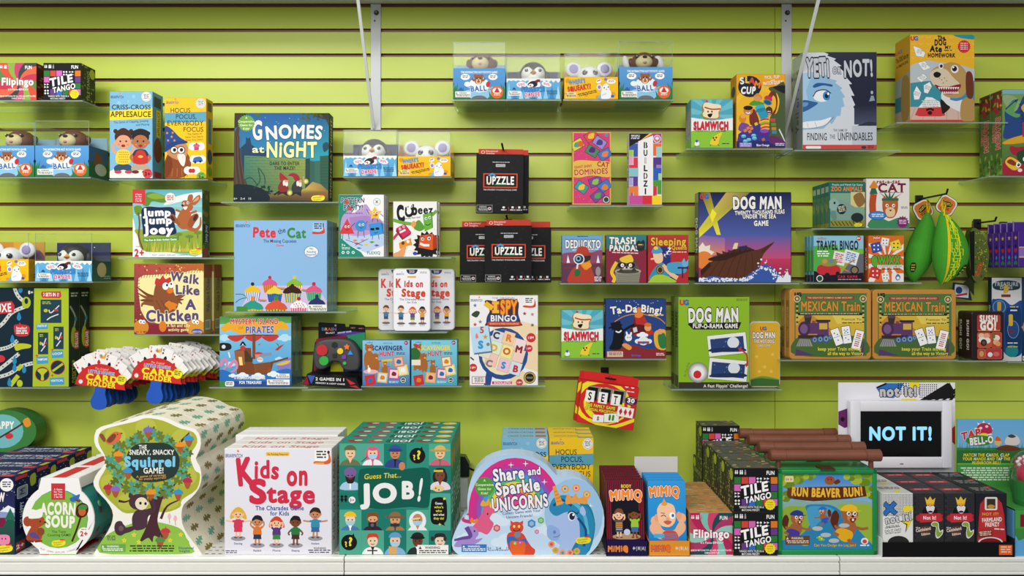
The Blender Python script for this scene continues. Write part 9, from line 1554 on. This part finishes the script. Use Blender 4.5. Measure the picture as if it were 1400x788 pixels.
TT = A(0, 0, 124, 45, 'ecc83a'); TT.T('HOCUS POCUS', 50, 22, 12, '6a6a3a', w=70, b=.03); TT.R(80, 28, 124, 45, '8fa87a')
gb('game_box', 'yellow owl game box behind the unicorn box', 'game', (750.8, 599, 811.6, yb(t)), t, .045, A_HOCUS, 'd9a818', spn=A_HOCUS_S, top=TT, topc='ecc83a', n=3, group='owl game boxes')
un = spline([(62, 682), (34, 655), (29, 610), (48, 560), (80, 500), (106, 478), (104, 420), (112, 350), (138, 280), (190, 225), (260, 195), (345, 187), (430, 200), (500, 240), (548, 292), (600, 290), (668, 306), (725, 350), (765, 420), (781, 500), (774, 580), (745, 640), (705, 682)], False, 2)
shaped('shaped_game_box', 'pale blue cloud-shaped unicorn game box with rainbow', un, C(610, 570, 3.613), TF, .06, A_UNI, 'bcd4ea')
# wall bracket with black cap beside the green stack
e = empty('shelf_bracket', 'grey metal bracket with black cap beside the green portrait boxes', 'bracket', (W(634, 0, .16).x, -.16, ZL+.003)); z1 = W(0, 632, .16).z-ZL
q = MB(); q.box(-.009, 0, 0, .010, .155, z1-.04, 'b9bcbc', .001); q.box(-.011, -.002, z1-.132, .012, .004, z1-.05, 'd0d2d2', .001); q.build('plate', STEEL, e); q = MB(); q.prism([(-.012, z1-.045), (.016, z1-.045), (.016, z1-.01), (.004, z1+.012), (-.012, z1+.014)], -.004, .03, '1e1f22'); q.build('cap', PLAST, e); q = MB(); q.tube([(.014, 0, z1-.02), (.04, .01, z1-.035), (.07, .02, z1-.036)], .003, '26272a'); q.build('arm', DARKM, e)
# face-pack displays: tray, lip, leaning packs
def facepacks(lab, x0, x1, ytop, n, art, lip, c, cin, trlab, side, depth, back=None, extra=None):
    t = .497; a, b = W(x0, yb(t), t), W(x1, 0, t); w = b.x-a.x; xm = (a.x+b.x)/2; h = .036
    e = empty('display_tray', trlab, 'tray', (xm, -t, ZL)); q = MB(); q.box(-w/2, 0, 0, w/2, .0015, h, c); lip.put(q, (-w/2, 0, h), (w, 0, 0), (0, 0, -h), (0, -1, 0)); q.build('lip', CARD, e)
    q = MB()
    for s in (-1, 1): q.prism([(0, 0), (depth, 0), (depth, h*1.3), (0, h)], 0, .0012, c, mat=Matrix.Translation((s*(w/2-.0006)-.0006, 0, 0)) @ Matrix.Rotation(math.pi/2, 4, 'Z') @ Matrix.Diagonal((1, -1, 1, 1)))
    q.box(-w/2, 0, 0, w/2, depth, .001, cin); q.build('tray_body', CARD, e)
    if back: q = MB(); q.box(-w/2-.004, depth, 0, w/2+.012, depth+.002, back, 'd9d7d4'); q.build('back_panel', CARD, e)
    me = box_mesh('card_game_pack', w*.925, .019, .168, art, side)
    for i in range(n):
        hz = .0012; tag(link('card_game_pack', me, None, (xm-.001, -t+.008+i*.0235, ZL+hz+.0044), (math.radians(-9), 0, 0)), f'{lab}, {ORD[i]} in its tray', 'game', extra)
facepacks('dark red curtained face game pack', 829, 886, 0, 7, A_BODY, A_LIP1, '1e1546', '2a1c3c', 'purple display tray of dark curtained face game packs', '5a1a28', .20, None, 'dark curtained face game packs')
facepacks('bright blue face game pack with ear-pulling boy', 887, 943.5, 0, 4, A_FACE, A_LIP2, 'e8962a', 'c9c6c2', 'orange display tray of bright blue face game packs', '3a8fc8', .20, .19, 'bright blue face game packs')
# cube game stacks
gb('game_box', 'pink and teal swirl cube game box on the bottom shelf', 'game', (943, 701.4, 1001.6, yb(TF)), TF, .066, A_FLIP2, 'a8845a', spn=flip_side('b88a5c'), top=FLIPTOP, topc='c9935c', n=4, group='pink swirl cube boxes')
t = .495; y1 = yb(t); hh = 60.2
k = (D-t)/F
for lev, nm in ((0, 'lower'), (1, 'upper')):
    z0 = y1-hh*lev; ob = gb('game_box', f'black colour-tile cube game box in the {nm} layer', 'game', (1002.6, z0-hh+.2, 1063.2, z0), t, .073, A_TILE, '2a3026', spn=A_TSIDE, top=TILETOP, topc='5c5c4c', n=4, group='black colour-tile cube boxes')
tb = t-4*.0755; d1, d2 = .073, 60.2*k
me = ob[0].data
for lev in (0, 1): tag(link('game_box', me, None, (ob[0].location.x-.002, -tb, ZL+.0002+(d1+.0001)*(lev+1)), (-math.pi/2, 0, 0)), f'black colour-tile cube box lying flat at the rear, {("lower", "upper")[lev]} one', 'game', 'black colour-tile cube boxes')
tag(link('game_box', me, None, (ob[0].location.x-.002, -tb, ZL+.0004+d1*2)), 'black colour-tile cube box standing highest, at the back of its stack', 'game', 'black colour-tile cube boxes')
# green beaver cases with log handles
CB = C(990, 570, 3.613)
def case():
    t = TF+.002; a, b = W(1064, yb(t), t), W(1199.4, 643, t); w, h, dp = b.x-a.x, b.z-ZL, .082; gx = '0f8a45'
    e = empty('game_case', '', 'game', ((a.x+b.x)/2, -t, ZL), 'green game cases with log handles'); q = MB()
    bd = .0105; q.box(-w/2, .006, 0, w/2, dp, h, gx, .004, seg=3)
    for x0, z0, x1, z1 in ((-w/2, 0, -w/2+bd, h), (w/2-bd, 0, w/2, h), (-w/2, 0, w/2, bd*1.1), (-w/2, h-bd, w/2, h)): q.box(x0, 0, z0, x1, .010, z1, gx, .002, seg=2)
    for s in (-1, 1): q.box(s*w/2-.0015, .02, .01, s*w/2+.0015, dp-.012, h-.015, '0c7a3c', .001)
    q.build('case', PLAST, e); q = MB(); q.box(-w/2+bd, .0035, bd*1.1, w/2-bd, .0065, h-bd, '4a90c8'); A_BEAV.put(q, (-w/2+bd, .0035, h-bd), (w-2*bd, 0, 0), (0, 0, -h+bd*2.1), (0, -1, 0)); q.build('printed_insert', CARD, e)
    q = MB(); q.prism([(-.018, h-.004), (.018, h-.004), (.018, h+.0035), (-.018, h+.0035)], -.001, .03, '4a2a20'); q.box(-.022, -.001, h-.007, .022, .012, h+.0012, gx, .0008); q.build('latch', PLAST, e)
    zl = h+.030; yl = .022; q = MB(); xl, xr = W(1053.4, 0, t-.02).x-(a.x+b.x)/2, W(1203.5, 0, t-.02).x-(a.x+b.x)/2; L = Vector((xl, yl, zl)); Rr = Vector((xr, yl, zl)); rr = .0140
    P = [L, L+(Rr-L)*.13, L+(Rr-L)*.135, L+(Rr-L)*.86, L+(Rr-L)*.865, L+(Rr-L)*.87, Rr]; q.tube(P, [rr, rr, rr*.93, rr*.95, rr*.88, rr*1.04, rr*1.04], '7a4632', n=20)
    for s, (c, i) in (('a', (L, -1)), ('b', (Rr, 1))): q.ball(c, (.003, rr*.98, rr*.98), '6b3c2a', rot=None)
    q.build('log_handle', LOGP, e)
    for x in (xl+.019, xr-.022): q = MB(); q.tube([(x, yl, h-.002), (x, yl, zl-.006)], [.0062, .0056], '6b3c2a', n=12); q.build('handle_post', LOGP, e)
    return e
cs = case(); cs['label'] = 'green beaver game case with brown log handle, front in its row'; CS = [cs]
for i in range(1, 4): dup(cs, f'green beaver game case with brown log handle, {ORD[i]} in its row', (cs.location.x, cs.location.y+i*.0845, ZL))
# display tray with twelve small boxes, header card and digital screen
t = .502; k = (D-t)/F; a, b = W(1206, 763, t), W(1387, 742, t); w = b.x-a.x; e = empty('display_tray', 'black display tray holding three rows of small boxes', 'tray', ((a.x+b.x)/2, -t, ZL)); hl = (yb(t)-742)*k
q = MB(); q.box(-w/2, 0, 0, w/2, .002, hl, '121214', .0005); la = A(0, 0, 180, 22); la.R(159, 4, 177, 19, 'e8672c'); la.fine(161, 6, 175, 17, 3, 'f4c8a8'); la.put(q, (-w/2, 0, hl), (w, 0, 0), (0, 0, -hl), (0, -1, 0)); q.build('lip', CARD, e)
q = MB(); q.box(-w/2, 0, 0, w/2, .199, .0015, '1a1a1c')
for s, c in ((-1, 'e4e2e6'), (1, '2a2a2e')): q.box(s*w/2-.001, 0, 0, s*w/2+.001, .199, hl*1.25, c)
q.build('tray_body', CARD, e)
cols = [(1207.2, 1248.6, A_NOT, 'e0e0de', 'white halftone card box with blue X', 'd4d2cc'), (1249.6, 1290.6, A_CAST, '2c2c30', 'grey brick card box with crowned king, left column', '3a3a3c'), (1291.6, 1332.6, A_CAST, '2c2c30', 'grey brick card box with crowned king, right column', '3a3a3c'), (1334, 1376.8, A_BARN, '222228', 'red barn card box', '232328')]
for x0, x1, ar, sd, lb, tc in cols:
    tp = A(0, 0, 75, 62, tc)
    if ar is A_NOT: tp.P([(30, 40), (62, 34), (40, 56)], 'e8d82c'); tp.fine(8, 10, 66, 30, 3, '444')
    elif ar is A_CAST: tp.P([(8, 24), (66, 18), (70, 34), (12, 40)], 'b82a36'); tp.fine(20, 25, 58, 33, 1, 'e0b0b0')
    else: tp.fine(12, 14, 62, 44, 3, '8a8a8e'); tp.P([(52, 6), (70, 4), (70, 14), (54, 14)], 'b82a36')
    tp.R(0, 0, 75, 2, '55555a')
    ob = gb('card_game_box', lb, 'game', (x0, 675, x1, yb(.498)-1.1), .498, .064, ar, sd, top=tp, topc=tc, n=3, group='small party game boxes in the black tray', gap=.001)
CH_ = C(1130, 510, 2.83); t = .275; p0, p1 = W(*CH_(46, 38), t), W(*CH_(498, 390), t); q = MB(); zt_, w = p0.z-ZL, p1.x-p0.x; za = p1.z-ZL
q.box(-w/2, 0, 0, w/2, .003, zt_, 'e9e7ee', .0005); A_HEAD.put(q, (-w/2, 0, zt_), (w, 0, 0), (0, 0, za-zt_), (0, -1, 0)); tag(q.build('display_header', CARD, None, (p0.x+w/2, -t, ZL)), 'white header card with comic lettering behind the digital screen', 'sign')
t = .302; k = (D-t)/F; f0, f1 = W(1163, 640.5, t), W(1302, 549, t); e = empty('digital_frame', 'white framed digital screen showing pale blue letters on black', 'screen', ((f0.x+f1.x)/2, -t, f0.z)); w, h = f1.x-f0.x, f1.z-f0.z
s0, s1 = W(1177, 625.5, t), W(1288.5, 563, t); L0, L1, B0, B1 = s0.x-(f0.x+f1.x)/2, s1.x-(f0.x+f1.x)/2, s0.z-f0.z, s1.z-f0.z
q = MB()
for x0, z0, x1, z1 in ((-w/2, 0, L0, h), (L1, 0, w/2, h), (L0-.001, 0, L1+.001, B0), (L0-.001, B1, L1+.001, h)): q.box(x0, 0, z0, x1, .022, z1, 'e6e5ec', .0022, seg=2)
q.box(-w/2+.004, .012, .004, w/2-.004, .0245, h-.004, 'd8d7de'); q.box(-.004, -.0004, .010, .005, .0005, .0125, '55555a'); q.build('bezel', PLAST, e)
q = MB(); q.box(L0-.001, .005, B0-.001, L1+.001, .011, B1+.001, '050506'); q.build('screen', FILM, e)
ms = bpy.data.materials.new('screen_glow'); ms.use_nodes = True; bb = ms.node_tree.nodes['Principled BSDF']; bb.inputs['Base Color'].default_value = (.1, .3, .5, 1); bb.inputs['Emission Color'].default_value = hx('8fd2f6'); bb.inputs['Emission Strength'].default_value = .85
q = MB(); ta = A(0, 0, 111, 63); ta.T('NOT IT!', 56, 31, 17, '8fd2f6', w=88, b=.065); ta.put(q, (L0, .0049, B1), (L1-L0, 0, 0), (0, 0, B0-B1), (0, -1, 0)); q.build('screen_lettering', ms, bpy.data.objects['screen'])
# mushroom bell display at the right edge
t = .30; p0, p1 = W(*CH_(505, 180), t), W(*CH_(790, 445), t); w = p1.x-p0.x; e = empty('bell_display', 'blue and green display stand with grass edge, cut by right edge', 'display', (p0.x+w/2, -t, ZL)); zt_ = p0.z-ZL
q = MB(); q.box(-w/2, 0, 0, w/2, .003, zt_, '3f8a4a', .0004); A_TAPB.put(q, (-w/2, 0, zt_), (w, 0, 0), (0, 0, p1.z-p0.z), (0, -1, 0)); q.build('back_panel', CARD, e)
c0 = W(1388, 763, .497).x-(p0.x+w/2); q = MB(); q.box(c0, -.197, .002, c0+.20, -.195, .11, '4a9a48'); fa = A(0, 0, 200, 108); fa.R(0, 44, 200, 108, '5fa8dc'); fa.P([(0, 52)]+[(i*8, 60+(i*13 % 16)) for i in range(26)]+[(200, 44), (0, 44)], '3f8a3c'); fa.R(12, 10, 190, 40, '7a1f34')
fa.E(40, 26, 14, 10, 'd8d4d8'); fa.put(q, (c0, -.197, .11), (.2, 0, 0), (0, 0, -.108), (0, -1, 0)); q.box(c0, -.196, .002, c0+.002, 0, .11, '6aaee0'); q.box(c0, -.196, 0, c0+.2, 0, .002, '6aaee0'); q.box(c0, -.196, .108, c0+.2, 0, .110, '4a9a48'); q.build('tray', CARD, e)
def bell(i, x, y):
    g = empty('mushroom_bell', ('front red mushroom bell pack at the right edge on the grass stand', 'rear red mushroom bell pack behind the front one, right edge')[i], 'bell', (x, y, ZL+.1105), 'mushroom bell packs'); r = .040
    q = MB(); q.tube([(0, 0, 0), (0, 0, .012), (0, 0, .058)], [r*.93, r*1.0, r*1.04], '2f7a3c', n=28); la = A(0, 0, 84, 56); la.B([(30, 22), (36, 6), (52, 6), (58, 22)], 'c02a50'); la.T('TAP', 16, 20, 10, 'd8343c', w=26, b=.07, o=('f4efe8', .04)); la.T('BELL-O', 46, 33, 13, 'f4f2ee', w=54, b=.07, o=('1c4a20', .05))
    la.put(q, (-.030, -r*1.075, .056), (.06, 0, 0), (0, 0, -.044), (0, -1, 0)); q.build('printed_cup', CARD, g)
    q = MB(); q.ball((0, 0, .070), (r*.8, r*.8, .030), 'c22548'); rr = random.Random(i)
    for j in range(14): a_, b_ = rr.uniform(math.pi, 2*math.pi), rr.uniform(.2, 1.2); q.ball((r*.8*math.cos(a_)*math.cos(b_), r*.8*math.sin(a_)*math.cos(b_), .070+.030*math.sin(b_)), .0055, 'ecdfe2', seg=10)
    q.build('mushroom', PLAST, g); q = MB(); bm = bmesh.new(); bmesh.ops.create_uvsphere(bm, u_segments=24, v_segments=14, radius=1)
    bmesh.ops.delete(bm, geom=[v for v in bm.verts if v.co.z < -.05], context='VERTS'); q.bm(bm, '888', 0, True, Matrix.Translation((0, 0, .059)) @ Matrix.Diagonal((r*1.04, r*1.04, .052, 1))); q.build('clear_dome', PVC, g)
bell(0, W(1410, 0, .45).x, -.45); bell(1, W(1405, 0, .36).x, -.363)
